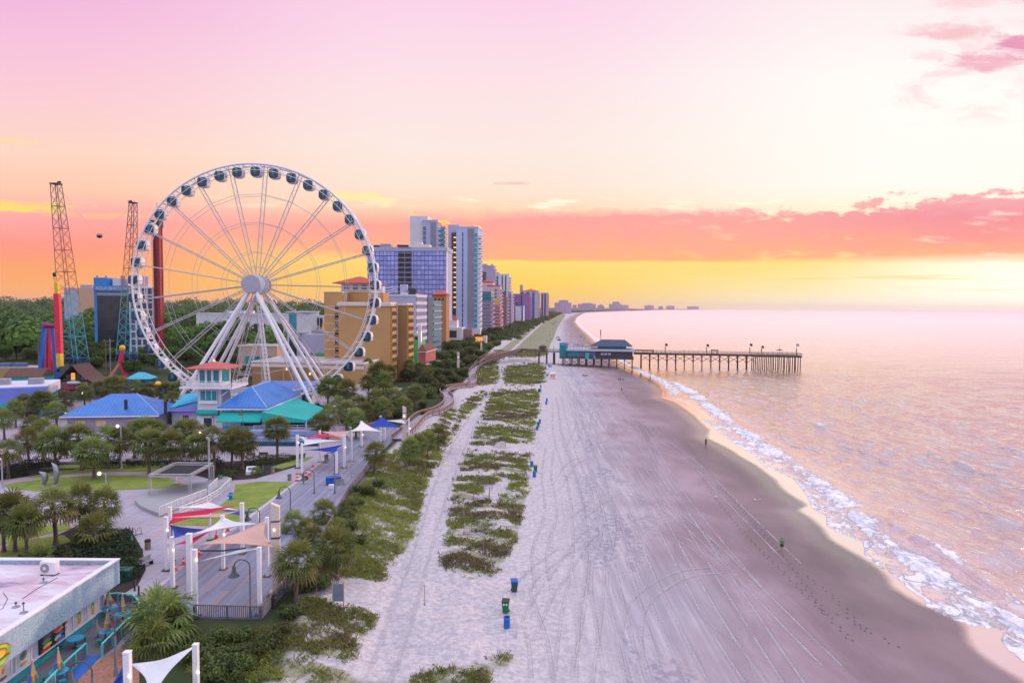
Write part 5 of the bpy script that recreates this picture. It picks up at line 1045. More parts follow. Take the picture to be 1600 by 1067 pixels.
D = 262; q_ = bld('tan_shop', 'low tan shop with teal awnings seen between the wheel legs', 'shop', 432, D, rz=.02); w, h = dims(q_, 372, 432, 541, D); wallbox(q_, -w, 0, 0, 12, 0, h, mat('tan wall', (.50, .36, .28), .8), par=.3, pm=CREAM); repeat(q_, 'awning', mat('teal awning', (.02, .26, .28), .7), (0, 4.6, -1.2, -.004, h * .42, h * .66), [(-w + 3, 0, 0), (-w + 8, 0, 0)]); part(q_, 'sign', mat('blue lettered sign', (.55, .58, .75), .6), (-w + 1, -w + 6.5, -1.5, -1.25, h * .26, h * .4)); part(q_, 'roof', ROOFG, (-w + .3, -.3, .3, 11.7, h, h + .1))
# --- left foreground shops along the street
D = 163; q_ = bld('blue_arcade', 'long blue fronted arcade with white flat roof and teal columns at left edge', 'arcade', 66, D, rz=.42); h = pt(30, 604, D).z - 3; BL2 = mat('violet blue fascia', (.16, .22, .62), .6, var=.15, scale=.25); wallbox(q_, -26, 0, 1.2, 16, 0, h - 2.4, mat('teal shopfront', (.03, .20, .26), .7)); part(q_, 'fascia', BL2, (-26, .5, -.6, 1.1, h - 3.4, h)); part(q_, 'roof', mat('white membrane', (.62, .58, .66), .8, var=.12, scale=.2), (-26, .4, 1.11, 17, h - 2.3, h + .1)); repeat(q_, 'column', TEALGL, (-.4, .4, -.4, .4, 0, h - 3.42), [(-1 - 4.6 * i, 0, 0) for i in range(6)]); repeat(q_, 'roof_unit', METAL, (-1.5, 1.5, 6, 8.4, h + .11, h + 1.5), [(-3, 0, 0), (-10, 1, 0), (-17, 3, 0)]); part(q_, 'sign', mat('orange sign', (.75, .22, .08), .5, emit=.2), (-4.8, -2.4, -.9, -.62, h - 5.2, h - 3.0)); part(q_, 'lower_fascia', mat('cyan fascia', (.04, .36, .55), .6), (-26, .5, -.9, -.62, h - 4.4, h - 3.41)); repeat(q_, 'shop_window', WINDOW, (-1.6, 1.6, 1.05, 1.19, .6, h - 4.6), [(-3.4 - 4.6 * i, 0, 0) for i in range(5)]); repeat(q_, 'door_lamp', mat('lit door lamp', (1, .72, .4), .5, emit=3), (-.25, .25, .6, .9, h - 5, h - 4.6), [(-3, 0, 0), (-12, 0, 0)])
D = 205; q_ = T('pagoda_shop', 'shop with sweeping brown pagoda roof behind the palms', 'shop', tuple(at(116, 624, 3)), .1); D = q_.location.y; sc = D / F; BRN = mat('brown shingle', (.13, .062, .05), .85, var=.25, scale=2.5, bump=.4); wallbox(q_, -4, 4, 0, 8, 0, 5, mat('dark stone', (.16, .13, .14), .8)); mb = MB(); prof = [(0, 1), (.35, .55), (.7, .2), (1.05, 0)]
for i in range(3):
    (a, za), (b, zb) = prof[i], prof[i + 1]; za, zb = 5 + 4.8 * za, 5 + 4.8 * zb
    for sg in (-1, 1): mb.add([(sg * 5.4 * a - (.6 if sg < 0 else -.6) * 0, -.8, za), (sg * 5.4 * b, -1.2, zb), (sg * 5.4 * b, 9, zb), (sg * 5.4 * a, 8.6, za)], [(0, 1, 2, 3) if sg < 0 else (3, 2, 1, 0)])
mb.build('roof', BRN, q_); part(q_, 'gable_wall', mat('gable dark', (.06, .04, .04), .8), (-2, 2, -.3, 0, 5.01, 7.2)); part(q_, 'gable_sign', mat('lit amber sign', (.9, .42, .08), .5, emit=.5), (-.4, .6, -.6, -.32, 5.6, 7.6)); mb = MB(); mb.ball((0.6, -1.2, 4.9), (2.0, .8, .5), 12, 6); mb.build('canopy', mat('pale blue canopy', (.42, .55, .62), .6), q_); part(q_, 'red_front', mat('red shopfront', (.50, .04, .06), .6), (-2.4, 2.4, -.5, -.31, 3.0, 4.2)); part(q_, 'lean_to_roof', BRN, (4.2, 12, -.5, 6, 4.6, 5.1)); part(q_, 'lean_to_wall', mat('dark stone', (.16, .13, .14), .8), (4.2, 11.6, 0, 6, 0, 4.6)); part(q_, 'side_roof', mat('rust roof', (.34, .10, .08), .8), (-13, -4.6, -1.5, 4, 4.4, 5.0)); part(q_, 'side_wall', mat('dark stone', (.16, .13, .14), .8), (-12.6, -4.7, -1, 4, 0, 4.4)); repeat(q_, 'shop_window', WINDOW, (0, 1.6, -.2, -.004, .8, 3.0), [(-3.4, 0, 0), (-1.2, 0, 0), (1.2, 0, 0)])
q_ = T('teal_gable_shed', 'teal walled shed with brown gable roof behind the blue arcade', 'shed', tuple(at(36, 605, 3)), .15); wallbox(q_, -5.4, 5.0, 0, 9, 0, 3.4, mat('bright teal wall', (.03, .42, .40), .7)); mb = MB(); mb.add([(-5.9, -.4, 3.4), (5.5, -.4, 3.4), (5.5, 9.4, 3.4), (-5.9, 9.4, 3.4), (-5.9, 4.5, 5.8), (5.5, 4.5, 5.8)], [(0, 1, 5, 4), (2, 3, 4, 5), (1, 2, 5), (3, 0, 4), (3, 2, 1, 0)]); mb.build('roof', mat('brown shingle', (.13, .062, .05), .85), q_); part(q_, 'door', SHADE, (3.2, 4.4, -.1, -.004, 0, 2.2))
q_ = T('tan_store', 'low tan flat store with parked cars on its roof edge at far left', 'store', tuple(at(25, 594, 3)), .1); wallbox(q_, -14, 8, 0, 9, 0, 4.4, mat('sand wall', (.45, .26, .13), .8)); part(q_, 'roof', ROOFG, (-13.8, 7.8, .2, 8.8, 4.4, 4.55)); repeat(q_, 'rooftop_car', mat('car dusk blue', (.10, .16, .26), .4), (-2, 2, 2, 4, 4.56, 5.9), [(-10, 0, 0), (-5, 0, 0), (0, 0, 0)])
q_ = T('purple_booth', 'small purple ticket booth on the street beyond the blue pavilion', 'booth', tuple(at(181, 622, 3)), 0); wallbox(q_, -1.9, 1.9, 0, 4, 0, 4.2, mat('violet wall', (.16, .10, .50), .6)); part(q_, 'panel', WHITEW, (-.5, .6, -.1, -.004, 1.6, 3.4)); part(q_, 'roof', mat('violet roof', (.10, .06, .3), .6), (-2.3, 2.3, -.5, 4.4, 4.2, 4.5)); part(q_, 'post', WHITEW, (-2.2, -1.95, -.3, 0, 0, 4.2))
q_ = T('cyan_kiosk', 'cyan roofed kiosk near the foot of the second lattice tower', 'kiosk', tuple(at(216, 606, 3)), .1); wallbox(q_, -3.4, 3.4, 0, 5, 0, 3, mat('dark teal wall', (.03, .14, .17), .7)); hip_roof(q_, -3.4, 3.4, 0, 5, 3.0, 1.9, mat('cyan roof', (.06, .40, .55), .6), over=.6); repeat(q_, 'window', WINDOW, (0, 1.4, -.1, -.004, 1, 2.3), [(-2.6, 0, 0), (.6, 0, 0)])
q_ = T('orange_kiosk', 'small kiosk with orange top beside the wheel rim near street', 'kiosk', tuple(at(252, 618, 3)), 0); wallbox(q_, -1.8, 1.8, 0, 3, 0, 2.6, mat('blue kiosk wall', (.06, .14, .40), .7)); mb = MB(); mb.ball((-.9, 0, 3.4), .9); mb.build('ball_sign', mat('amber ball', (.85, .40, .05), .5, emit=.3), q_); part(q_, 'banner', mat('orange banner', (.75, .20, .06), .6), (.3, 3.2, -.2, 0, 2.62, 3.6))
# ---------------------------------------------------------------- park ground sheets
G3 = 3.0
def Dv(v, u=400): return 27.0 * F / (v - (474.5 + 0.0062 * u))
def sheet(name, px_, m, lift, z=G3, kind='structure', world=None, top=None):
    poly = [(p_.x, p_.y) for p_ in (at(u, v, z) for u, v in px_)] if px_ else world
    mb = MB(); n = len(poly); a = sum(poly[i][0] * poly[(i + 1) % n][1] - poly[(i + 1) % n][0] * poly[i][1] for i in range(n))
    if a < 0: poly = poly[::-1]
    if top: mb.prism(poly, z + lift - top, z + lift)
    else: mb.add([(x, y, z + lift) for x, y in poly], [tuple(range(n))])
    o = mb.build(name, m); return struct(o, kind)
def slabmat(name, col, gap, ang=0.0, line=0.55, patch=None):
    m, t, b = blank(name); P = t.mapv(t.pos(), rot=(0, 0, ang)); sp = t.new('ShaderNodeSeparateXYZ'); t.link(P, sp.inputs[0]); c = colr(col)
    fx = t.m('FRACT', t.m('DIVIDE', sp.outputs[0], gap)); fy = t.m('FRACT', t.m('DIVIDE', sp.outputs[1], gap * 1.3)); ln = t.m('MAXIMUM', t.m('LESS_THAN', fx, .035), t.m('LESS_THAN', fy, .028))
    n = t.noise(t.pos(), .35, 5, .65); n2 = t.noise(t.pos(), 6, 3, .6); base = t.mix(t.m('ADD', t.m('MULTIPLY', n, .75), t.m('MULTIPLY', n2, .25)), tuple(x * .72 for x in c[:3]) + (1,), tuple(min(1, x * 1.25) for x in c[:3]) + (1,))
    if patch: base = t.mix(t.ss(t.noise(t.pos(), .16, 3, .5), .54, .62), base, colr(patch))
    t.link(t.mix(t.m('MULTIPLY', ln, line), base, (c[0] * .35, c[1] * .35, c[2] * .35, 1)), b.inputs['Base Color']); b.inputs['Roughness'].default_value = .8; b.inputs['Specular IOR Level'].default_value = .3; return m
def plankmat(name, ang, col, w=0.28, streak=(0.42, 0.22, 0.14), amt=.75):
    m, t, b = blank(name); P = t.mapv(t.pos(), rot=(0, 0, ang)); sp = t.new('ShaderNodeSeparateXYZ'); t.link(P, sp.inputs[0]); c = colr(col)
    k = t.m('DIVIDE', sp.outputs[0], w); cc = t.new('ShaderNodeCombineXYZ'); t.link(t.m('FLOOR', k), cc.inputs[0]); t.link(t.m('FLOOR', t.m('DIVIDE', sp.outputs[1], 9.0)), cc.inputs[1])
    wn = t.new('ShaderNodeTexWhiteNoise'); t.link(cc.outputs[0], wn.inputs[0]); v = t.mix(wn.outputs[0], tuple(x * .78 for x in c[:3]) + (1,), tuple(min(1, x * 1.2) for x in c[:3]) + (1,))
    v = t.mix(t.m('MULTIPLY', t.m('GREATER_THAN', wn.outputs[0], .90), amt), v, colr(streak)); n = t.noise(t.pos(), 1.2, 4, .7); v = t.mix(t.m('MULTIPLY', t.ss(n, .5, .75), .35), v, (c[0] * .5, c[1] * .5, c[2] * .55, 1))
    t.link(t.mix(t.m('MULTIPLY', t.m('LESS_THAN', t.m('FRACT', k), .09), .6), v, (c[0] * .25, c[1] * .25, c[2] * .28, 1)), b.inputs['Base Color']); b.inputs['Roughness'].default_value = .75; return m
CONC = slabmat('plaza concrete', (.40, .36, .42), 3.0, .1, .45, (.43, .31, .345)); PAVER = slabmat('pink pavers', (.44, .30, .335), .8, .3, .5); ASPH = slabmat('street surface', (.24, .22, .27), 6, 0, .2)
a_, b_ = at(225, 938), at(465, 752); DKANG = math.atan2(b_.y - a_.y, b_.x - a_.x); DECK = plankmat('weathered deck', -(DKANG - PI / 2), (.25, .255, .34), amt=.45)
m, t, b = blank('mown lawn'); n = t.noise(t.pos(), .5, 5, .65); n2 = t.noise(t.pos(), 9, 3, .7)
t.link(t.ramp(t.m('ADD', t.m('MULTIPLY', n, .55), t.m('MULTIPLY', n2, .45)), [(.3, (.10, .15, .02)), (.46, (.17, .235, .03)), (.58, (.25, .29, .05)), (.7, (.34, .30, .10))]), b.inputs['Base Color']); b.inputs['Roughness'].default_value = .95; t.link(t.bump(n2, .6, .1), b.inputs['Normal']); LAWN = m
MULCH = mat('dark mulch', (.035, .025, .022), .95, var=.5, scale=2)
LB = [(205, 1010), (225, 938), (290, 880), (400, 800), (465, 752), (510, 715), (545, 690), (572, 662)]
pts_ = [(-150, 30), (-20, 30)] + [(at(u, v).x, at(u, v).y) for u, v in LB] + [(-38, 168), (-150, 168)]
sheet('plaza_pavement', None, CONC, .02, world=pts_)
sheet('street', None, ASPH, .016, world=[(-150, 168.2), (-34, 168.2), (-36, 226), (-150, 226)])
sheet('car_park', [(498, 628), (516, 606), (600, 606), (604, 616), (560, 630)], slabmat('car park', (.34, .31, .39), 4, 0, .3), .03)
RB = [(302, 966), (408, 968), (432, 940), (466, 905), (505, 845), (545, 770), (573, 737), (590, 712), (612, 690), (640, 676)]
sheet('boardwalk', [(225, 938), (290, 880), (400, 800), (465, 752), (510, 715), (545, 690), (572, 662), (600, 655), (640, 676)] + RB[::-1][1:] + [(290, 960)], DECK, .08, top=.3)
sheet('boardwalk_kerb', [(223, 937), (289, 879), (399, 799), (464, 751), (509, 714), (511, 716), (466, 753), (401, 802), (292, 882), (227, 940)], mat('pale kerb', (.50, .44, .50), .8), .1, top=.12)
lawnA = [(4, 758), (60, 749), (130, 744), (210, 742), (262, 747), (290, 758), (250, 763), (180, 766), (110, 769), (60, 768), (20, 764)]
lawnB = [(42, 746), (95, 735), (160, 732), (255, 731), (266, 737), (180, 737), (110, 741), (60, 747)]
lawnC = [(368, 757), (410, 752), (463, 754), (424, 785), (386, 812), (330, 822), (264, 820), (262, 808), (292, 809), (341, 791), (358, 780), (366, 768)]
lawnD = [(0, 838), (40, 826), (104, 816), (112, 826), (60, 838), (0, 852)]; lawnE = [(0, 862), (20, 846), (100, 836), (112, 846), (60, 862), (14, 890), (0, 905)]
lawnF = [(466, 716), (490, 714), (470, 724), (440, 733), (424, 730)]; lawnG = [(60, 733), (98, 727), (300, 722), (300, 730), (150, 731)]
for L_ in (lawnA, lawnB, lawnC, lawnD, lawnE, lawnF, lawnG): sheet('lawn', L_, LAWN, .05)
sheet('paver_path', [(0, 754), (60, 744), (120, 739.5), (190, 737.5), (270, 738), (292, 752), (300, 764), (284, 757), (262, 746), (210, 741), (130, 743), (60, 748), (0, 758)], PAVER, .035)
sheet('paver_walk', [(0, 852), (112, 828), (118, 833), (60, 846), (0, 862)], PAVER, .035)
sheet('planting_bed', [(-10, 752), (0, 728), (60, 722), (300, 720), (345, 722), (462, 714), (466, 728), (400, 748), (340, 752), (270, 733), (120, 733), (40, 745)], MULCH, .045)
sheet('planting_bed', [(0, 930), (10, 900), (60, 850), (120, 822), (205, 828), (222, 858), (228, 890), (215, 915), (180, 935)], MULCH, .045)
sheet('planting_bed', [(455, 712), (478, 708), (476, 716), (456, 720)], MULCH, .055)
sheet('patio_floor', None, mat('patio concrete', (.16, .145, .165), .8, var=.2, scale=.6), .06, world=[(-36.4, 38), (-32.2, 38), (-31.2, 53), (-32.6, 62.4), (-36.4, 62.4)])
sheet('brick_walk', [(160, 1028), (215, 1000), (218, 1067), (196, 1090), (90, 1090)], mat('brick paving', (.36, .17, .115), .85, var=.3, scale=4), .065)
sheet('blue_strip', [(137, 1026), (160, 1023), (95, 1092), (68, 1092)], mat('blue painted strip', (.03, .13, .45), .7), .07)
# ---------------------------------------------------------------- small builders
def posts_of(root, name, me, locs):
    for l in locs: o = link(name, me, root); o.location = l
def railing(name, label, cat, pts, h, gap, m, kind='rails', n=3, pw=.1, tm=None, group=None, z=None):
    root = T(name, label, cat, pts[0], 0, group); o_ = Vector(pts[0]); P = [Vector(p_) - o_ for p_ in pts]; loc = []; top = MB(); low = MB()
    for a, b in zip(P[:-1], P[1:]):
        k = max(1, round((b - a).length / gap)); loc += [a.lerp(b, i / k) for i in range(k)]
        top.bar(a + Vector((0, 0, h)), b + Vector((0, 0, h)), .14, .07)
        if kind == 'boards': low.bar(a + Vector((0, 0, h * .5)), b + Vector((0, 0, h * .5)), .05, h * .82)
        elif kind == 'pickets':
            q_ = int((b - a).length / .16)
            for i in range(q_): c = a.lerp(b, (i + .5) / q_); low.bar(c + Vector((0, 0, .12)), c + Vector((0, 0, h - .05)), .05)
            low.bar(a + Vector((0, 0, .12)), b + Vector((0, 0, .12)), .06)
        else:
            for i in range(n): zz = h * (i + .6) / (n + .4); low.bar(a + Vector((0, 0, zz)), b + Vector((0, 0, zz)), .05, .09)
    loc.append(P[-1]); pm = MB(); pm.box(-pw / 2, pw / 2, -pw / 2, pw / 2, 0, h - .02); me = pm.build('post', m, None, False).data
    posts_of(root, 'post', me, loc[:100]); top.build('top_rail', tm or m, root); low.build({'boards': 'board_panel', 'pickets': 'pickets'}.get(kind, 'rail'), m, root); return root
def px3(L_, z=G3): return [tuple(at(u, v, z)) for u, v in L_]
SAILM = {k: mat('sail ' + k, c, .7, var=.05, scale=.4, trans=.22) for k, c in dict(white=(.80, .79, .82), tan=(.70, .44, .36), red=(.72, .02, .10), blue=(.015, .06, .42)).items()}
def sail(label, cor, m, s=.55, sag=.25):
    C3 = [pt(*c) for c in cor]; o_ = sum(C3, Vector()) / len(C3); P = [c - o_ for c in C3]; root = T('shade_sail', label, 'shade sail', o_, 0, 'shade sails over the boardwalk'); mb = MB(); mb.smooth = True; n = 12; ix = {}
    for i in range(n + 1):
        for j in range(n + 1 - i):
            w = (i / n, j / n, 1 - (i + j) / n); p_ = P[0] * w[0] + P[1] * w[1] + P[2] * w[2]
            f = s * sum(4 * w[a] * w[b] * max(0, 1 - 3 * w[c]) for a, b, c in ((0, 1, 2), (1, 2, 0), (0, 2, 1))) ; p_ = p_ * (1 - f * .42); p_.z -= sag * 27 * w[0] * w[1] * w[2]; ix[i, j] = len(mb.v); mb.v.append(tuple(p_))
    for i in range(n):
        for j in range(n - i):
            mb.f.append([ix[i, j], ix[i + 1, j], ix[i, j + 1]]); mb.mi.append(0); mb.sm.append(True)
            if j < n - i - 1: mb.f.append([ix[i + 1, j], ix[i + 1, j + 1], ix[i, j + 1]]); mb.mi.append(0); mb.sm.append(True)
    c = mb.build('canvas', m, root); sd_ = c.modifiers.new('thick', 'SOLIDIFY'); sd_.thickness = .02
    for k in range(3):
        q_ = MB(); d_ = P[k].normalized(); q_.tube([P[k] * .985, P[k] + d_ * .25], .035, 5); q_.build('corner_shackle', METAL, root)
    return root
POSTM = mat('white post', (.78, .76, .80), .45, var=.06); CAPM = mat('steel plate', (.09, .06, .06), .7)
LAMPON = mat('lit lamp', (1.0, .62, .30), .5, emit=7); LAMPDIM = mat('lamp glass', (1.0, .75, .55), .4, emit=1.6)
def sailpost(label, u, vb, vt, w=.30, light=None, D=None):
    b = at(u, vb); D = b.y; h = pt(u, vt, D).z - G3; root = T('sail_post', label, 'post', b, 0, 'white posts carrying the shade sails'); mb = MB(); mb.box(-w / 2, w / 2, -w / 2, w / 2, .08, h); mb.build('post', POSTM, root)
    mb = MB(); mb.box(-w * 1.2, w * 1.2, -w * 1.2, w * 1.2, .085, .13); mb.build('base_plate', CAPM, root); mb = MB(); mb.box(-w * .56, w * .56, -w * .56, w * .56, h + .001, h + .08); mb.build('post_cap', POSTM, root)
    if light:
        z = pt(u, light, D).z - G3; f = MB(); f.ball((w * .5 + .08, -w * .5 - .06, z), (.10, .10, .07), 8, 5); f.build('lamp', LAMPON, root)
    return root
# ---------------------------------------------------------------- first group of sails (near)
for args in (('white post farthest left behind the red sail', 267, 878, 793), ('white post left of the red sail with a bright floodlight', 261, 891, 808.5, .34, 827), ('white post in front of the blue sail, third from left', 270, 919, 839.5, .32, 858), ('thick white post left end of the big white sail', 297, 933, 834.5, .42), ('white post nearest the front rail at the left', 306, 964.5, 859.5, .34, 873),
             ('slim white post behind the big white sail', 328, 844, 800, .25), ('white post under the peak of the big white sail', 349, 890, 806, .30, 834), ('white post at the right end of the red sail', 379, 865, 786.5, .36), ('white post holding the top of the tan sail', 418, 901, 809, .30), ('white post nearest the front rail at the right', 406, 961, 856, .32), ('slim white post on the lawn side under the small blue sail', 403, 838, 796, .22),
             ('white post leftmost of the far sails', 465, 731, 680.5, .38, 691), ('white post second from left of the far sails', 472, 741, 693, .30), ('white post carrying left end of the far tan sail', 500, 722, 673, .30), ('white post under the low far blue sail', 526, 741, 707, .33), ('thick white post with floodlight at the low corner of the far tan sail', 538, 731, 680, .42, 698), ('white post at the right end of the far tan sail', 549, 721, 672.5, .32), ('white post under the peak of the pale cone sail', 565, 698, 658.5, .40, 679), ('white post under the peak of the blue cone sail', 595, 691, 650.5, .36), ('short white post right of the blue cone sail', 601, 690, 669, .36), ('white post beside the far cream pillar', 639, 692, 654, .26, 669),
             ('white post at the lower left corner of the photo', 201, 1118, 1019, .40, 1053), ('white post at the top of the bottom white sail', 307, 1086, 1007, .34, 1047)): sailpost(*args)
for args in (('big white curved sail in the middle of the near group', [(299, 836, 63.5), (348, 807, 70), (402, 818, 68)], 'white', .75), ('large tan sail nearest on the right', [(308, 851, 60.5), (417, 812, 68), (428, 855, 61.5)], 'tan', .6), ('thin white sail lowest in front of the tan sail', [(310, 877, 59.3), (424, 844, 63.5), (405, 857, 60)], 'white', .3), ('long red sail at the left of the near group', [(263, 803, 71.5), (263, 819, 69.9), (374, 788, 74.4)], 'red', .2), ('thin tan sail below the long red sail', [(263, 809, 70), (374, 798, 74.4), (347, 808, 71)], 'tan', .4), ('blue sail at the left below the long red sail', [(264, 820, 70), (325, 827, 78), (271, 841, 65.6)], 'blue', .4), ('small red sail under the big white sail', [(273, 851, 65.6), (330, 828, 78), (300, 850, 63.5)], 'red', .3), ('flat white sail farthest back in the near group', [(268, 793, 72), (327, 784, 78.8), (374, 797, 74.5)], 'white', .6), ('small blue sail over the lawn behind the near group', [(340, 795, 78), (403, 799, 80), (372, 805, 74.5)], 'blue', .5),
             ('white sail leftmost of the far group', [(466.5, 681.5, Dv(731)), (473, 696, Dv(741)), (537, 688, Dv(731))], 'white', .6), ('low blue sail of the far group', [(480, 703, Dv(738)), (537, 694, Dv(731)), (525.5, 708, Dv(741))], 'blue', .6), ('red sail between tan and white sails of the far group', [(476, 683, Dv(733)), (500, 677, Dv(722)), (537, 683, Dv(731))], 'red', .3), ('tan sail of the far group', [(500.5, 674, Dv(722)), (549, 673, Dv(721)), (537.5, 687, Dv(731))], 'tan', .6), ('pale cone sail peaked on its post', [(547, 674, Dv(721)), (564, 657, Dv(698)), (597, 674.5, Dv(700))], 'white', .6), ('blue cone sail peaked on its post', [(574, 668, Dv(700)), (595, 650, Dv(691)), (629, 668.5, Dv(700))], 'blue', .45), ('white sail at the far cream pillar', [(602, 657, Dv(691)), (633, 654, Dv(688)), (634, 662, Dv(692))], 'white', .5), ('small blue sail behind the far tan sail', [(508, 674, 128), (546, 684, 124), (538, 676, 128)], 'blue', .3),
             ('white sail at the bottom edge of the photo', [(204, 1037, 45.2), (306, 1008, 47.4), (232, 1098, 42.5)], 'white', .75), ('blue sail at the bottom edge left of the white one', [(199, 1025, 45), (196, 1082, 44.5), (166, 1082, 43)], 'blue', .5)): sail(args[0], args[1], SAILM[args[2]], args[3])
PILM = mat('cream pillar', (.66, .55, .48), .75, var=.08)
for lab, u, vb, vt, w in (('tall cream pillar with slanted top right of the tan sail', 432, 930, 785, .74), ('tall cream pillar with slanted top beside the far white sail', 632, 689, 634, .74), ('cream pillar standing among bushes left of the walkway bend', 716, 581, 549, 1.0), ('cream pillar standing farthest along the avenue', 752, 549, 534, 1.0)):
    b = at(u, vb); h = pt(u, vt, b.y).z - G3; root = T('cream_pillar', lab, 'pillar', b, .2, 'cream pillars along the boardwalk'); mb = MB(); mb.box(-w * .5, w * .5, -w * .4, w * .4, .5, h - w * .5); k = len(mb.v)
    mb.add([(-w * .5, -w * .4, h - w * .5), (w * .5, -w * .4, h - w * .5), (w * .5, w * .4, h - w * .5), (-w * .5, w * .4, h - w * .5), (-w * .5, -w * .4, h), (-w * .5, w * .4, h)], [(0, 1, 4), (1, 2, 5, 4), (3, 5, 2), (0, 4, 5, 3)]); mb.build('shaft', PILM, root)
    mb = MB(); mb.box(-w * .75, w * .75, -w * .65, w * .65, .05, .5); mb.build('plinth', PILM, root); mb = MB(); mb.box(-w * .54, w * .54, -w * .44, w * .44, h * .62, h * .64); mb.box(-w * .54, w * .54, -w * .44, w * .44, h * .80, h * .815); mb.build('band', CAPM, root)
    mb = MB(); mb.ball((-.1, -w * .4 - .1, h * .72), .08, 8, 5); mb.build('lamp', LAMPON, root)
s_ = MB(); a = pt(313, 860, 60.3); b = pt(384, 856, 61); s_.tube([a, a.lerp(b, .5) - Vector((0, 0, .12)), b], .07, 6); tag(s_.build('strap', mat('navy strap', (.02, .025, .06), .7)), 'dark navy strap strung below the large tan sail', 'strap')
# ---------------------------------------------------------------- lamps
def bell_lamp(label, u, vb, vt, ub, side=-1, lit=False, D=None, col=None):
    """curved boardwalk lamp: base pixel, top of arm, bell position"""
    b = at(u, vb) if D is None else Vector((pt(u, vb, D).x, D, G3)); D = b.y; root = T('bell_lamp', label, 'street lamp', b, 0, 'curved lamps with bell shades'); h = pt(u, vt, D).z - G3; dx = (ub - u) / F * D; r = abs(dx) / 2; sg = 1 if dx > 0 else -1
    m_ = col or mat('lamp post grey', (.07, .08, .10), .5); mb = MB(); mb.tube([(0, 0, 0), (0, 0, h * .62)], .085, 8); mb.lathe([(.16, 0), (.14, .5), (.09, .62)], 8); mb.build('pole', mat('lamp pole grey', (.16, .18, .21), .5), root)
    zz = h - r * .95; mb = MB(); mb.tube([(0, 0, h * .62), (0, 0, zz)] + [(sg * (r - r * math.cos(a)), 0, zz + r * .95 * math.sin(a)) for a in [PI * i / 10 for i in range(1, 10)]] + [(dx, 0, zz - .05)], .055, 7); mb.build('arm', m_, root)
    mb = MB(); mb.lathe([(.06, 0), (.15, -.05), (.17, -.35), (.24, -.55), (.46, -.78), (.47, -.82)], 14, (dx, 0, zz), False); mb.lathe([(.10, .12), (.14, .02)], 10, (dx, 0, zz)); mb.build('bell_shade', m_, root)
    mb = MB(); mb.ball((dx, 0, zz - .72), (.22, .22, .14), 10, 6); mb.build('bulb', LAMPDIM if not lit else LAMPON, root); return root
for a in (('curved bell lamp at the front corner of the deck', 391.5, 966, 874, 366), ('curved bell lamp lowest at the bottom left', 145, 1098, 1033, 110), ('curved bell lamp over the cafe patio', 181, 1056, 955, 150), ('curved bell lamp beside the far lawn edge', 454, 805, 760, 436), ('curved bell lamp behind the tan sail', 406, 845, 793, 387), ('curved bell lamp in the middle of the boardwalk', 491, 772, 733.5, 474), ('curved bell lamp by the blue crate', 523, 772, 707.5, 509)): bell_lamp(*a)
bell_lamp('curved bell lamp among the dune palms right of the tan sail', 463, 868, 818, 456); bell_lamp('curved bell lamp in front of the teal awning', 380, 690, 640, 376.5, D=130)
def pole_lamp(label, u, vb, vt, lit, name='lamp_post', r=.09, off=0, cat='street lamp', colr_=None, arm=.5):
    b = at(u, vb); h = pt(u, vt, b.y).z - G3; root = T(name, label, cat, b); mb = MB(); mb.tube([(0, 0, 0), (0, 0, h)], [r * 1.25, r], 8); mb.lathe([(r * 2.2, 0), (r * 2, .3), (r, .45)], 8); mb.build('pole', colr_ or mat('galvanised pole', (.34, .36, .37), .5), root)
    mb = MB(); mb.tube([(0, 0, h - .1), (-arm * .6, 0, h + .12), (-arm, 0, h + .05)], .05, 6); mb.build('arm', METAL, root); mb = MB(); mb.lathe([(.05, .2), (.2, .1), (.26, -.05), (.16, -.28), (.05, -.34)], 10, (-arm, 0, h)); mb.build('lantern', lit, root); return root
LANT = mat('warm lantern', (1.0, .50, .16), .5, emit=4.0); LANW = mat('pale lantern', (1.0, .82, .70), .5, emit=1.8)
pole_lamp('tall grey pole with white lantern left of the palm row', 190, 733, 665, LANW); pole_lamp('tall grey flood pole behind the stage roof', 327, 754, 684, METAL, 'flood_pole', .13, arm=.2, cat='pole'); pole_lamp('lamp with orange glow under the lookout tower', 317, 716, 676, LANT); pole_lamp('lamp with orange glow at the left picture edge', 4, 762, 716, LANT); pole_lamp('short green lamp on the round lawn edge', 166, 775, 739, LANW, r=.07, arm=.9)
pole_lamp('dark lamp at the left corner of the blue pavilion', 106, 664, 645, LANW, r=.08); pole_lamp('dark lamp between street palms at the left', 133, 642, 614, LANW, r=.08); pole_lamp('thin dark pole on the boardwalk between the far sails', 548.5, 746, 668, METAL, 'flag_pole', .05, arm=.1, cat='pole')
# ---------------------------------------------------------------- stage, ramp, rails
z1 = 6.2; st_ = T('stage_canopy', 'open truss stage frame with flat black canopy on the plaza', 'stage', (-47.6, 98, 3.05)); TR_ = mat('truss aluminium', (.52, .50, .53), .4, metal=.3)
def truss(mb, a, b, w=.32, n=8):
    a, b = Vector(a), Vector(b); d_ = (b - a).normalized(); x = d_.cross(Vector((0, 0, 1))); x = Vector((1, 0, 0)) if x.length < .1 else x.normalized(); y = x.cross(d_); C4 = [x + y, x - y, -x - y, -x + y]
    for c in C4: mb.tube([a + c * w / 2, b + c * w / 2], .035, 4, False)
    for i in range(n):
        for q_ in range(4): mb.tube([a.lerp(b, i / n) + C4[q_] * w / 2, a.lerp(b, (i + 1) / n) + C4[(q_ + 1) % 4] * w / 2], .02, 3, False)
cs = [(-2.8, -3.6), (2.8, -3.6), (2.8, 3.6), (-2.8, 3.6)]
for c in cs: mb = MB(); truss(mb, (c[0], c[1], .4), (c[0], c[1], 3.0)); mb.box(c[0] - .4, c[0] + .4, c[1] - .4, c[1] + .4, .35, .42); mb.build('leg', TR_, st_)
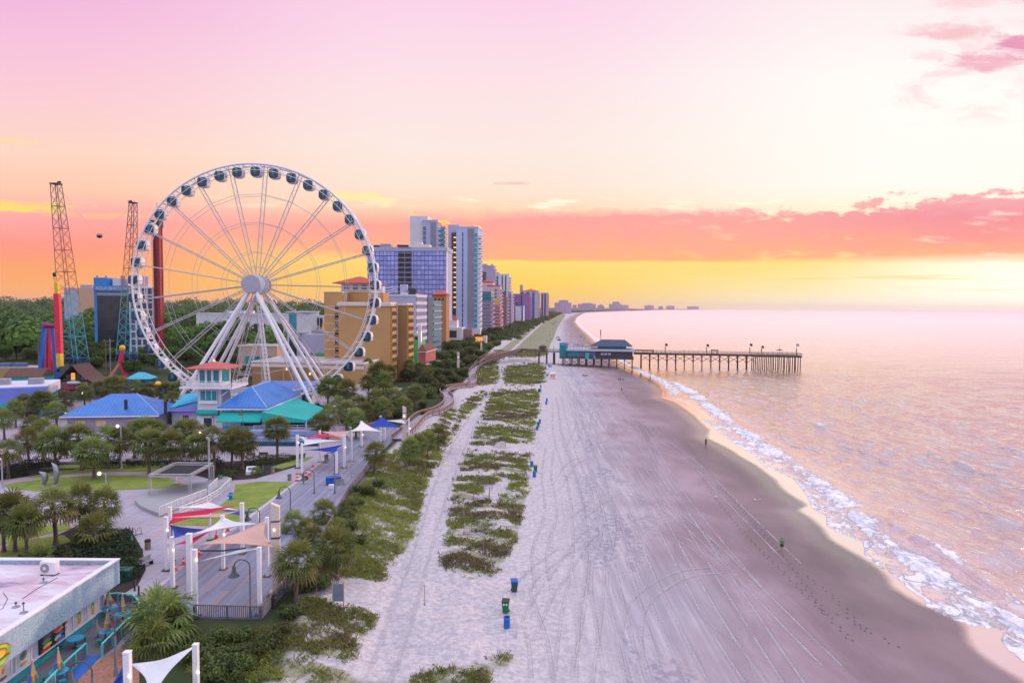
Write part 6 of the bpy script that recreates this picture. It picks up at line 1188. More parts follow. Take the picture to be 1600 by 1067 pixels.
for i in range(4): mb = MB(); a, b = cs[i], cs[(i + 1) % 4]; truss(mb, (a[0], a[1], 3.2), (b[0], b[1], 3.2), n=14); mb.build('roof_truss', TR_, st_)
part(st_, 'canopy', mat('black canopy', (.018, .018, .022), .8), (-2.55, 2.55, -3.35, 3.35, 3.0, 3.05))
sheet('stage_floor', [(211, 787), (214, 779), (228, 772), (290, 762), (322, 757), (352, 748), (362, 752), (350, 764), (318, 778), (250, 808), (236, 803), (220, 796)], slabmat('stage concrete', (.36, .35, .37), 2.5, .2, .3), .5, top=.5)
WR = mat('white railing', (.70, .69, .73), .5)
railing('ramp_railing', 'white railing along the left side of the stage ramp', 'railing', px3([(249, 806), (285, 791), (322, 777)], 3.5), 1.15, 1.1, WR, 'pickets'); railing('ramp_railing', 'white railing curving along the right side of the stage ramp', 'railing', px3([(281, 804), (318, 790), (345, 773), (361, 757)], 3.3), 1.0, 1.1, WR, n=2); railing('ramp_railing', 'short white railing at the top of the stage ramp', 'railing', px3([(326, 774), (340, 760)], 3.4), 1.3, 1.0, WR, 'pickets')
BRN_ = mat('brown rail wood', (.20, .135, .12), .8, var=.25, scale=2); GRW = mat('grey rail wood', (.13, .14, .19), .8, var=.25, scale=2)
railing('deck_railing', 'dark picket railing across the front end of the deck', 'railing', px3([(303, 965), (355, 966.5), (406, 967.5)], 3.08), 1.15, 2.2, GRW, 'pickets', tm=BRN_)
railing('deck_railing', 'grey board railing along the dune side of the deck', 'railing', px3([(408, 967), (432, 940), (458, 913)], 3.08), 1.15, 1.6, GRW, 'boards', tm=BRN_); railing('deck_railing', 'grey board railing behind the dune palms along the boardwalk', 'railing', px3([(505, 846), (545, 771), (573, 738), (590, 713)], 3.08), 1.1, 2.0, GRW, 'boards', tm=BRN_)
sk = MB(); Lp = px3([(303, 966), (408, 969), (466, 907), (505, 847)], 3.0)
for a, b in zip(Lp[:-1], Lp[1:]): sk.bar(Vector(a) - Vector((0, 0, .25)), Vector(b) - Vector((0, 0, .25)), .1, .4)
tag(sk.build('deck_fascia', BRN_), 'brown fascia boards below the edge of the deck', 'fascia')
# stairs to the sand
sa, sb = at(474, 900), gat(512, 925); root = T('beach_stairs', 'grey timber stairs from the deck down to the sand', 'stairs', (0, 0, 0)); n = 7; side = Vector((.62, .78, 0)); sb.z += .1
for i in range(n): c = sa.lerp(sb, i / (n - 1)); mb = MB(); mb.bar(c - side * 1.2, c + side * 1.2, .62, .08); mb.build('tread', DECK, root)
for sg in (-1, 1):
    mb = MB(); a, b = sa + side * 1.25 * sg, sb + side * 1.25 * sg; mb.bar(a + Vector((0, 0, 1.05)), b + Vector((0, 0, 1.05)), .12, .08); mb.bar(a - Vector((0, 0, .1)), b - Vector((0, 0, .1)), .08, .3)
    for i in range(14): c = a.lerp(b, i / 13); mb.bar(c, c + Vector((0, 0, 1.0)), .06)
    mb.build('hand_rail', BRN_, root)
b = gat(528.5, 949); root = T('beach_gate_sign', 'tall grey board sign on two posts at the foot of the stairs', 'sign', b, .1); part(root, 'board', mat('slate board', (.16, .20, .27), .7), (-.42, .42, -.04, .04, .6, 2.2)); repeat(root, 'post', mat('grey post wood', (.35, .30, .28), .8), (-.05, .05, -.06, .06, -.3, 2.35), [(-.48, 0, 0), (.48, 0, 0)])
# ---------------------------------------------------------------- street furniture
def litter_bin(label, u, vb, h=1.05, lid=(.02, .17, .17), body=(.26, .18, .13), r=.30):
    root = T('litter_bin', label, 'litter bin', at(u, vb), 0, 'litter bins in the park'); mb = MB(); mb.lathe([(r, 0), (r * 1.02, .05), (r, h * .78)], 14); mb.build('drum', mat('bin drum %.2f' % body[0], body, .8, var=.25, scale=6, streak=True), root); mb = MB(); mb.lathe([(r * 1.12, h * .78), (r * 1.12, h * .86), (r * .9, h * .98), (r * .3, h)], 14); mb.build('lid', mat('bin lid %.2f' % lid[1], lid, .5), root)
litter_bin('brown bin with teal lid behind the ramp top', 344, 753); litter_bin('brown bin with teal lid beside the green marker post', 426, 740); litter_bin('brown bin with teal lid beside the striped barrel', 452.5, 751); litter_bin('dark topped brown bin beside the shrub bed', 231, 858, 1.15, (.015, .015, .02)); litter_bin('dark bin beside the low far blue sail', 510, 721, 1.2, (.03, .03, .035), (.10, .09, .09), .36); litter_bin('teal topped bin on the far lawn edge', 253, 733); litter_bin('black bin at the front right rail of the deck', 425, 948, 1.1, (.01, .01, .012), (.02, .02, .022), .4)
def cone(label, u, vb, h=.75):
    root = T('traffic_cone', label, 'traffic cone', at(u, vb) + Vector((0, 0, .1)), 0, 'traffic cones on the boardwalk'); o = mat('cone orange', (.80, .07, .03), .5); mb = MB(); mb.box(-.24, .24, -.24, .24, 0, .05); mb.lathe([(.19, .05), (.12, h * .5)], 12); mb.lathe([(.09, h * .72), (.05, h)], 12); mb.build('cone', o, root); mb = MB(); mb.lathe([(.12, h * .5), (.09, h * .72)], 12); mb.build('reflective_band', WHITE2, root)
for lab, u, v in (('traffic cone at the plaza edge left of the near posts', 287, 883), ('traffic cone half hidden behind the near left post', 273.5, 893), ('traffic cone in front of the tan sail tip', 311, 869), ('traffic cone below the big white sail', 338, 841), ('traffic cone farthest behind the big white sail', 356, 831), ('traffic cone nearest the far lawn under the far sails', 489, 730), ('traffic cone left of the pair by the walker', 478, 741), ('traffic cone right of the pair by the walker', 484, 743)): cone(lab, u, v)
root = T('traffic_barrel', 'red and white striped tube marker beside the lawn tip', 'marker', at(464.5, 752)); 
for i in range(5): mb = MB(); mb.lathe([(.30 - .02 * i, .1 + .24 * i), (.28 - .02 * i, .1 + .24 * (i + 1))], 14); mb.build('stripe', [mat('cone orange', (.80, .07, .03), .5), WHITE2][i % 2], root)
mb = MB(); mb.lathe([(.4, 0), (.4, .1)], 14); mb.build('base', DARK, root)
for lab, u, v in (('black bollard nearest the cafe fence', 196, 944), ('black bollard left of the deck kerb', 210.5, 923), ('black bollard right beside the deck kerb', 217, 932)): mb = MB(); mb.lathe([(.09, 0), (.09, 1.0), (.05, 1.06)], 10); o = mb.build('bollard', DARK); o.location = at(u, v); tag(o, lab, 'bollard', 'black bollards by the cafe')
def bench(label, u, v, rz, m=None): 
    root = T('bench', label, 'bench', at(u, v), rz, 'benches in the park'); m = m or mat('bench timber', (.10, .075, .07), .8); part(root, 'seat', m, (-.8, .8, -.25, .25, .42, .48)); part(root, 'backrest', m, (-.8, .8, .24, .29, .52, .95)); repeat(root, 'leg', DARK, (-.05, .05, -.22, .25, 0, .419), [(-.65, 0, 0), (.65, 0, 0)])
bench('grey metal bench beside the shrub bed', 228, 884, 1.2, METAL); bench('dark bench left in front of the stepped terrace', 375, 716, 0); bench('dark bench in the middle in front of the stepped terrace', 391, 716, 0); bench('dark bench right in front of the stepped terrace', 411, 715, 0); bench('dark bench under palms left of the blue kiosk', 99, 716, 0); bench('dark bench second under the left palms', 118, 715, 0); bench('dark bench third under the left palms', 135, 714, 0)
root = T('bicycle_rack', 'black looped rack beside the rounded shrub', 'bicycle rack', at(205, 838), .9)
mb = MB()
for i in range(4): mb.tube([(-.9 + .6 * i + .22 * math.cos(PI * j / 8), 0, .45 + .4 * math.sin(PI * j / 8)) for j in range(9)], .03, 5); mb.tube([(-.68 + .6 * i, 0, 0), (-.68 + .6 * i, 0, .45)], .03, 5)
mb.build('hoops', DARK, root); part(root, 'ground_rail', DARK, (-1.3, 1.3, -.04, .04, .02, .08))
root = T('info_board', 'white tilted information panel on the dark bed', 'sign', at(392.5, 741), .2); mb = MB(); mb.add([(-.75, -.4, 0), (.75, -.4, 0), (.75, .45, 0), (-.75, .45, 0), (-.75, -.4, .55), (.75, -.4, .55), (.75, .45, 1.25), (-.75, .45, 1.25)], [(0, 3, 2, 1), (0, 1, 5, 4), (1, 2, 6, 5), (2, 3, 7, 6), (3, 0, 4, 7), (4, 5, 6, 7)]); mb.build('cabinet', WHITE2, root); mb = MB(); mb.add([(-.5, -.2, .73), (.5, -.2, .73), (.5, .25, 1.1), (-.5, .25, 1.1)], [(0, 1, 2, 3)]); mb.build('panel', mat('grey panel print', (.12, .15, .24), .4), root)
for lab, u, v in (('green marker post in the bed beside the information panel', 411, 737), ('green marker post beside the rounded shrub', 206, 852)): mb = MB(); mb.lathe([(.10, 0), (.10, .8), (.06, 1.1)], 10); o = mb.build('marker_post', mat('marker green', (.02, .30, .18), .5)); o.location = at(u, v); tag(o, lab, 'post', 'green marker posts')
root = T('drinking_fountain', 'bright blue box fountain at the edge of the ramp lawn', 'fountain', at(361, 780)); part(root, 'column', mat('fountain blue', (.02, .22, .62), .5), (-.2, .2, -.2, .2, 0, 1.0), (-.35, .35, -.5, -.1, .55, .7)); part(root, 'basin', METAL, (-.28, .28, -.42, -.15, .701, .75))
root = T('blue_crate', 'big blue covered crate on the boardwalk', 'crate', at(521, 757), .3); part(root, 'box', mat('crate blue', (.02, .10, .40), .6), (-1.1, 1.1, -.6, .6, .1, 1.1)); part(root, 'lid', mat('crate blue', (.02, .10, .40), .6), (-1.15, 1.15, -.65, .65, 1.11, 1.22))
root = T('white_box', 'small white box left in front of the blue crate', 'box', at(518.5, 764), .1); part(root, 'body', WHITE2, (-.4, .4, -.3, .3, .1, .6)); part(root, 'lid', WHITE2, (-.43, .43, -.33, .33, .61, .68))
root = T('grey_box', 'grey box right beside the blue crate', 'box', at(531, 757), .2); part(root, 'body', METAL, (-.6, .6, -.4, .4, .1, .9)); part(root, 'lid', METAL, (-.64, .64, -.44, .44, .91, .98))
STEEL = mat('sculpture steel', (.30, .30, .34), .35, metal=.6)
def dolphin(label, u, vb, vt, rz):
    b = at(u, vb); h = pt(u, vt, b.y).z - G3; root = T('dolphin_sculpture', label, 'sculpture', b, rz, 'leaping dolphin sculptures'); P = [(0, 0, 0), (.25, 0, h * .25), (.35, 0, h * .55), (.15, 0, h * .82), (-.45, 0, h * .98)]; mb = MB(); mb.tube(P, [.18, .32, .45, .34, .06], 10); mb.build('body', STEEL, root)
    for q_ in (((.35, .1, h * .6), (.9, .15, h * .55), (.5, .1, h * .5)), ((.3, -.2, h * .7), (.55, -.8, h * .6), (.35, -.2, h * .58)), ((.1, 0, h * .1), (.7, .3, h * .02), (.6, -.3, h * .02))): mb = MB(); mb.add([q_[0], q_[1], q_[2], tuple(Vector(q_[1]) + Vector((0, .05, .03)))], [(0, 1, 2), (0, 2, 3), (0, 3, 1), (1, 3, 2)]); mb.build('fin', STEEL, root)
    mb = MB(); mb.lathe([(.6, 0), (.5, .12)], 12); mb.build('base', STEEL, root)
dolphin('grey dolphin sculpture lower at the left of the lawn edge', 67, 758, 736, .2); dolphin('grey dolphin sculpture taller at the right of the lawn edge', 86, 758, 722, -.1)
# ---------------------------------------------------------------- waterfront restaurant with lookout tower
BLUEROOF = None
def seam(name, col, gap=.8, rot=0):
    m, t, b = blank(name); o = t.obj(); sp = t.new('ShaderNodeSeparateXYZ'); t.link(o, sp.inputs[0]); c = colr(col); nn = t.new('ShaderNodeNewGeometry').outputs['Normal']; ns = t.new('ShaderNodeSeparateXYZ'); t.link(nn, ns.inputs[0])
    side_ = t.m('GREATER_THAN', t.m('ABSOLUTE', ns.outputs[0]), t.m('ABSOLUTE', ns.outputs[1])); k = t.m('DIVIDE', t.m('ADD', t.m('MULTIPLY', sp.outputs[0], t.m('SUBTRACT', 1, side_)), t.m('MULTIPLY', sp.outputs[1], side_)), gap); f = t.m('FRACT', k)
    n = t.noise(o, .5, 4, .6); base = t.mix(n, tuple(x * .62 + .01 for x in c[:3]) + (1,), tuple(min(1, x * 1.22 + .03) for x in c[:3]) + (1,)); t.link(t.mix(t.m('MULTIPLY', t.m('LESS_THAN', f, .14), .5), base, (c[0] * .45, c[1] * .45, c[2] * .5, 1)), b.inputs['Base Color']); b.inputs['Roughness'].default_value = .45; b.inputs['Metallic'].default_value = .05
    t.link(t.bump(t.m('LESS_THAN', f, .14), .5, .05), b.inputs['Normal']); return m
BLUEROOF = seam('blue seam roof', (.018, .17, .55)); TEALAW = mat('teal awning cloth', (.015, .42, .37), .7, var=.08, scale=.3, trans=.08); REDROOF = seam('red seam roof', (.52, .09, .07), .5); CLAP = mat('pale clapboard', (.46, .46, .58), .75, var=.08, scale=1); CYANW = mat('cyan boarding', (.04, .36, .50), .7)
wt = T('lookout_tower', 'white lookout tower with red hip roof, teal windows and balcony', 'tower', (pt(310, 600, 150).x, 150, 3), 0); w = 4.9; zf = lambda v: pt(325, v, 150).z - 3
mb = MB(); mb.add([(-.4, -.4, 0), (w + .4, -.4, 0), (w + .4, w + .4, 0), (-.4, w + .4, 0), (0, 0, zf(606)), (w, 0, zf(606)), (w, w, zf(606)), (0, w, zf(606))], [(0, 1, 5, 4), (1, 2, 6, 5), (2, 3, 7, 6), (3, 0, 4, 7), (4, 5, 6, 7)]); mb.build('wall', WHITEW, wt)
part(wt, 'balcony_deck', WHITE2, (-3.2, w + 3.4, -2.2, w + 2, zf(606) + .01, zf(603))); zb = zf(603); zr = zf(576)
part(wt, 'lantern_room', TEALGL, (.15, w - .15, .15, w - .15, zb + .01, zr)); repeat(wt, 'corner_post', WHITE2, (-.12, .3, -.12, .3, zb + .01, zr), [(0, 0, 0), (w - .18, 0, 0), (w - .18, w - .18, 0), (0, w - .18, 0), (1.6, 0.05, 0), (3.0, 0.05, 0)]); part(wt, 'sill', WHITE2, (-.1, w + .1, -.1, w + .1, zb + .01, zb + .7)); part(wt, 'head_beam', WHITE2, (-.1, w + .1, -.1, w + .1, zr - .3, zr - .005))
hip_roof(wt, 0, w, 0, w, zr + .2, zf(565.5) - zr - .2, REDROOF, over=2.1, ridge=0); mb = MB(); mb.ball((w / 2, w / 2, zf(565.5)), .3); mb.tube([(w / 2, w / 2, zf(565)), (w / 2, w / 2, zf(561))], .06, 5); mb.build('finial', mat('lit finial', (1, .5, .2), .5, emit=1.0), wt)
for i, (a, b) in enumerate((((-3.1, -2.1), (w + 3.3, -2.1)), ((w + 3.3, -2.1), (w + 3.3, w + 1.9)), ((-3.1, -2.1), (-3.1, w + 1.9)))):
    mb = MB()
    for q_ in range(4): mb.bar((a[0], a[1], zb + .3 + .32 * q_), (b[0], b[1], zb + .3 + .32 * q_), .08)
    for q_ in range(7): c = Vector((*a, zb)).lerp(Vector((*b, zb)), q_ / 6); mb.bar(c, c + Vector((0, 0, 1.4)), .1)
    mb.build('balcony_rail', WHITE2, wt)
for x in (-.2, w + .2): mb = MB(); mb.bar((x, -.2, zb - 2.2), (x + (-2.4 if x < 0 else 2.4), -.6, zb - .4), .2); mb.build('bracket', WHITE2, wt)
part(wt, 'window', TEALGL, (.5, w - .7, -.35, -.12, zf(625), zf(610))); repeat(wt, 'window_bar', WHITE2, (-.06, .06, -.42, -.36, zf(625), zf(610)), [(.5, 0, 0), (1.75, 0, 0), (3.0, 0, 0), (w - .7, 0, 0)]); part(wt, 'window_frame', WHITE2, (.3, w - .5, -.45, -.36, zf(610), zf(609)), (.3, w - .5, -.75, -.36, zf(630), zf(625.2)))
mb = MB(); mb.tube([(-.05, -.6, zf(644)), (w - .2, -.6, zf(644))], .62, 12); mb.build('entrance_awning', TEALAW, wt); part(wt, 'door', SHADE, (1.3, 3.1, -.55, -.42, .2, zf(652))); part(wt, 'door_frame', WHITE2, (1.1, 1.29, -.6, -.4, 0, zf(650)), (3.11, 3.3, -.6, -.4, 0, zf(650)), (1.1, 3.3, -.6, -.4, zf(652) + .01, zf(650)))
rs = T('seafood_restaurant', 'white restaurant with blue seam roof and teal awnings right of the lookout tower', 'restaurant', (-63, 146, 3), 0); zw = pt(375, 638, 145).z - 3
wallbox(rs, .5, 9.6, 1, 23, 0, zw - .25, CLAP); hip_roof(rs, .5, 9.6, 1, 23, zw, 3.9, BLUEROOF, over=.8); part(rs, 'fascia_trim', WHITE2, (-.35, 10.45, .1, .19, zw - .5, zw - .23), (10.41, 10.5, .2, 23.8, zw - .5, zw - .23)); part(rs, 'hip_cap', mat('pale blue cap', (.25, .42, .70), .5), (4.9, 5.2, 6.0, 18, zw + 3.75, zw + 3.95)); mb = MB(); mb.bar((10.4, .2, zw + .02), (5.05, 5.75, zw + 3.93), .2); mb.bar((-.3, .2, zw + .02), (5.05, 5.75, zw + 3.93), .2); mb.build('hip_cap', mat('pale blue cap', (.25, .42, .70), .5), rs)
mb = MB(); mb.add([(.4, .98, zw - .9), (9.4, .98, zw - .9), (9.6, -1.6, zw - 2.7), (.2, -1.6, zw - 2.7), (.2, -1.6, zw - 2.95), (9.6, -1.6, zw - 2.95), (9.4, .98, zw - 1.05), (.4, .98, zw - 1.05)], [(3, 2, 1, 0), (3, 4, 5, 2), (4, 7, 6, 5), (0, 7, 4, 3), (1, 2, 5, 6)]); mb.build('awning', TEALAW, rs); part(rs, 'window', SHADE, (4.5, 9.0, .9, .96, 1.0, 2.3)); part(rs, 'cyan_wall', CYANW, (.5, 9.6, .93, .985, 0, .9)); repeat(rs, 'wall_lamp', DARK, (-.3, .3, .6, .95, 0, .3), [(3.0, 0, zw - .7), (7.0, 0, zw - .7)])
pt_ = T('patio_cover', 'wide teal canvas canopy over the restaurant terrace', 'canopy', (-52.7, 144, 3), 0); mb = MB(); z1, z2 = zw - .3, pt(477, 656, 144).z - 3
mb.add([(0, -.6, z1 - .2), (9.4, -.6, z2), (9.9, 15, z2), (0, 22, z1 - .2)], [(0, 1, 2, 3)]); mb.add([(0, -.6, z1 - .22), (9.4, -.6, z2 - .02), (9.4, -.6, z2 - .5), (0, -.6, z2 - .4)], [(3, 2, 1, 0)]); mb.add([(9.4, -.6, z2 - .02), (9.9, 15, z2 - .02), (9.9, 15, z2 - .5), (9.4, -.6, z2 - .5)], [(3, 2, 1, 0)]); c = mb.build('canvas', TEALAW, pt_); c.modifiers.new('thick', 'SOLIDIFY').thickness = .03
repeat(pt_, 'post', WHITE2, (-.12, .12, -.12, .12, 1.0, z2 - .05), [(9.3, -.4, 0), (9.5, 5, 0), (9.6, 10, 0), (9.8, 14.8, 0), (1.2, -.4, 0), (5.0, -.4, 0)]); part(pt_, 'bar_wall', SHADE, (5.2, 9.0, 2, 14, 1.0, z2 - .6)); part(pt_, 'front_wall', CYANW, (.0, 4.9, .2, .5, 0, z2 - .7)); part(pt_, 'terrace', mat('terrace deck', (.20, .20, .28), .8), (0, 12, -2, 16, 0, .98)); 
railing('terrace_railing', 'pale railing along the sea side of the restaurant terrace', 'railing', [(-40.9, 142.2, 3.98), (-40.6, 159.5, 3.98)], 1.1, 2.0, CLAP, n=3)
sg_ = T('stepped_terrace', 'blue stepped seating terrace with pale railings in front of the restaurant', 'terrace', (-52.3, 128.6, 3), 0); STB = mat('terrace blue', (.08, .17, .36), .7, var=.2); STL = mat('terrace grey blue', (.30, .33, .50), .7)
for i in range(4): part(sg_, 'step', [STB, STL][i % 2], (0, 15 - i * .4, 1.5 * i + 2.2, 1.5 * (i + 1) + 2.19, 0, .75 + .42 * i))
part(sg_, 'skirt', mat('petrol skirt', (.02, .08, .13), .7), (-.1, 15.2, 1.9, 2.19, 0, .8))
for k in range(4):
    mb = MB(); y = 2.3 + 1.5 * k; z = .76 + .42 * k
    for q_ in range(2): mb.bar((0, y, z + .35 + .35 * q_), (14.6 - .4 * k, y, z + .35 + .35 * q_), .07)
    for i in range(8): mb.bar((i * 2.05, y, z), (i * 2.05, y, z + .75), .08)
    mb.build('rail', CLAP, sg_)
railing('stair_railing', 'pale sloping railing beside the terrace stairs', 'railing', [(-36.6, 138.5, 4.6), (-33.2, 134, 3.1)], 1.1, 1.0, CLAP, n=2); railing('stair_railing', 'pale railing above the stepped terrace', 'railing', [(-52, 137, 4.6), (-37, 138.3, 4.6)], 1.2, 2.2, CLAP, n=2)
bp = T('blue_pavilion', 'long low pavilion with blue hip roof left of the lookout tower', 'pavilion', (at(243, 650, 6.5).x, 145, 3), .13); wallbox(bp, -18.5, -.9, 1, 13.5, 0, 3.0, mat('pavilion wall', (.32, .28, .34), .8)); hip_roof(bp, -18.7, -.9, 1, 13.5, 3.5, 3.8, BLUEROOF, over=.95); part(bp, 'eave_trim', WHITE2, (-19.7, .1, -.06, .03, 3.2, 3.45)); repeat(bp, 'window', mat('warm window', (.5, .36, .22), .4, emit=.12), (0, 2, .9, .98, 1.2, 2.4), [(-17, 0, 0), (-13, 0, 0), (-6, 0, 0)]); part(bp, 'door', WHITE2, (-3.6, -2.2, .85, .98, 0, 2.6)); part(bp, 'open_bay', SHADE, (-1.9, -1.0, .9, .98, 0, 2.4)); mb = MB(); mb.bar((0, .1, 3.5), (-7.1, 7.2, 7.3), .2); mb.build('hip_cap', mat('pale blue cap', (.25, .42, .70), .5), bp)
repeat(bp, 'flue', DARK, (-.25, .25, -.25, .25, 3.6, 6.6), [(-7.4, 2.2, 0), (1.6, -.5, 0)])
q_ = T('linking_wing', 'low wing with cyan and violet blue roofs between pavilion and lookout tower', 'wing', (pt(268, 640, 152).x, 152, 3)); wallbox(q_, 0, 6.2, 0, 10, 0, 3.2, CLAP); mb = MB(); mb.add([(-.3, -1, 3.4), (6.4, -1, 3.4), (6.4, 6, 5.4), (2.5, 6, 5.4)], [(0, 1, 2, 3)]); mb.add([(-.3, -1, 3.3), (6.4, -1, 3.3), (6.4, -1, 3.4), (-.3, -1, 3.4)], [(0, 1, 2, 3)]); mb.build('violet_roof', seam('violet seam roof', (.05, .12, .45)), q_); mb = MB(); mb.add([(-.4, 0, 4.0), (6.2, 6.1, 5.5), (6.2, 9, 7.2), (-.4, 7, 6.2)], [(0, 1, 2, 3)]); o = mb.build('cyan_canopy', mat('cyan canopy', (.03, .42, .62), .6), q_); o.modifiers.new('thick', 'SOLIDIFY').thickness = .1; part(q_, 'door', SHADE, (2.6, 3.8, -.1, -.004, 0, 2.3)); part(q_, 'sign', mat('violet sign', (.35, .12, .6), .5, emit=.25), (2.2, 4.4, -.2, -.11, 2.4, 3.0))
q_ = T('rear_blue_roof', 'long low building with blue roof behind the restaurant and wheel legs', 'building', (pt(395, 606, 184).x, 184, 3), -.02); wallbox(q_, 0, 15, 0, 8, 0, 4.1, CLAP); mb = MB(); mb.add([(-.6, -.6, 4.2), (15.6, -.6, 4.2), (15.6, 8.6, 5.8), (-.6, 8.6, 5.8), (-.6, -.6, 4.0), (15.6, -.6, 4.0), (15.6, 8.6, 4.0), (-.6, 8.6, 4.0)], [(0, 1, 2, 3), (4, 5, 1, 0), (5, 6, 2, 1), (6, 7, 3, 2), (7, 4, 0, 3), (7, 6, 5, 4)]); mb.build('roof', BLUEROOF, q_)
# ---------------------------------------------------------------- corner cafe at the lower left
cf = T('corner_cafe', 'corner snack cafe with flat white roof and pale blue fascia at lower left', 'cafe', (-34.6, 59.5, 3), 0)
m, t, b = blank('stained white roof'); P = t.obj(); n = t.noise(t.mapv(P, (.10, .28, 1)), 1, 5, .65, .6); n2 = t.noise(t.mapv(P, (.35, .8, 1), (3, 1, 0)), 1, 4, .6)
c = t.ramp(n, [(.38, (.26, .24, .33)), (.44, (.58, .38, .46)), (.52, (.62, .52, .58)), (.6, (.70, .66, .72))]); t.link(t.mix(t.m('MULTIPLY', t.ss(n2, .6, .66), .5), c, colr((.52, .25, .33))), b.inputs['Base Color']); b.inputs['Roughness'].default_value = .6; RFW = m
m, t, b = blank('stucco pale blue'); P = t.obj(); sp = t.new('ShaderNodeSeparateXYZ'); t.link(P, sp.inputs[0]); n = t.noise(P, 5, 5, .75); gap = t.m('LESS_THAN', t.m('FRACT', t.m('DIVIDE', sp.outputs[1], 2.6)), .015); big = t.noise(P, .5, 3, .6)
c = t.mix(t.ss(n, .35, .65), colr((.22, .36, .46)), colr((.44, .56, .64))); c = t.mix(t.m('MULTIPLY', t.ss(big, .45, .7), .45), c, colr((.42, .42, .58))); t.link(t.mix(t.m('MULTIPLY', gap, .6), c, colr((.15, .25, .33))), b.inputs['Base Color']); t.link(t.bump(n, .5, .1), b.inputs['Normal']); b.inputs['Roughness'].default_value = .9; STUC = m
part(cf, 'roof', RFW, (-26, -.35, -30, -.35, 3.9, 4.15)); part(cf, 'fascia', STUC, (-.3, 0, -30, 0, 2.4, 4.5), (-26, -.31, -.3, 0, 2.4, 4.5)); part(cf, 'roof_edge', WHITE2, (-.42, .06, -30, .06, 4.501, 4.6), (-26, -.43, -.42, .06, 4.501, 4.6)); part(cf, 'soffit', CLAP, (-26, -.31, -30, -.31, 2.42, 2.6))
WX = -.7; part(cf, 'wall', CLAP, (-26, WX, -30, -1.2, 0, 2.41)); part(cf, 'dado', mat('turquoise dado', (.03, .42, .44), .6), (WX + .003, WX + .06, -30, -1.2, 0, .66), (-26, WX, -1.19, -1.13, 0, .66)); part(cf, 'sill', WHITE2, (WX + .003, WX + .2, -30, -1.2, .67, .77)); part(cf, 'corner_post', WHITE2, (WX + .003, WX + .12, -1.4, -1.1, .98, 2.4))
POST_ = [(-2.2, 'pineapple'), (-4.0, 'pineapple'), (-5.9, 'red'), (-10.4, 'green'), (-12.4, 'cone'), (-14.4, 'red'), (-16.4, 'green')]
PA = mat('poster paper', (.58, .58, .64), .6); CO = {'orange': mat('poster orange', (.75, .28, .03), .6), 'green': mat('poster green', (.12, .42, .08), .6), 'red': mat('poster red', (.60, .06, .05), .6), 'teal': mat('poster teal', (.10, .30, .28), .6), 'yellow': mat('poster yellow', (.80, .60, .08), .6), 'blue': mat('poster blue', (.06, .16, .55), .6), 'brown': mat('poster brown', (.22, .12, .06), .6)}
def disc(mb, x, cy, cz, ry, rz_, n=14): mb.add([(x, cy + ry * math.cos(2 * PI * i / n), cz + rz_ * math.sin(2 * PI * i / n)) for i in range(n)], [tuple(range(n))])
for y, k in POST_:
    f_ = part(cf, 'window', PA, (WX + .01, WX + .05, y - 1.45, y, .8, 2.15)); mb = MB()
    def d_(x, cy, cz, ry, rz_, c): mb2 = MB(); disc(mb2, x, cy, cz - .2, ry, rz_); mb2.build('poster_print', CO[c], f_)
    cy = y - .72; x = WX + .055
    if k == 'pineapple': d_(x, cy, 1.35, .24, .28, 'orange'); d_(x + .004, cy, 1.80, .22, .32, 'green'); d_(x + .008, cy - .03, 1.75, .09, .22, 'yellow')
    elif k == 'red': d_(x, cy, 2.0, .40, .16, 'red'); d_(x, cy, 1.55, .35, .16, 'orange'); d_(x + .004, cy - .1, 1.6, .2, .08, 'green')
    elif k == 'green': d_(x, cy, 1.82, .38, .34, 'teal'); d_(x + .004, cy, 1.85, .2, .16, 'brown'); d_(x, cy, 1.22, .42, .12, 'orange'); d_(x + .004, cy - .2, 1.18, .16, .08, 'green')
    else: d_(x, cy, 1.75, .16, .3, 'orange'); d_(x + .004, cy, 2.0, .14, .12, 'yellow'); d_(x, cy, 1.2, .4, .12, 'brown')
    for fy in (y - 1.55, y + .01): part(f_, 'frame', WHITE2, (WX + .01, WX + .10, fy, fy + .09, .78, 2.38))
f_ = part(cf, 'order_window', DARK, (WX + .01, WX + .12, -9.5, -6.6, .5, 2.38))
for i, (y, z, c) in enumerate(((-7.3, 2.0, 'teal'), (-7.3, 1.7, 'orange'), (-7.3, 1.35, 'blue'), (-7.5, 1.15, 'yellow'), (-7.2, .95, 'blue'), (-8.7, 1.8, 'brown'), (-8.8, 1.5, 'teal'), (-8.7, 1.15, 'yellow'), (-8.9, .9, 'red'), (-7.6, 1.85, 'red'))): mb = MB(); disc(mb, WX + .125 + .003 * i, y, z, .5 if i != 3 else .4, .16); mb.build('menu_picture', CO[c], f_)
em = T('burger_sign', 'round lime and orange burger emblem on the cafe fascia', 'sign', (-34.55, 59.5 - 14.6, 3), 0); 
for i, (ry, rz_, dz, c) in enumerate(((1.25, .78, 0, 'red'), (1.15, .68, 0, mat('lime disc', (.42, .72, .08), .5)), (.75, .42, .1, 'brown'), (.62, .34, .12, 'orange'), (.85, .10, -.12, 'brown'), (.34, .22, .18, 'yellow'))): mb = MB(); mb.prism([(ry * math.cos(2 * PI * k / 24), rz_ * math.sin(2 * PI * k / 24)) for k in range(24)], 0, .06); o = mb.build('emblem_layer', CO[c] if isinstance(c, str) else c, em); o.rotation_euler = (PI / 2, 0, PI / 2); o.location = (.05 + .05 * i, 0, 3.3 + dz)
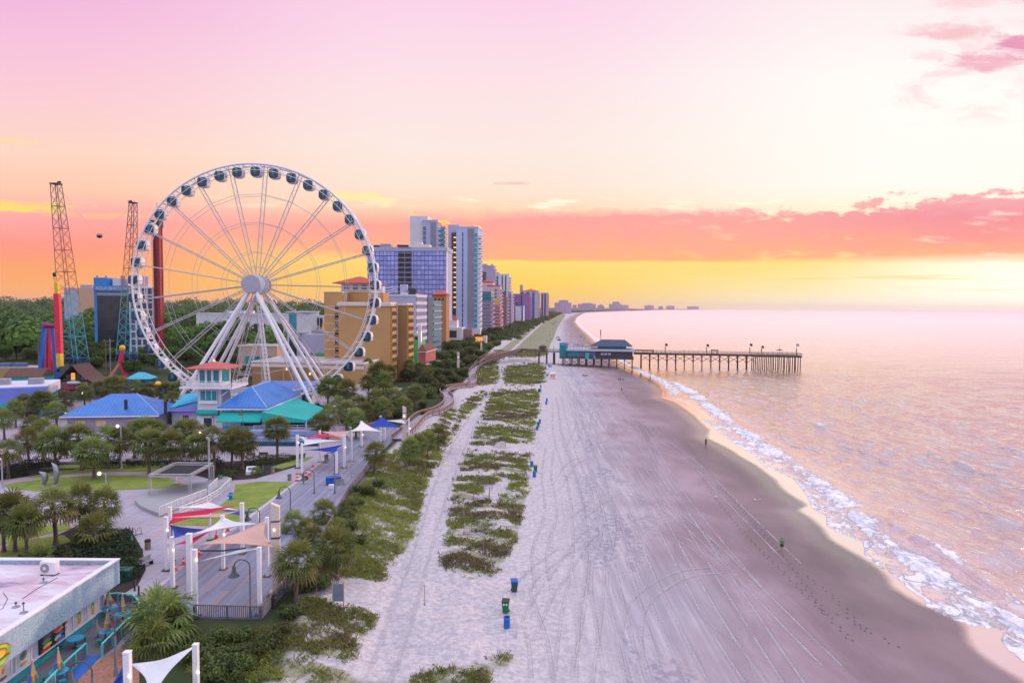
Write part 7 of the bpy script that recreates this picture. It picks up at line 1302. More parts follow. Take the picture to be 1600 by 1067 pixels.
ac = T('air_conditioner', 'white rooftop air conditioner with round fan on the cafe roof', 'air conditioner', (at(78, 896, 7.2).x, at(78, 896, 7.2).y, 7.15), -.1); part(ac, 'casing', WHITE2, (-.65, .65, -.3, .3, .1, 1.15)); mb = MB(); mb.tube([(-.2, -.3, .62), (-.2, -.33, .62)], .40, 20); mb.build('fan_grille', METAL, ac); mb = MB(); mb.tube([(-.2, -.335, .62), (-.2, -.36, .62)], .14, 14); mb.build('fan_hub', WHITE2, ac); repeat(ac, 'foot', DARK, (-.1, .1, -.35, .35, 0, .099), [(-.5, 0, 0), (.5, 0, 0)])
for lab, u, v, hh in (('small vent pipe at the middle of the cafe roof', 37, 957, .7), ('low vent cap left on the cafe roof', 25, 948, .3), ('tall thin vent on the cafe roof edge', 68, 910, .3)): p_ = at(u, v, 7.15); root = T('roof_vent', lab, 'vent', p_); mb = MB(); mb.lathe([(.3, 0), (.28, .04), (.05, .08), (.05, hh)], 10); mb.build('pipe', METAL, root); mb = MB(); mb.lathe([(.12, hh), (.02, hh + .12)], 10); mb.build('cap', DARK, root)
mb = MB(); L_ = [at(u, v, 7.17) for u, v in ((5, 925), (12, 935), (4, 950), (-6, 955), (-2, 935))]; mb.tube(L_, .02, 4); mb.tube([at(35, 935, 7.17), at(60, 918, 7.17), at(90, 902, 7.17)], .025, 4); tag(mb.build('roof_cable', DARK), 'thin dark cables lying on the cafe roof', 'cable')
TQ = mat('turquoise fence', (.10, .62, .56), .5)
def cfence(label, P):
    r = railing('cafe_fence', label, 'fence', P, 1.05, 1.6, TQ, n=0, pw=.12, group=None); mb = MB(); o_ = Vector(P[0])
    for a, b in zip(P[:-1], P[1:]): a = Vector(a) - o_; b = Vector(b) - o_; mb.bar(a + Vector((0, 0, .22)), b + Vector((0, 0, .22)), .08); mb.bar(a + Vector((0, 0, .6)), b + Vector((0, 0, .6)), .03, .6)
    mb.build('panel', mat('fence panel', (.16, .15, .20), .7), r)
cfence('turquoise fence around the far end of the cafe patio', [tuple(at(u, v)) for u, v in ((142, 946), (185, 944), (208, 946), (218, 958), (215, 972), (160, 1026))]); cfence('turquoise fence at the near end of the cafe patio', [tuple(at(u, v)) for u, v in ((135, 1025), (100, 1058), (70, 1090))])
def cafe_table(label, u, v, umb=True, cols=None):
    root = T('cafe_table', label, 'table', at(u, v) + Vector((0, 0, .06)), R.uniform(0, 1), 'tables on the cafe patio'); mb = MB(); mb.lathe([(.62, .72), (.62, .76)], 14); mb.build('tabletop', mat('blue table', (.04, .32, .52), .5), root); mb = MB(); mb.lathe([(.28, 0), (.06, .05), (.05, .719)], 8); mb.build('leg', DARK, root)
    for i in range(3): a = i * 2.1 + .4; mb = MB(); mb.box(-.22, .22, -.2, .2, .42, .46); mb.box(-.04, .04, -.04, .04, 0, .419); o = mb.build('stool', mat('teal stool', (.02, .22, .24), .5), root); o.location = (.95 * math.cos(a), .95 * math.sin(a), 0)
def closed_umbrella(label, u, v):
    root = T('closed_umbrella', label, 'umbrella', at(u, v) + Vector((0, 0, .06)), R.uniform(0, 2), 'folded umbrellas on the cafe patio'); mb = MB(); mb.tube([(0, 0, .78), (0, 0, 2.5)], .03, 6); mb.build('pole', WHITE2, root)
    for i in range(6): a0_, a1_ = i * PI / 3, (i + 1) * PI / 3; am = (a0_ + a1_) / 2; mb = MB(); q = lambda r, a, z: (r * math.cos(a), r * math.sin(a), z); mb.add([q(.02, a0_, 2.45), q(.02, a1_, 2.45), q(.22, a0_, 1.5), q(.30, am, 1.4), q(.22, a1_, 1.5), q(.20, a0_, .98), q(.40, am, .95), q(.20, a1_, .98)], [(0, 2, 3, 4, 1), (2, 5, 6, 3), (3, 6, 7, 4)]); mb.build('cloth_gore', [CO['yellow'], CO['green'], CO['blue'], CO['orange'], CO['teal'], CO['red']][i], root)
for i, (u, v, l) in enumerate(((171, 962, 'farthest blue table behind the bell lamp'), (192, 972, 'blue table at the far fence corner'), (165, 1000, 'blue table in the middle of the patio'), (92, 1065, 'blue table at the near fence'), (118, 1012, 'blue table close under the pineapple posters'), (40, 1088, 'blue table nearest at the lower left'))): cafe_table(l, u, v)
for u, v, l in ((171, 962, 'striped folded umbrella farthest by the patio fence'), (192, 972, 'yellow and red folded umbrella at the fence corner'), (169, 1000, 'striped folded umbrella behind the bell lamp shade'), (92, 1065, 'striped folded umbrella beside the lowest bell lamp'), (52, 1085, 'orange and green folded umbrella at the bottom edge')): closed_umbrella(l, u, v)
root = T('green_cabinet', 'dark green utility cabinet behind the cafe roof corner', 'cabinet', at(190, 905)); part(root, 'body', mat('cabinet green', (.015, .12, .09), .6), (-.9, .9, -.5, .5, 0, 1.0)); part(root, 'lid', mat('cabinet green', (.015, .12, .09), .6), (-.95, .95, -.55, .55, 1.01, 1.1))
for lab, u, vb, vt in (('wooden utility pole left of the swinging arm ride', 61, 592, 541), ('wooden utility pole beside the dark glass hotel', 166, 590, 536), ('grey utility pole with bent arm under the dark glass hotel', 173, 588, 529)):
    b = at(u, vb); h = pt(u, vt, b.y).z - G3; root = T('utility_pole', lab, 'pole', b, .3); mb = MB(); mb.tube([(0, 0, 0), (0, 0, h)], [.2, .14], 7); mb.build('pole', BRN_ if u < 170 else METAL, root); part(root, 'cross_arm', BRN_ if u < 170 else METAL, (-1.4, 1.4, -.1, .1, h - 1, h - .8)); repeat(root, 'insulator', DARK, (-.08, .08, -.08, .08, h - .79, h - .5), [(-1.2, 0, 0), (0.6, 0, 0), (1.2, 0, 0)])
# ---------------------------------------------------------------- walker on the boardwalk
pm_b = mat('black shirt', (.02, .02, .024), .8)
person('person in dark clothes walking on the boardwalk carrying a round black and red bag', at(474, 757) + Vector((0, 0, .08)), 2.6, pm_b, mat('teal trousers', (.05, .16, .20), .8), long_pants=True)
bg_ = at(474, 757); root = T('round_bag', 'round black and red bag beside the boardwalk walker', 'bag', bg_ + Vector((.42, -.05, 1.0)), .4); mb = MB(); mb.tube([(0, -.07, 0), (0, .07, 0)], .36, 18); mb.build('body', DARK, root); mb = MB(); mb.tube([(0, -.085, 0), (0, -.071, 0)], .2, 14); mb.build('red_disc', RED, root)
# ---------------------------------------------------------------- pier
A = pt(836, 560, 349); B = pt(1249, 560, 328); A.z = B.z = 0; dirp = (B - A); LP = dirp.length; pang = math.atan2(dirp.y, dirp.x)
PW = mat('pier timber', (.085, .065, .06), .85, var=.35, scale=1.5, streak=True); PWL = mat('pier rail timber', (.16, .11, .11), .85, var=.3, scale=1.5)
pier = T('fishing_pier', 'long wooden fishing pier on braced piles running out over the sea', 'pier', A, pang); DZ, HZ = 7.6, 5.3
def xu(u): # distance along the pier for a pixel column
    lo, hi = -60, LP + 10
    for _ in range(40):
        m_ = (lo + hi) / 2; p_ = A + dirp.normalized() * m_
        if pix((p_.x, p_.y, 8))[0] < u: lo = m_
        else: hi = m_
    return lo
xh0, xh1 = xu(879), xu(990)
part(pier, 'deck', PW, (0, xh0 - .01, -2.2, 2.2, DZ - .35, DZ), (xh0, xh1, -8, 8, HZ - .7, HZ), (xh1 + .01, LP - 22, -3.2, 3.2, DZ - .7, DZ), (LP - 21.99, LP, -5, 5, DZ - .75, DZ))
for y in (-3.2, 3.2):
    mb = MB(); k = int((LP - xh1) / 2.2)
    for i in range(k + 1): x = xh1 + (LP - xh1) * i / k; yy = y if x < LP - 22 else y * 5 / 3.2; mb.box(x - .07, x + .07, yy - .07, yy + .07, DZ, DZ + 1.15)
    for (x0, x1, yy) in ((xh1, LP - 22, y), (LP - 22, LP, y * 5 / 3.2)):
        for z in (.35, .72, 1.1): mb.box(x0, x1, yy - .05, yy + .05, DZ + z, DZ + z + .12)
    mb.build('side_rail', PWL, pier)
mb = MB()
for z in (.35, .72, 1.1): mb.box(LP - .1, LP, -5, 5, DZ + z, DZ + z + .12)
mb.build('end_rail', PWL, pier)
mb = MB(); mb.tube([(0, 0, -3), (0, 0, DZ - .7)], [.24, .2], 7); pile = mb.build('pile', PW, None, False).data
mb = MB(); mb.bar((0, -3, DZ - .9), (0, 3, DZ - .9), .3, .35); mb.bar((0, -2.9, 3.2), (0, 2.9, DZ - 1.1), .16); mb.bar((0, 2.9, 3.2), (0, -2.9, DZ - 1.1), .16); bent = mb.build('bent_brace', PW, None, False).data
mb = MB(); mb.bar((0, -3.0, DZ - 3.6), (4.2, -3.0, DZ - 1.0), .22); mb.bar((4.2, -3.0, DZ - 3.6), (0, -3.0, DZ - 1.0), .22); lng = mb.build('side_brace', PW, None, False).data
x = xh1 + 3.5; n = 0
while x < LP - 23:
    for y, dx in ((-2.8, 0), (2.8, .5)):
        o = link('pile', pile, pier); o.location = (x + dx, y, 0); o.rotation_euler = (.03 if y > 0 else -.03, R.uniform(-.02, .02), 0)
    o = link('bent_brace', bent, pier); o.location = (x, 0, 0); o = link('side_brace', lng, pier); o.location = (x, 0, 0); x += 4.2
for i in range(9):
    for y in (-4.6, 0, 4.6): o = link('pile', pile, pier); o.location = (LP - 21 + i * 2.55, y, 0); o.rotation_euler = (0, R.uniform(-.025, .025), 0)
for i in range(10):
    for y in (-7.4, 0, 7.4): o = link('pile', pile, pier); o.location = (xh0 + .6 + (xh1 - xh0 - 1.2) * i / 9, y, HZ - DZ)
    if i < 9: o = link('side_brace', lng, pier); o.location = (xh0 + 1 + (xh1 - xh0 - 1.2) * i / 9, -7.6 + 3, HZ - DZ); o.scale = (.85, 1, 1)
for x in (2, 6, 10, xh0 - 4.5):
    for y in (-1.8, 1.8): o = link('pile', pile, pier); o.location = (x, y, 0)
for y in (-2.2, 2.2):
    mb = MB()
    for z in (.5, 1.05): mb.bar((-1, y, DZ + z), (xh0, y, DZ + z), .1)
    for i in range(9): mb.box(xh0 * i / 9 - .06, xh0 * i / 9 + .06, y - .06, y + .06, DZ, DZ + 1.1)
    mb.build('side_rail', PWL, pier)
ZP = lambda v: pt(930, v, 333).z
hs = T('pier_house', 'teal pier house with pale lower roof and dark hip roof on the pier', 'pier house', A + Vector((0, 0, HZ)), pang); TL = mat('pier teal wall', (.02, .23, .25), .7, var=.15, scale=.5); DW = mat('pier dark wall', (.07, .065, .09), .8)
z1_, z2_ = ZP(549.5) - HZ, ZP(544) - HZ; wallbox(hs, xh0 + 3, xh1 - .5, -6.5, 6.5, 0, z1_, DW); part(hs, 'teal_front', TL, (xh0 + 3, xh0 + 9, -6.6, -6.505, .2, z1_ - .2)); part(hs, 'lower_roof', mat('pale roof', (.45, .48, .58), .6), (xh0 + 2.6, xh1 + .4, -7.6, 7.0, z1_ + .01, z1_ + 1.0)); part(hs, 'grey_panel', mat('slate panel', (.13, .14, .2), .7), (xh0 + 9.05, xh0 + 17, -6.6, -6.505, .2, z1_ - .3))
repeat(hs, 'window', mat('pale window', (.40, .45, .52), .3), (0, 1.4, -6.62, -6.51, z1_ * .42, z1_ * .75), [(xu(939.5) + 1.75 * i, 0, 0) for i in range(3)]); x0, x1 = xu(931), xu(988); wallbox(hs, x0 + 1, x1 - 3, -4, 5, z1_ + 1.01, z1_ + 3.2, TL, 'upper_wall')
mb = MB(); zz = ZP(542) - HZ; zt = ZP(532) - HZ; X0, X1 = x0 - 3, x1; xa, xb = xu(940), xu(976); mb.add([(X0, -6, zz), (X1, -6, zz), (X1, 6, zz), (X0, 6, zz), (xa, -2, zt), (xb, -2, zt), (xb, 2, zt), (xa, 2, zt)], [(0, 1, 5, 4), (1, 2, 6, 5), (2, 3, 7, 6), (3, 0, 4, 7), (4, 5, 6, 7), (3, 2, 1, 0)]); mb.build('hip_roof', mat('slate hip roof', (.055, .07, .13), .6, var=.15, scale=.6), hs)
part(hs, 'stair_tower', TL, (xh0 - 1.2, xh0 + 2.4, -4, 4, -1, ZP(538) - HZ)); part(hs, 'stair_top', mat('bright blue sign', (.06, .30, .62), .5), (xh0 - .6, xh0 + 2.2, -4.2, -4.01, ZP(542) - HZ, ZP(539) - HZ)); part(hs, 'hanging_cabin', mat('bright teal', (.03, .38, .42), .6), (xu(916), xu(922), -8.3, -6.62, -.7, z1_ - .8), (xu(928.5), xu(931.5), -8.2, -6.62, -.6, .7)); mb = MB()
for i in range(16): mb.box(xh0 + 3 + i * 1.5 - .05, xh0 + 3 + i * 1.5 + .05, -7.3, -7.2, z1_ + 1.0, z1_ + 2.0)
mb.box(xh0 + 3, xh0 + 26, -7.3, -7.2, z1_ + 1.9, z1_ + 2.0); mb.build('roof_rail', PWL, hs)
for k, (u, c, lab) in enumerate(((887, 'red', 'red parasol left on the pier house roof terrace'), (897, 'blue', 'blue parasol in the middle of the pier house roof terrace'), (903, 'brown', 'dark parasol on the pier house roof terrace'), (917, 'orange', 'orange parasol right on the pier house roof terrace'), (910, 'blue', 'blue parasol between dark and orange parasols on the roof terrace'))):
    root = T('parasol', lab, 'parasol', A + dirp.normalized() * xu(u) + Vector((0, 0, HZ + z1_ + 1.0)), 0, 'parasols on the pier house'); mb = MB(); mb.lathe([(1.3, 1.5), (.05, 2.2)], 8); mb.build('cloth', CO[c], root); mb = MB(); mb.tube([(0, 0, 0), (0, 0, 2.1)], .05, 5); mb.build('pole', DARK, root)
p_ = A + dirp.normalized() * xu(939); root = T('radio_mast', 'thin mast rising behind the pier house roof', 'mast', p_ + Vector((0, 2, HZ + z1_ + 1.0))); mb = MB(); mb.tube([(0, 0, 0), (0, 0, ZP(517) - HZ - z1_ - 1)], [.18, .1], 6); mb.build('pole', METAL, root); mb = MB(); mb.tube([(0, 0, ZP(526) - HZ - z1_ - 1), (0, 0, ZP(517) - HZ - z1_ - .8)], .22, 6); mb.build('antenna', DARK, root)
kd = T('pier_gatehouse', 'small brown roofed gatehouse where the pier meets the land', 'gatehouse', A + dirp.normalized() * xu(848) + Vector((0, 0, DZ)), pang); repeat(kd, 'post', PW, (-.12, .12, -.12, .12, 0, 2.3), [(-1.6, -1.8, 0), (1.6, -1.8, 0), (1.6, 1.8, 0), (-1.6, 1.8, 0)]); hip_roof(kd, -1.7, 1.7, -1.9, 1.9, 2.4, .9, BRN, over=.4); part(kd, 'booth', BRN_, (-1.2, 1.2, -1, 1.2, 0, 2.2))
def flag(lab, u, c, vt, zoff=0):
    root = T('flag_pole', lab, 'flag', A + dirp.normalized() * xu(u) + Vector((0, -3.2, DZ)), 0, 'flags along the pier rail'); h = pt(u, vt, 335).z - DZ; mb = MB(); mb.tube([(0, 0, 0), (0, 0, h)], [.11, .06], 6); mb.build('pole', DARK, root); mb = MB(); mb.smooth = True; n = 5
    vs = []; [vs.extend([(.05 + .28 * i, .12 * math.sin(i * 1.3), h - .02 - .05 * i), (.05 + .28 * i, .12 * math.sin(i * 1.3 + .4), h - 1.1 - .09 * i)]) for i in range(n)]; mb.add(vs, [(2 * i, 2 * i + 1, 2 * i + 3, 2 * i + 2) for i in range(n - 1)]); o = mb.build('cloth', c, root); o.modifiers.new('thick', 'SOLIDIFY').thickness = .02; mb = MB(); mb.box(-.2, .2, -.2, .2, 1.2, 3.4); mb.build('lamp_box', mat('amber lamp box', (.55, .22, .08), .6), root)
for a in (('dark flag nearest the pier house', 1037, DARK, 536.5), ('dark flag second along the pier', 1101, DARK, 537), ('dark flag third along the pier', 1168, DARK, 535.5), ('red flag near the outer end of the pier', 1186, RED, 538.5), ('pale flag at the outer end of the pier', 1240, MAUVE, 535)): flag(*a)
def shelter(lab, u0, u1, vt):
    root = T('pier_shelter', lab, 'shelter', A + dirp.normalized() * xu(u0) + Vector((0, 0, DZ)), pang, 'roofed shelters on the pier'); w = xu(u1) - xu(u0); h = pt(u0, vt, 338).z - DZ; n = max(2, int(w / 2.2)); repeat(root, 'post', PW, (-.09, .09, -1.6, -1.42, 0, h), [(w * i / (n - 1), 0, 0) for i in range(n)]); repeat(root, 'post', PW, (-.09, .09, 1.42, 1.6, 0, h), [(w * i / (n - 1), 0, 0) for i in range(n)]); part(root, 'roof', PW, (-.3, w + .3, -2, 2, h + .01, h + .35))
shelter('long low shelter right beside the pier house', 993, 1021, 548); shelter('short shelter halfway along the pier', 1112, 1121, 547)
root = T('pier_parasol', 'flat dark parasol near the outer end of the pier', 'parasol', A + dirp.normalized() * xu(1218) + Vector((0, 0, DZ))); mb = MB(); mb.lathe([(1.7, 2.3), (1.0, 2.65), (.06, 2.9)], 10); mb.build('cloth', DARK, root); mb = MB(); mb.tube([(0, 0, 0), (0, 0, 4.6)], .06, 5); mb.build('pole', DARK, root)
for u, vt, lab in ((1019, 547, 'thin dark post right of the pier shelter'), (1067, 545, 'thin dark pole between first and second pier flags'), (865, 541, 'tall dark pole on the landward pier deck')): p_ = A + dirp.normalized() * xu(u); mb = MB(); mb.tube([(0, 0, 0), (0, 0, pt(u, vt, 340).z - DZ)], .1, 5); o = mb.build('pier_pole', DARK); o.location = p_ + Vector((0, -2, DZ)); tag(o, lab, 'pole')
# timber ramp from the avenue to the pier
def walkway(name, label, L_, zf, w, m, rm, h=1.0, gap=2.6):
    P = smooth_line([Vector((a, b, 0)) for a, b in L_], 1.6); lt, rt_ = [], []; mb = MB(); prev = None
    for i, q in enumerate(P):
        d_ = (P[min(i + 1, len(P) - 1)] - P[max(i - 1, 0)]).normalized(); nn = Vector((d_.y, -d_.x)); z = zf(i / (len(P) - 1), q); a = Vector((*(q - nn * w / 2), z)); b = Vector((*(q + nn * w / 2), z)); lt.append(a); rt_.append(b)
        if prev: mb.add([prev[0], prev[1], b, a, *[p_ - Vector((0, 0, .25)) for p_ in (prev[0], prev[1], b, a)]], [(0, 1, 2, 3), (7, 6, 5, 4), (0, 3, 7, 4), (1, 5, 6, 2)])
        prev = (a, b)
    struct(mb.build(name, m))
    for S_, sd__ in ((lt, 'landward'), (rt_, 'seaward')):
        root = T('walkway_railing', label % sd__, 'railing', S_[0]); o_ = S_[0]; tr_, lw = MB(), MB(); loc = []; pm = MB(); pm.box(-.07, .07, -.07, .07, -.6, h); me = pm.build('post', rm, None, False).data
        for a, b in zip(S_[:-1], S_[1:]): tr_.bar(a - o_ + Vector((0, 0, h)), b - o_ + Vector((0, 0, h)), .22, .09); [lw.bar(a - o_ + Vector((0, 0, h * f_)), b - o_ + Vector((0, 0, h * f_)), .05, .22) for f_ in (.2, .48, .76)]
        acc = 0
        for a, b in zip(S_[:-1], S_[1:]):
            acc += (b - a).length
            if acc > gap: acc = 0; loc.append(b - o_)
        tr_.build('top_rail', mat('pinkish rail cap', (.42, .25, .23), .8, var=.2, scale=1), root); lw.build('rail', rm, root); posts_of(root, 'post', me, loc[:100])
g2 = lambda L_: [(at(u, v, 3.1).x, at(u, v, 3.1).y) for u, v in L_]
walkway('dune_walkway', '%s railing of the winding dune walkway', g2([(622, 688), (640, 672), (652, 658), (664, 650), (684, 644), (699, 634), (701, 624), (694, 616), (700, 609), (720, 605), (736, 602), (739, 594), (737, 586), (742, 577), (750, 571)]), lambda f_, q: max(3.3, gz(q.x, q.y) + .4), 2.6, plankmat('pale walkway boards', .1, (.42, .37, .46), .3), BRN_)
walkway('pier_ramp', '%s railing of the timber ramp up to the pier', g2([(750, 571), (765, 567), (790, 562), (815, 557)]) + [(A.x, A.y)], lambda f_, q: 3.4 + (DZ - 3.5) * f_, 3.0, PW, PWL)
walkway('upper_walkway', '%s railing of the walkway left of the pier ramp', g2([(745, 572), (757, 560), (775, 555), (800, 551)]), lambda f_, q: max(3.5, gz(q.x, q.y) + .6), 2.4, PW, BRN_)
# ---------------------------------------------------------------- things on the beach
bB = mat('bin blue', (.015, .12, .44), .5, var=.15); bG = mat('bin green', (.01, .17, .05), .5, var=.15); bT = mat('bin petrol', (.02, .07, .10), .5)
def wheelie(label, u, vb, m, lidm, rz=0, eyes=False):
    root = T('wheelie_bin', label, 'wheelie bin', gat(u, vb), rz, 'wheelie bins on the beach'); mb = MB(); mb.add([(-.24, -.27, .08), (.24, -.27, .08), (.24, .27, .08), (-.24, .27, .08), (-.34, -.38, 1.12), (.34, -.38, 1.12), (.34, .34, 1.12), (-.34, .34, 1.12)], [(0, 3, 2, 1), (4, 5, 6, 7), (0, 1, 5, 4), (1, 2, 6, 5), (2, 3, 7, 6), (3, 0, 4, 7)]); mb.build('body', m, root)
    mb = MB(); mb.add([(-.37, -.42, 1.13), (.37, -.42, 1.13), (.37, .38, 1.13), (-.37, .38, 1.13), (-.35, -.38, 1.20), (.35, -.38, 1.20), (.35, .36, 1.27), (-.35, .36, 1.27)], [(0, 3, 2, 1), (4, 5, 6, 7), (0, 1, 5, 4), (1, 2, 6, 5), (2, 3, 7, 6), (3, 0, 4, 7)]); mb.build('lid', lidm, root); mb = MB(); mb.tube([(-.3, .44, 1.1), (.3, .44, 1.1)], .03, 6); mb.build('handle', DARK, root)
    for x in (-.29, .29): mb = MB(); mb.tube([(x - .04, .3, .12), (x + .04, .3, .12)], .12, 10); mb.build('wheel', DARK, root)
    if eyes:
        for x in (-.13, .13): mb = MB(); mb.tube([(x, -.37, .95), (x, -.39, .95)], .09, 12); mb.build('white_spot', WHITE2, root)
def drum(label, u, vb):
    root = T('barrel_bin', label, 'barrel', gat(u, vb), 0, 'blue barrels on the beach'); mb = MB(); mb.lathe([(.30, -.05), (.31, .02), (.29, .05), (.29, .33), (.31, .36), (.29, .39), (.29, .66), (.31, .69), (.29, .72), (.30, .98), (.27, .98), (.27, .80)], 16, cap=False); mb.build('drum', bB, root); mb = MB(); mb.lathe([(.27, .79), (.27, .80)], 16); mb.build('liner', DARK, root)
wheelie('dark petrol wheelie bin with blue lid standing alone', 803.5, 924, bT, bB, .1); wheelie('green wheelie bin with two white spots behind the blue barrel', 790, 957, bG, mat('dark green lid', (.01, .05, .025), .5), -.1, True); drum('blue barrel nearest the camera beside the green bin', 792, 979.5)
drum('blue barrel behind the green bin where the grass ends', 831, 729); wheelie('green wheelie bin between two blue barrels', 836.5, 738, bG, bG); drum('blue barrel in front of the green bin near the sand fence', 835, 745); drum('blue barrel behind the green bin farther up the beach', 843.5, 661); wheelie('green wheelie bin farther up the beach', 841, 667, bG, bG); drum('blue barrel in front of the farther green bin', 839.5, 671.5); drum('upper of two blue barrels standing free on the sand', 854.5, 627); drum('lower of two blue barrels standing free on the sand', 853.5, 632)
wheelie('green bin beside the dark dog and person', 842, 613, bG, bG); drum('blue barrel right behind the green bin by the dog', 844.5, 612); drum('lone blue barrel below the pink hut', 844, 599); drum('lone blue barrel left of the pink hut', 855.5, 588); wheelie('green bin nearest the pier piles', 858, 574, bG, bG); drum('blue barrel beside the bin nearest the pier piles', 861, 573.5)
root = T('lifeguard_hut', 'small pink and white lifeguard hut on the sand before the pier', 'hut', gat(863.5, 592), .1); part(root, 'cabin', mat('hut pink', (.72, .38, .32), .7), (-.9, .9, -.8, .8, .5, 2.2)); hip_roof(root, -.9, .9, -.8, .8, 2.25, .5, mat('hut white', (.74, .68, .68), .7), over=.35); repeat(root, 'leg', WHITE2, (-.07, .07, -.07, .07, -.2, .499), [(-.8, -.7, 0), (.8, -.7, 0), (.8, .7, 0), (-.8, .7, 0)])
p_ = gat(663.5, 945); root = T('marker_pole', 'thin brown marker pole in the pale sand', 'pole', p_); mb = MB(); mb.tube([(0, 0, -.1), (0, 0, 2.0)], .025, 6); mb.build('pole', mat('pole wood', (.20, .14, .09), .8), root); mb = MB(); mb.lathe([(.09, 0), (.05, .1)], 8); mb.build('foot', bG, root)
SF = mat('weathered slats', (.24, .16, .155), .85, var=.3, scale=4)
def sandfence(label, P, h=1.1):
    Q = [gat(u, v) for u, v in P]; root = T('sand_fence', label, 'fence', Q[0], 0, 'slatted sand fences in the dune grass'); mb = MB(); o_ = Q[0]
    for a, b in zip(Q[:-1], Q[1:]):
        n = int((b - a).length / .17)
        for i in range(n): c = a.lerp(b, i / n) - o_; t_ = R.uniform(-.06, .06); mb.bar(c - Vector((0, 0, .2)), c + Vector((t_, 0, h * R.uniform(.85, 1.05))), .09, .025)
    mb.build('slats', SF, root); mb = MB(); [mb.bar(a - o_ + Vector((0, 0, h * f_)), b - o_ + Vector((0, 0, h * f_)), .025) for a, b in zip(Q[:-1], Q[1:]) for f_ in (.3, .75)]; mb.build('wire', DARK, root)
    for q in Q: mb = MB(); mb.tube([q - o_ - Vector((0, 0, .3)), q - o_ + Vector((0, 0, h * 1.25))], .045, 6); mb.build('post', SF, root)
for lab, P in (('pinkish sand fence nearest the blue barrels', [(771, 699), (790, 700)]), ('sand fence below the pinkish one', [(772, 688), (792, 689)]), ('sand fence with sand behind in the middle of the island', [(752, 756), (772, 757), (772, 750)]), ('sand fence low in the island beside bare sand', [(740, 787), (764, 784), (765, 775)]), ('sand fence short one left of the marker posts', [(744, 762), (770, 763)]), ('sand fence nearest the camera on the brown mound', [(725, 836), (756, 833)]), ('sand fence far up by the sand path crossing', [(803, 615), (813, 616)])): sandfence(lab, P)
for i, (u, v, h, lab) in enumerate(((755, 868, 1.6, 'thin grey stake nearest in the dune grass'), (806, 722, 1.9, 'grey stake right of the pinkish fences'), (730, 718, 1.9, 'grey stake left of the pinkish fences'), (817, 665, 2.0, 'tan stake by the farther bins'), (797, 612, 2.0, 'dark stake by the crossing'), (823, 612, 1.8, 'pinkish stake by the crossing'), (745, 757, 1.7, 'grey stake in the middle of the island'))): mb = MB(); mb.tube([(0, 0, -.3), (0, 0, h)], .05, 6); mb.tube([(0, 0, h), (0, 0, h + .05)], .06, 6); o = mb.build('dune_stake', SF); o.location = gat(u, v); tag(o, lab, 'stake', 'stakes in the dunes')
# people
cl = lambda n, c: mat('cloth ' + n, c, .85, var=.12, scale=4)
person('person in green shirt and black shorts standing on the wet sand, seen from behind', gat(1221.5, 861.5), 2.7, cl('green', (.02, .30, .12)), cl('black', (.012, .012, .015)), .06, armbend=.3, h=1.72)
person('person in dark clothes standing at the water edge', gat(1103, 697), -1.0, cl('black', (.012, .012, .015)), cl('black', (.012, .012, .015)), .04, True, armbend=.5)
person('person in dark red walking on the sand towards the pier', gat(971, 613), .4, cl('red', (.28, .03, .04)), cl('brown', (.10, .04, .04)), .2)
person('person in yellow top at the left of the pair', gat(966.5, 596), .2, cl('ochre', (.30, .22, .04)), cl('black', (.012, .012, .015)), .08); person('person in brown at the right of the pair', gat(969.5, 596), -.2, cl('brown', (.10, .04, .04)), cl('black', (.012, .012, .015)), .12, h=1.6)
root = T('beach_dog', 'small dark dog on the sand right of the pair of people', 'dog', gat(973.5, 594), .5, 'dogs on the beach')
def dog_body(root, m, k=1.0):
    J = [(0, 0, .42), (.25, 0, .44), (-.25, 0, .42), (.38, 0, .55), (.50, 0, .60), (.60, 0, .57), (-.42, 0, .52), (.24, .08, .25), (.26, .08, .02), (.24, -.08, .25), (.26, -.08, .02), (-.26, .08, .28), (-.33, .08, .15), (-.30, .08, .02), (-.26, -.08, .28), (-.33, -.08, .15), (-.30, -.08, .02)]; E = [(0, 1), (0, 2), (1, 3), (3, 4), (4, 5), (2, 6), (1, 7), (7, 8), (1, 9), (9, 10), (2, 11), (11, 12), (12, 13), (2, 14), (14, 15), (15, 16)]
    rr = [.13, .14, .10, .08, .08, .04, .025, .05, .03, .05, .03, .06, .03, .025, .06, .03, .025]; me = skinmesh('body', [tuple(c * k for c in j) for j in J], E, [r * k for r in rr], m); link('body', me, root); mb = MB(); [mb.ball((.45 * k, s_ * .06 * k, .69 * k), (.02 * k, .02 * k, .05 * k), 6, 4) for s_ in (-1, 1)]; mb.build('ears', m, root)
dog_body(root, cl('black', (.012, .012, .015))); root = T('beach_dog', 'black dog beside the bins at the grass edge', 'dog', gat(836, 610.5), 2.6, 'dogs on the beach'); dog_body(root, cl('black', (.012, .012, .015)), 1.3)
person('person in black beside the green bin and the black dog', gat(844.8, 608), .5, cl('black', (.012, .012, .015)), cl('black', (.012, .012, .015)), .1, True); person('person in white standing under the pier house', gat(929, 573.5), 0, cl('white', (.6, .6, .65)), cl('white', (.6, .6, .65)), .05, True); person('person standing at the water edge near the pier piles', gat(1016, 593.5), .3, cl('ochre', (.30, .22, .04)), cl('brown', (.10, .04, .04)), .1)
fp_ = person('person far up the beach beyond the pier, first from the left', gat(885, 524), 0, cl('navy', (.03, .03, .09)), cl('navy', (.03, .03, .09)), .15, group='tiny people beyond the pier')
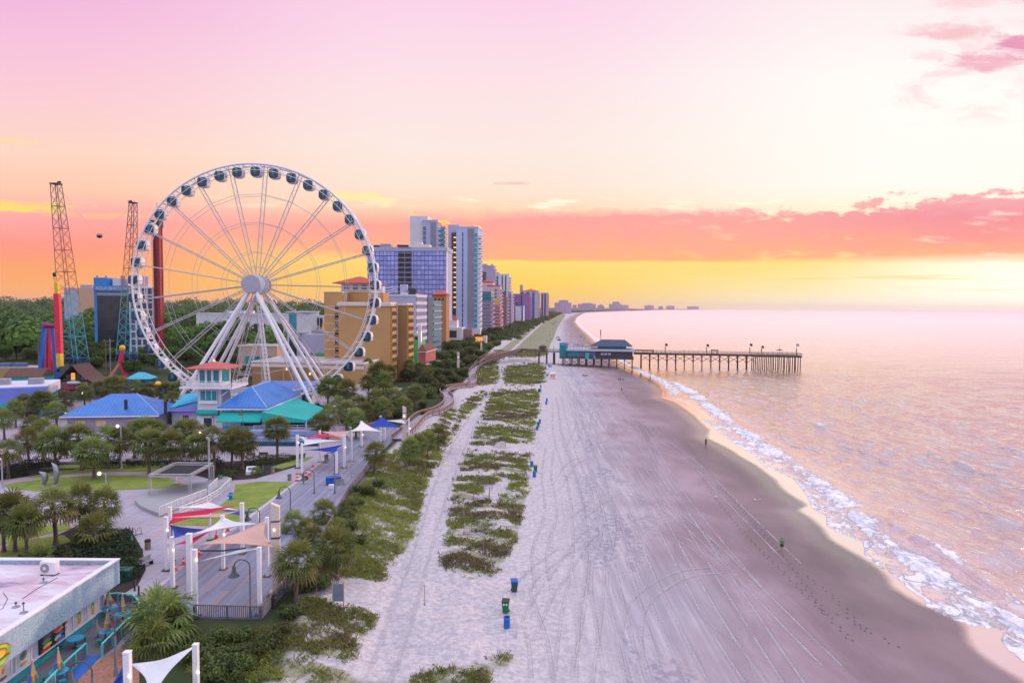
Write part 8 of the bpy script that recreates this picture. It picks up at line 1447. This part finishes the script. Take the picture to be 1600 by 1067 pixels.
for i, (u, v) in enumerate(((889, 518), (893, 524.5), (897, 523), (900, 521), (902.5, 521), (904, 515), (905.5, 515), (907, 528), (908.5, 528), (912, 530), (913.5, 529.5), (881, 500.5))): dup(fp_, gat(u, v), R.uniform(0, 3), 1, 'tiny person on the sand beyond the pier, %s' % ([x + ' from the left' for x in ('second', 'third', 'fourth', 'fifth', 'sixth', 'seventh', 'eighth', 'ninth', 'tenth', 'second to last', 'last')] + ['farthest away'])[i])
for i, (u, v, lab) in enumerate(((872, 531, 'dark beach canopy with pile of gear nearest the pier house'), (868, 504.5, 'small dark beach canopy far beyond the pier'), (864, 507.5, 'low dark beach tent left of the far canopy'), (880, 496, 'tiny dark beach tent farthest up the sand'))):
    root = T('beach_tent', lab, 'tent', gat(u, v), .3 * i, 'beach tents beyond the pier'); hip_roof(root, -1.6, 1.6, -1.6, 1.6, 2.1, .8, cl('navy', (.03, .03, .09)), over=.2); repeat(root, 'leg', DARK, (-.06, .06, -.06, .06, 0, 2.0), [(-1.5, -1.5, 0), (1.5, -1.5, 0), (1.5, 1.5, 0), (-1.5, 1.5, 0)])
    if not i: part(root, 'gear_pile', cl('navy', (.03, .03, .09)), (-.6, 1.4, -9, -2, 0, .9), (0, 1.6, -13, -9.2, 0, .7))
for i, (u, v) in enumerate(((858.5, 524), (859, 519.5), (861.5, 531), (855, 533.5), (866, 511.5), (869, 507), (863, 514.5))): drum('blue barrel beyond the pier, %s counted from the pier' % ['third', 'fourth', 'second', 'nearest', 'sixth', 'farthest', 'fifth'][i], u, v)
GU = mat('gull white', (.75, .75, .76), .6)
for u, v, lab in ((1119, 778, 'white gull alone on the sand left of the pair'), (1179.5, 782.5, 'white gull left of two on the wet sand'), (1187.5, 782.5, 'white gull right of two on the wet sand'), (1132, 712.5, 'white gull near the standing dark figure'), (1116, 711, 'white gull left of the gull near the dark figure'), (1016, 736, 'white gull alone among tyre tracks')):
    root = T('gull', lab, 'gull', gat(u, v), R.uniform(0, 6), 'gulls on the beach'); link('body', skinmesh('body', [(0, 0, .2), (.14, 0, .24), (.2, 0, .32), (.27, 0, .32), (-.2, 0, .2)], [(0, 1), (1, 2), (2, 3), (0, 4)], [.085, .06, .045, .012, .02], GU), root); mb = MB(); [mb.tube([(0, s_ * .04, 0), (0, s_ * .04, .14)], .012, 4) for s_ in (-1, 1)]; mb.build('legs', ORANGE, root)
p_ = gat(914, 587); root = T('driftwood', 'dark heap of driftwood and weed on the sand before the pier', 'driftwood', p_, .2); mb = MB(); [mb.tube([(R.uniform(-1.4, 1.4), R.uniform(-.5, .5), .1), (R.uniform(-1.6, 1.6), R.uniform(-.6, .6), R.uniform(.1, .5))], .09, 5) for _ in range(9)]; mb.build('branches', DARK, root)
# ---------------------------------------------------------------- palms, trees, shrubs, dune grass
PH = [4.6, 4.0, 5.4, 3.4, 4.8]
def palm(u, vc, crown_h, label, group, rs=1.0):
    """palm whose crown centre is at a pixel, on ground with trunk of the given height"""
    z = 3.0
    for _ in range(8):
        p_ = at(u, vc, z + crown_h); z = gz(p_.x, p_.y)
    i = min(range(5), key=lambda k_: abs(PH[k_] - crown_h) + R.uniform(0, .9)); sz = crown_h / (PH[i] + .1)
    return place(PALM_PROTO[i], (p_.x, p_.y, z), R.uniform(0, 6.28), (rs, rs, sz), label, 'palm tree', group)
def row(L_, lab, group, rs=1.0):
    L_ = sorted(L_); n = len(L_)
    for i, (u, v, h) in enumerate(L_): palm(u, v + R.uniform(-4, 5), h + R.uniform(-.5, .6), lab % ordn(i, n), group, rs * R.uniform(.9, 1.12))
row([(12, 705, 4.6), (44, 683, 5.0), (86, 692, 4.6), (126, 683, 5.0), (146, 700, 4.2), (168, 681, 4.8), (187, 690, 4.6), (209, 676, 5.2), (232, 690, 4.7), (247, 674, 5.2), (268, 688, 4.8), (287, 676, 5.0), (308, 692, 4.6), (334, 686, 4.7), (362, 687, 4.8), (300, 672, 5.2), (228, 672, 5.3), (66, 676, 5.2), (378, 690, 4.6)], 'sabal palm in the dense row behind the round lawn, %s from the left', 'palms in the row behind the lawn', 1.12)
palm(433, 668, 5.2, 'sabal palm standing alone in front of the stepped terrace', 'palms by the restaurant', 1.1)
row([(6, 652, 4.5), (38, 631, 4.4), (59, 622, 5.0), (72, 621, 5.2), (88, 640, 3.6), (50, 665, 3.4), (103, 622, 5.2), (132, 611, 5.2), (160, 605, 5.6), (186, 600, 5.6), (177, 598, 6.0), (213, 602, 5.2), (236, 606, 4.6), (262, 608, 5.0), (281, 604, 5.4), (270, 622, 4.4), (228, 616, 3.6), (24, 640, 4.0)], 'street palm beyond the blue pavilion, %s from the left', 'palms along the street', 1.05)
row([(512, 646, 4.6), (528, 632, 4.8), (541, 642, 4.2), (560, 628, 4.8), (572, 640, 4.0), (585, 622, 5.0), (600, 634, 4.0), (615, 618, 4.6), (632, 628, 4.0), (648, 612, 4.8), (530, 608, 6.0), (541, 604, 6.2), (512, 606, 6.0), (556, 652, 3.6), (500, 660, 3.4), (598, 610, 5.2)], 'palm in the grove between restaurant and ochre hotel, %s from the left', 'palms in the grove by the hotel', 1.1)
row([(576, 592, 5.5), (583, 583, 7.0), (592, 578, 7.5), (598, 592, 5.6), (608, 584, 6.4), (574, 574, 7.4)], 'tall palm in front of the low ochre annex, %s from the left', 'palms before the annex')
row([(628, 560, 6.0), (640, 566, 6.0), (655, 572, 5.4), (668, 577, 5.0), (622, 572, 5.2)], 'palm between ochre hotel and red pavilion, %s from the left', 'palms before the hotels')
for u, v, h, lab, rs in ((22, 797, 4.6, 'foreground palm at the left edge with dark trunk', 1.0), (4, 800, 4.4, 'foreground palm cut by the left picture edge', 1.0), (40, 812, 4.2, 'slimmer foreground palm right of the edge pair', .8), (86, 788, 4.6, 'large foreground palm with thick trunk above the cafe roof', 1.25), (124, 782, 3.6, 'small dark foreground palm behind the rounded one', .8), (165, 786, 3.4, 'foreground palm at the plaza side behind the rounded one', .8)): palm(u, v, h, lab, 'palms above the cafe roof', rs)
for u, v, h, lab, rs in ((462, 876, 3.8, 'palm at the deck corner in front of the cream pillar', .95), (527, 853, 3.4, 'brown tinged palm beside the beach stairs', .85), (585, 706, 3.6, 'broad palm on the dune side of the far sails', 1.05), (653, 692, 3.6, 'palm left of the white stair rail on the dune', .9), (668, 688, 3.4, 'palm second left of the white stair rail', .8), (684, 680, 3.0, 'palm nearest the sand path by the white stair rail', .8), (640, 699, 3.2, 'palm right of the far cream pillar', .8)): palm(u, v, h, lab, 'palms on the dune edge', rs)
def fanp(i, u, vb, sc, label, z=None, group='low fan palms'):
    p_ = gat(u, vb); return place(BUSH_PROTO[i], (p_.x, p_.y, p_.z), R.uniform(0, 6), sc, label, 'palm', group)
fanp(0, 147, 852, 1.35, 'rounded full fan palm above the cafe roof corner'); fanp(1, 248, 1000, 1.5, 'big fan palm between cafe patio and deck front'); fanp(0, 238, 1022, .95, 'fan palm leaning to the patio fence'); fanp(1, 272, 985, .85, 'fan palm behind the big one at the deck front')
fanp(0, 458, 830, .9, 'fan palm right of the cream pillar'); fanp(1, 506, 815, 1.05, 'bushy fan palm beside the boardwalk edge'); fanp(0, 490, 853, .9, 'fan palm above the palm at the deck corner'); fanp(1, 528, 838, .8, 'fan palm behind the brown tinged palm'); fanp(0, 400, 742, .5, 'small fan palm in the dark bed'); fanp(1, 62, 882, .8, 'low fan palm spreading above the cafe roof'); fanp(0, 478, 838, .8, 'fan palm under the dune bell lamp'); fanp(1, 545, 800, .7, 'fan palm at the start of the grassy dune')
# hedges and beds
hedge('hedge', [(-5, 752), (46, 744), (42, 736), (-5, 740)], 1.0, 'dark clipped hedge lowest at the left edge'); hedge('hedge', [(0, 728), (60, 722), (96, 724), (92, 733), (40, 738), (0, 738)], 1.6, 'tall dark hedge behind the left lawn'); hedge('hedge', [(124, 722), (188, 719), (190, 730), (126, 733)], 1.3, 'dark block hedge left of the tall lantern pole'); hedge('hedge', [(196, 722), (296, 721), (300, 730), (198, 730)], .8, 'low dark hedge under the palm row'); hedge('hedge', [(304, 724), (340, 718), (352, 726), (318, 738)], 1.1, 'dark rounded hedge behind the stage'); hedge('hedge', [(334, 744), (350, 736), (372, 738), (368, 750), (345, 752)], 1.0, 'olive shrub right behind the stage', m=SHRUBLEAF); hedge('hedge', [(376, 726), (400, 716), (470, 713), (456, 722), (400, 730)], .9, 'long olive hedge before the stepped terrace', m=SHRUBLEAF)
hedge('shrub_bed', [(112, 862), (170, 842), (210, 850), (224, 880), (218, 905), (180, 915), (120, 900)], 1.5, 'dark rounded shrub bed behind the cafe roof', 'shrubs', leaf=.11); hedge('shrub_bed', [(0, 905), (30, 872), (110, 862), (120, 900), (60, 925)], 1.2, 'olive shrubs above the cafe roof', 'shrubs', m=SHRUBLEAF, leaf=.11); hedge('hedge', [(188, 838), (203, 832), (210, 842), (196, 852)], 1.3, 'small dark clipped bush beside the looped rack')
def shrubs(L_, lab, group, m=None):
    n = len(L_)
    for i, (u, v, s_) in enumerate(sorted(L_)): p_ = gat(u, v); place(SHRUB_PROTO[i % 3], (p_.x, p_.y, p_.z - .1), R.uniform(0, 6), (s_ * R.uniform(.9, 1.3), s_, s_ * R.uniform(.8, 1.1)), lab % ordn(i, n), 'shrub', group)
shrubs([(555, 672, 1.2), (565, 655, 1.4), (545, 664, 1.2), (580, 652, 1.4), (596, 645, 1.3), (610, 640, 1.3), (620, 652, 1.1), (640, 640, 1.3), (604, 625, 1.6)], 'dense shrub behind the cone sails, %s from the left', 'shrubs behind the cone sails')
shrubs([(648, 622, 1.8), (660, 615, 2.0), (672, 622, 1.8), (684, 612, 2.0), (690, 600, 2.0), (668, 602, 2.2), (700, 592, 2.2), (682, 590, 2.2), (712, 598, 1.8), (722, 588, 2.0), (660, 638, 1.2), (664, 650, .8)], 'dark bush left of the winding walkway, %s from the left', 'bushes left of the walkway')
shrubs([(640, 596, 2.2), (655, 588, 2.4), (670, 584, 2.4), (685, 578, 2.4), (700, 575, 2.6), (715, 578, 2.2), (728, 572, 2.2), (740, 566, 2.2), (690, 566, 2.8), (706, 562, 2.8), (720, 560, 2.6), (735, 556, 2.6), (676, 570, 2.6), (750, 557, 2.2), (660, 572, 2.6)], 'bush on the planted slope before the red pavilion, %s from the left', 'bushes before the hotels')
shrubs([(700, 550, 3.2), (712, 546, 3.2), (724, 543, 3.2), (736, 540, 3.4), (748, 544, 3), (757, 538, 3.2), (745, 532, 3.6), (757, 528, 3.6), (768, 533, 3.2), (775, 526, 3.4), (730, 534, 3.4), (716, 538, 3.4), (768, 522, 3.6), (780, 520, 3.4), (764, 546, 2.6), (776, 541, 2.4)], 'bush on the green verge below the tallest tower, %s from the left', 'bushes below the tallest tower')
shrubs([(448, 895, .7), (480, 925, .9), (500, 918, .8), (520, 888, .8), (540, 878, .7), (560, 850, .7), (548, 830, .8), (538, 812, .8), (556, 790, .8), (575, 775, .8), (590, 762, .7), (490, 890, .8), (505, 870, .8), (470, 860, .9), (560, 770, .7)], 'scrubby dune shrub beside the boardwalk, %s from the left', 'shrubs on the near dune')
shrubs([(330, 1062, .9), (350, 1040, .9), (372, 1052, .9), (395, 1030, .8), (420, 1010, .8), (312, 1030, .9), (340, 1010, .8), (380, 1004, .7), (440, 990, .6), (455, 965, .7)], 'brown green scrub below the deck front, %s from the left', 'scrub below the deck')
# trees
def trees(L_, lab, group, s0=1.0):
    n = len(L_)
    for i, (u, v, s_) in enumerate(sorted(L_)): p_ = gat(u, v); place(TREE_PROTO[i % 3], (p_.x, p_.y, p_.z - .3), R.uniform(0, 6), (s_ * R.uniform(.95, 1.25), s_ * R.uniform(.95, 1.25), s_), lab % ordn(i, n), 'tree', group)
trees([(8, 570, 1.1), (26, 562, 1.2), (52, 572, 1.0), (34, 556, 1.4), (60, 556, 1.3), (12, 548, 1.5), (46, 546, 1.5), (110, 578, 1.0), (102, 566, 1.0), (124, 562, 1.2), (140, 574, 1.1), (152, 565, 1.2), (148, 586, .9), (166, 576, 1.1), (30, 535, 1.8), (70, 540, 1.6), (125, 545, 1.6), (140, 538, 1.8), (8, 530, 1.9), (108, 535, 1.7)], 'bushy green tree between the rides and the dark glass hotel, %s from the left', 'trees behind the rides')
trees([(218, 580, 1.0), (232, 572, 1.1), (246, 582, 1.0), (262, 574, 1.1), (276, 562, 1.3), (290, 575, 1.1), (300, 555, 1.5), (318, 568, 1.1), (284, 545, 1.6), (304, 540, 1.7), (320, 548, 1.5), (335, 545, 1.4), (268, 540, 1.8), (345, 570, .9), (392, 575, .8), (388, 592, .7), (205, 590, .8), (336, 560, 1.2), (352, 552, 1.2)], 'green tree seen through the lower rim of the wheel, %s from the left', 'trees behind the wheel')
trees([(432, 540, 1.1), (470, 560, .8), (500, 548, .9), (490, 536, 1.1), (515, 610, .7)], 'dark tree between the white buildings and the ochre hotel, %s from the left', 'trees by the white buildings')
# woodland running to the horizon: one mass
g = np.random.default_rng(17); N_ = 2600; yy = 300 * (2600 / 300) ** (g.random(N_) ** 0.8); uu = g.uniform(-420, 640, N_); xx = (uu - 800) / F * yy; ok = (xx < park(yy) - 50 - .05 * yy) & ~((yy < 345) & (uu > 130) & (uu < 260)) & ~((yy > 410) & (yy < 470) & (uu > 290) & (uu < 470)) & ~((yy < 360) & (uu > 430))
yy, xx = yy[ok], xx[ok]; zz = ground_z(xx, yy); rad = (2.8 + 5.5 * g.random(len(xx)) ** 2.2) * (1 + yy / 1500); zz = zz + np.where(g.random(len(xx)) < .15, g.uniform(0, 5, len(xx)), 0); V, Q, TN = [], [], []
nl = np.clip((260 * 500 / yy), 80, 420).astype(int)
for x, y, z, r, k in zip(xx, yy, zz, rad, nl):
    d = g.normal(size=(k, 3)); d /= np.linalg.norm(d, axis=1)[:, None]; d[:, 2] = abs(d[:, 2]) * 1.1 - .15; lump = 1 + .28 * np.sin(3 * d[:, 0] + x) * np.sin(4 * d[:, 1] + y)
    C = np.array([x, y, z + r * .85]) + d * r * lump[:, None] * (.8 + .25 * g.random(k))[:, None]; a = g.normal(size=(k, 3)); a -= d * (a * d).sum(1)[:, None] * .7; a /= np.linalg.norm(a, axis=1)[:, None]; b = np.cross(d, a); s_ = (r * (.075 + .075 * g.random(k)) * (110 / 420 if 0 else 1))[:, None]
    V.append(np.stack([C - a * s_, C - b * s_, C + a * s_, C + b * s_], 1).reshape(-1, 3)); TN.append(np.repeat(np.clip(.02 + .2 * (y < 520) + .66 * g.random() ** 1.3 + .2 * g.random(k), 0, 1), 4))
V = np.concatenate(V); o = link('woodland', npmesh('woodland', V, np.arange(len(V)).reshape(-1, 4), TREELEAF, dict(tone=np.concatenate(TN)))); struct(o, 'stuff')
# far scrub along the dunes towards the bay
N_ = 1500; yy = 560 * (13000 / 560) ** g.random(N_); pk = park(yy); dn_ = dune(yy); xx = pk + (dn_ - pk) * g.uniform(-1.0, .22, N_); zz = ground_z(xx, yy); V, TN = [], []
for x, y, z in zip(xx, yy, zz):
    k = 40; r = (1.6 + 1.6 * g.random()) * (1 + min(y, 2600) / 1500); d = g.normal(size=(k, 3)); d /= np.linalg.norm(d, axis=1)[:, None]; d[:, 2] = abs(d[:, 2]); C = np.array([x, y, z]) + d * r * np.array([1.2, 1.2, .8]); a = g.normal(size=(k, 3)); a /= np.linalg.norm(a, axis=1)[:, None]; b = np.cross(d, a); s_ = r * .3
    V.append(np.stack([C - a * s_, C - b * s_, C + a * s_, C + b * s_], 1).reshape(-1, 3)); TN.append(np.full(4 * k, np.clip(.2 + .4 * g.random(), 0, 1)))
V = np.concatenate(V); o = link('coastal_scrub', npmesh('coastal_scrub', V, np.arange(len(V)).reshape(-1, 4), SHRUBLEAF, dict(tone=np.concatenate(TN)))); struct(o, 'stuff')
# dune grass: blades in tufts over the planted parts of the dunes
GRASS = leafmat('dune grass blades', [(0.0, (.19, .15, .10)), (.28, (.29, .27, .12)), (.55, (.23, .34, .07)), (1.0, (.44, .52, .15))], .45)
N_ = 150000; yy = 48 * (430 / 48) ** g.random(N_); dn_ = dune(yy); pk = park(yy); xx = pk - 11 + (dn_ + 19 - pk) * g.random(N_); zz = ground_z(xx, yy); U_, V_ = npix(np.stack([xx, yy, zz], 1)); m_ = veg_mask(U_ + g.normal(0, 3.0, N_), V_ + g.normal(0, 2.0, N_))
nz_ = np.sin(xx * .55 + 1.9 * np.sin(yy * .23)) * np.sin(yy * .62 + 1.5 * np.sin(xx * .4)) + .6 * np.sin(xx * 1.3 + yy * .7) * np.sin(yy * 1.7 - xx * .6) + .5 * np.sin(yy * 1.05 + .3 * xx)
left = (U_ < 690) & (V_ > 690); thr = np.where(left & (U_ < 575), -.95, np.where(left, -.45, .16)); thr = np.where(V_ < 560, -.6, thr); thr = np.where((V_ > 930) & (U_ > 440), .18, np.where(V_ > 975, -.9, thr)); m_ &= (nz_ + g.normal(0, .5, N_) > thr); m_ &= ~((U_ < 470) & (V_ < 975) & (xx < pk + .5))
xx, yy, zz, nz_ = xx[m_], yy[m_], zz[m_], nz_[m_]; n = len(xx); dist_ = np.sqrt(xx ** 2 + yy ** 2); k = 4; V, TN = [], []
lf_ = (npix(np.stack([xx, yy, zz], 1))[0] < 690); tone = np.clip(.44 + .2 * lf_ + .22 * np.sin(xx * .21 + 2 * np.sin(yy * .13)) + .18 * np.sin(yy * .31) + .16 * g.normal(size=n), 0, 1)
for j in range(k):
    a = g.uniform(0, 2 * PI, n); ln = (.28 + .34 * g.random(n)) * np.clip(dist_ / 110, .8, 2.2) ** .5; le = ln * (.35 + .7 * g.random(n)); w = .035 * np.clip(dist_ / 70, .8, 5); bx, by = xx + g.normal(0, .12, n), yy + g.normal(0, .12, n); ca, sa_ = np.cos(a), np.sin(a)
    P0 = np.stack([bx - sa_ * w, by + ca * w, zz - .03], 1); P1 = np.stack([bx + sa_ * w, by - ca * w, zz - .03], 1); P2 = np.stack([bx + ca * le * .7 + sa_ * w * .5, by + sa_ * le * .7 - ca * w * .5, zz + ln * .7], 1); P3 = np.stack([bx + ca * le, by + sa_ * le, zz + ln * .75 * np.clip(1.2 - le, .4, 1)], 1)
    V.append(np.stack([P0, P1, P2, P3], 1)); TN.append(np.repeat(np.clip(tone + g.normal(0, .1, n), 0, 1), 4))
V = np.concatenate(V).reshape(-1, 3); o = link('dune_grass', npmesh('dune_grass', V, np.arange(len(V)).reshape(-1, 4), GRASS, dict(tone=np.concatenate(TN)))); struct(o, 'stuff')
for pr in PALM_PROTO + BUSH_PROTO + TREE_PROTO + SHRUB_PROTO:      # a kind that was never planted
    if pr.name not in _used:
        for c in kids(pr): bpy.data.objects.remove(c)
        bpy.data.objects.remove(pr)
# ---------------------------------------------------------------- sea air
mb = MB(); mb.box(-17000, 23000, -400, 17500, -12, 128); hz_o = mb.build('haze', None); hz_o['kind'] = 'stuff'
m = bpy.data.materials.new('haze'); m.use_nodes = True; t = NT(m.node_tree); t.n.remove(t.n['Principled BSDF'])
v = t.new('ShaderNodeVolumePrincipled'); v.inputs['Color'].default_value = (1.0, .80, .85, 1); v.inputs['Density'].default_value = 0.00004; v.inputs['Anisotropy'].default_value = 0.2
t.link(v.outputs[0], t.n['Material Output'].inputs['Volume']); hz_o.data.materials.clear(); hz_o.data.materials.append(m)
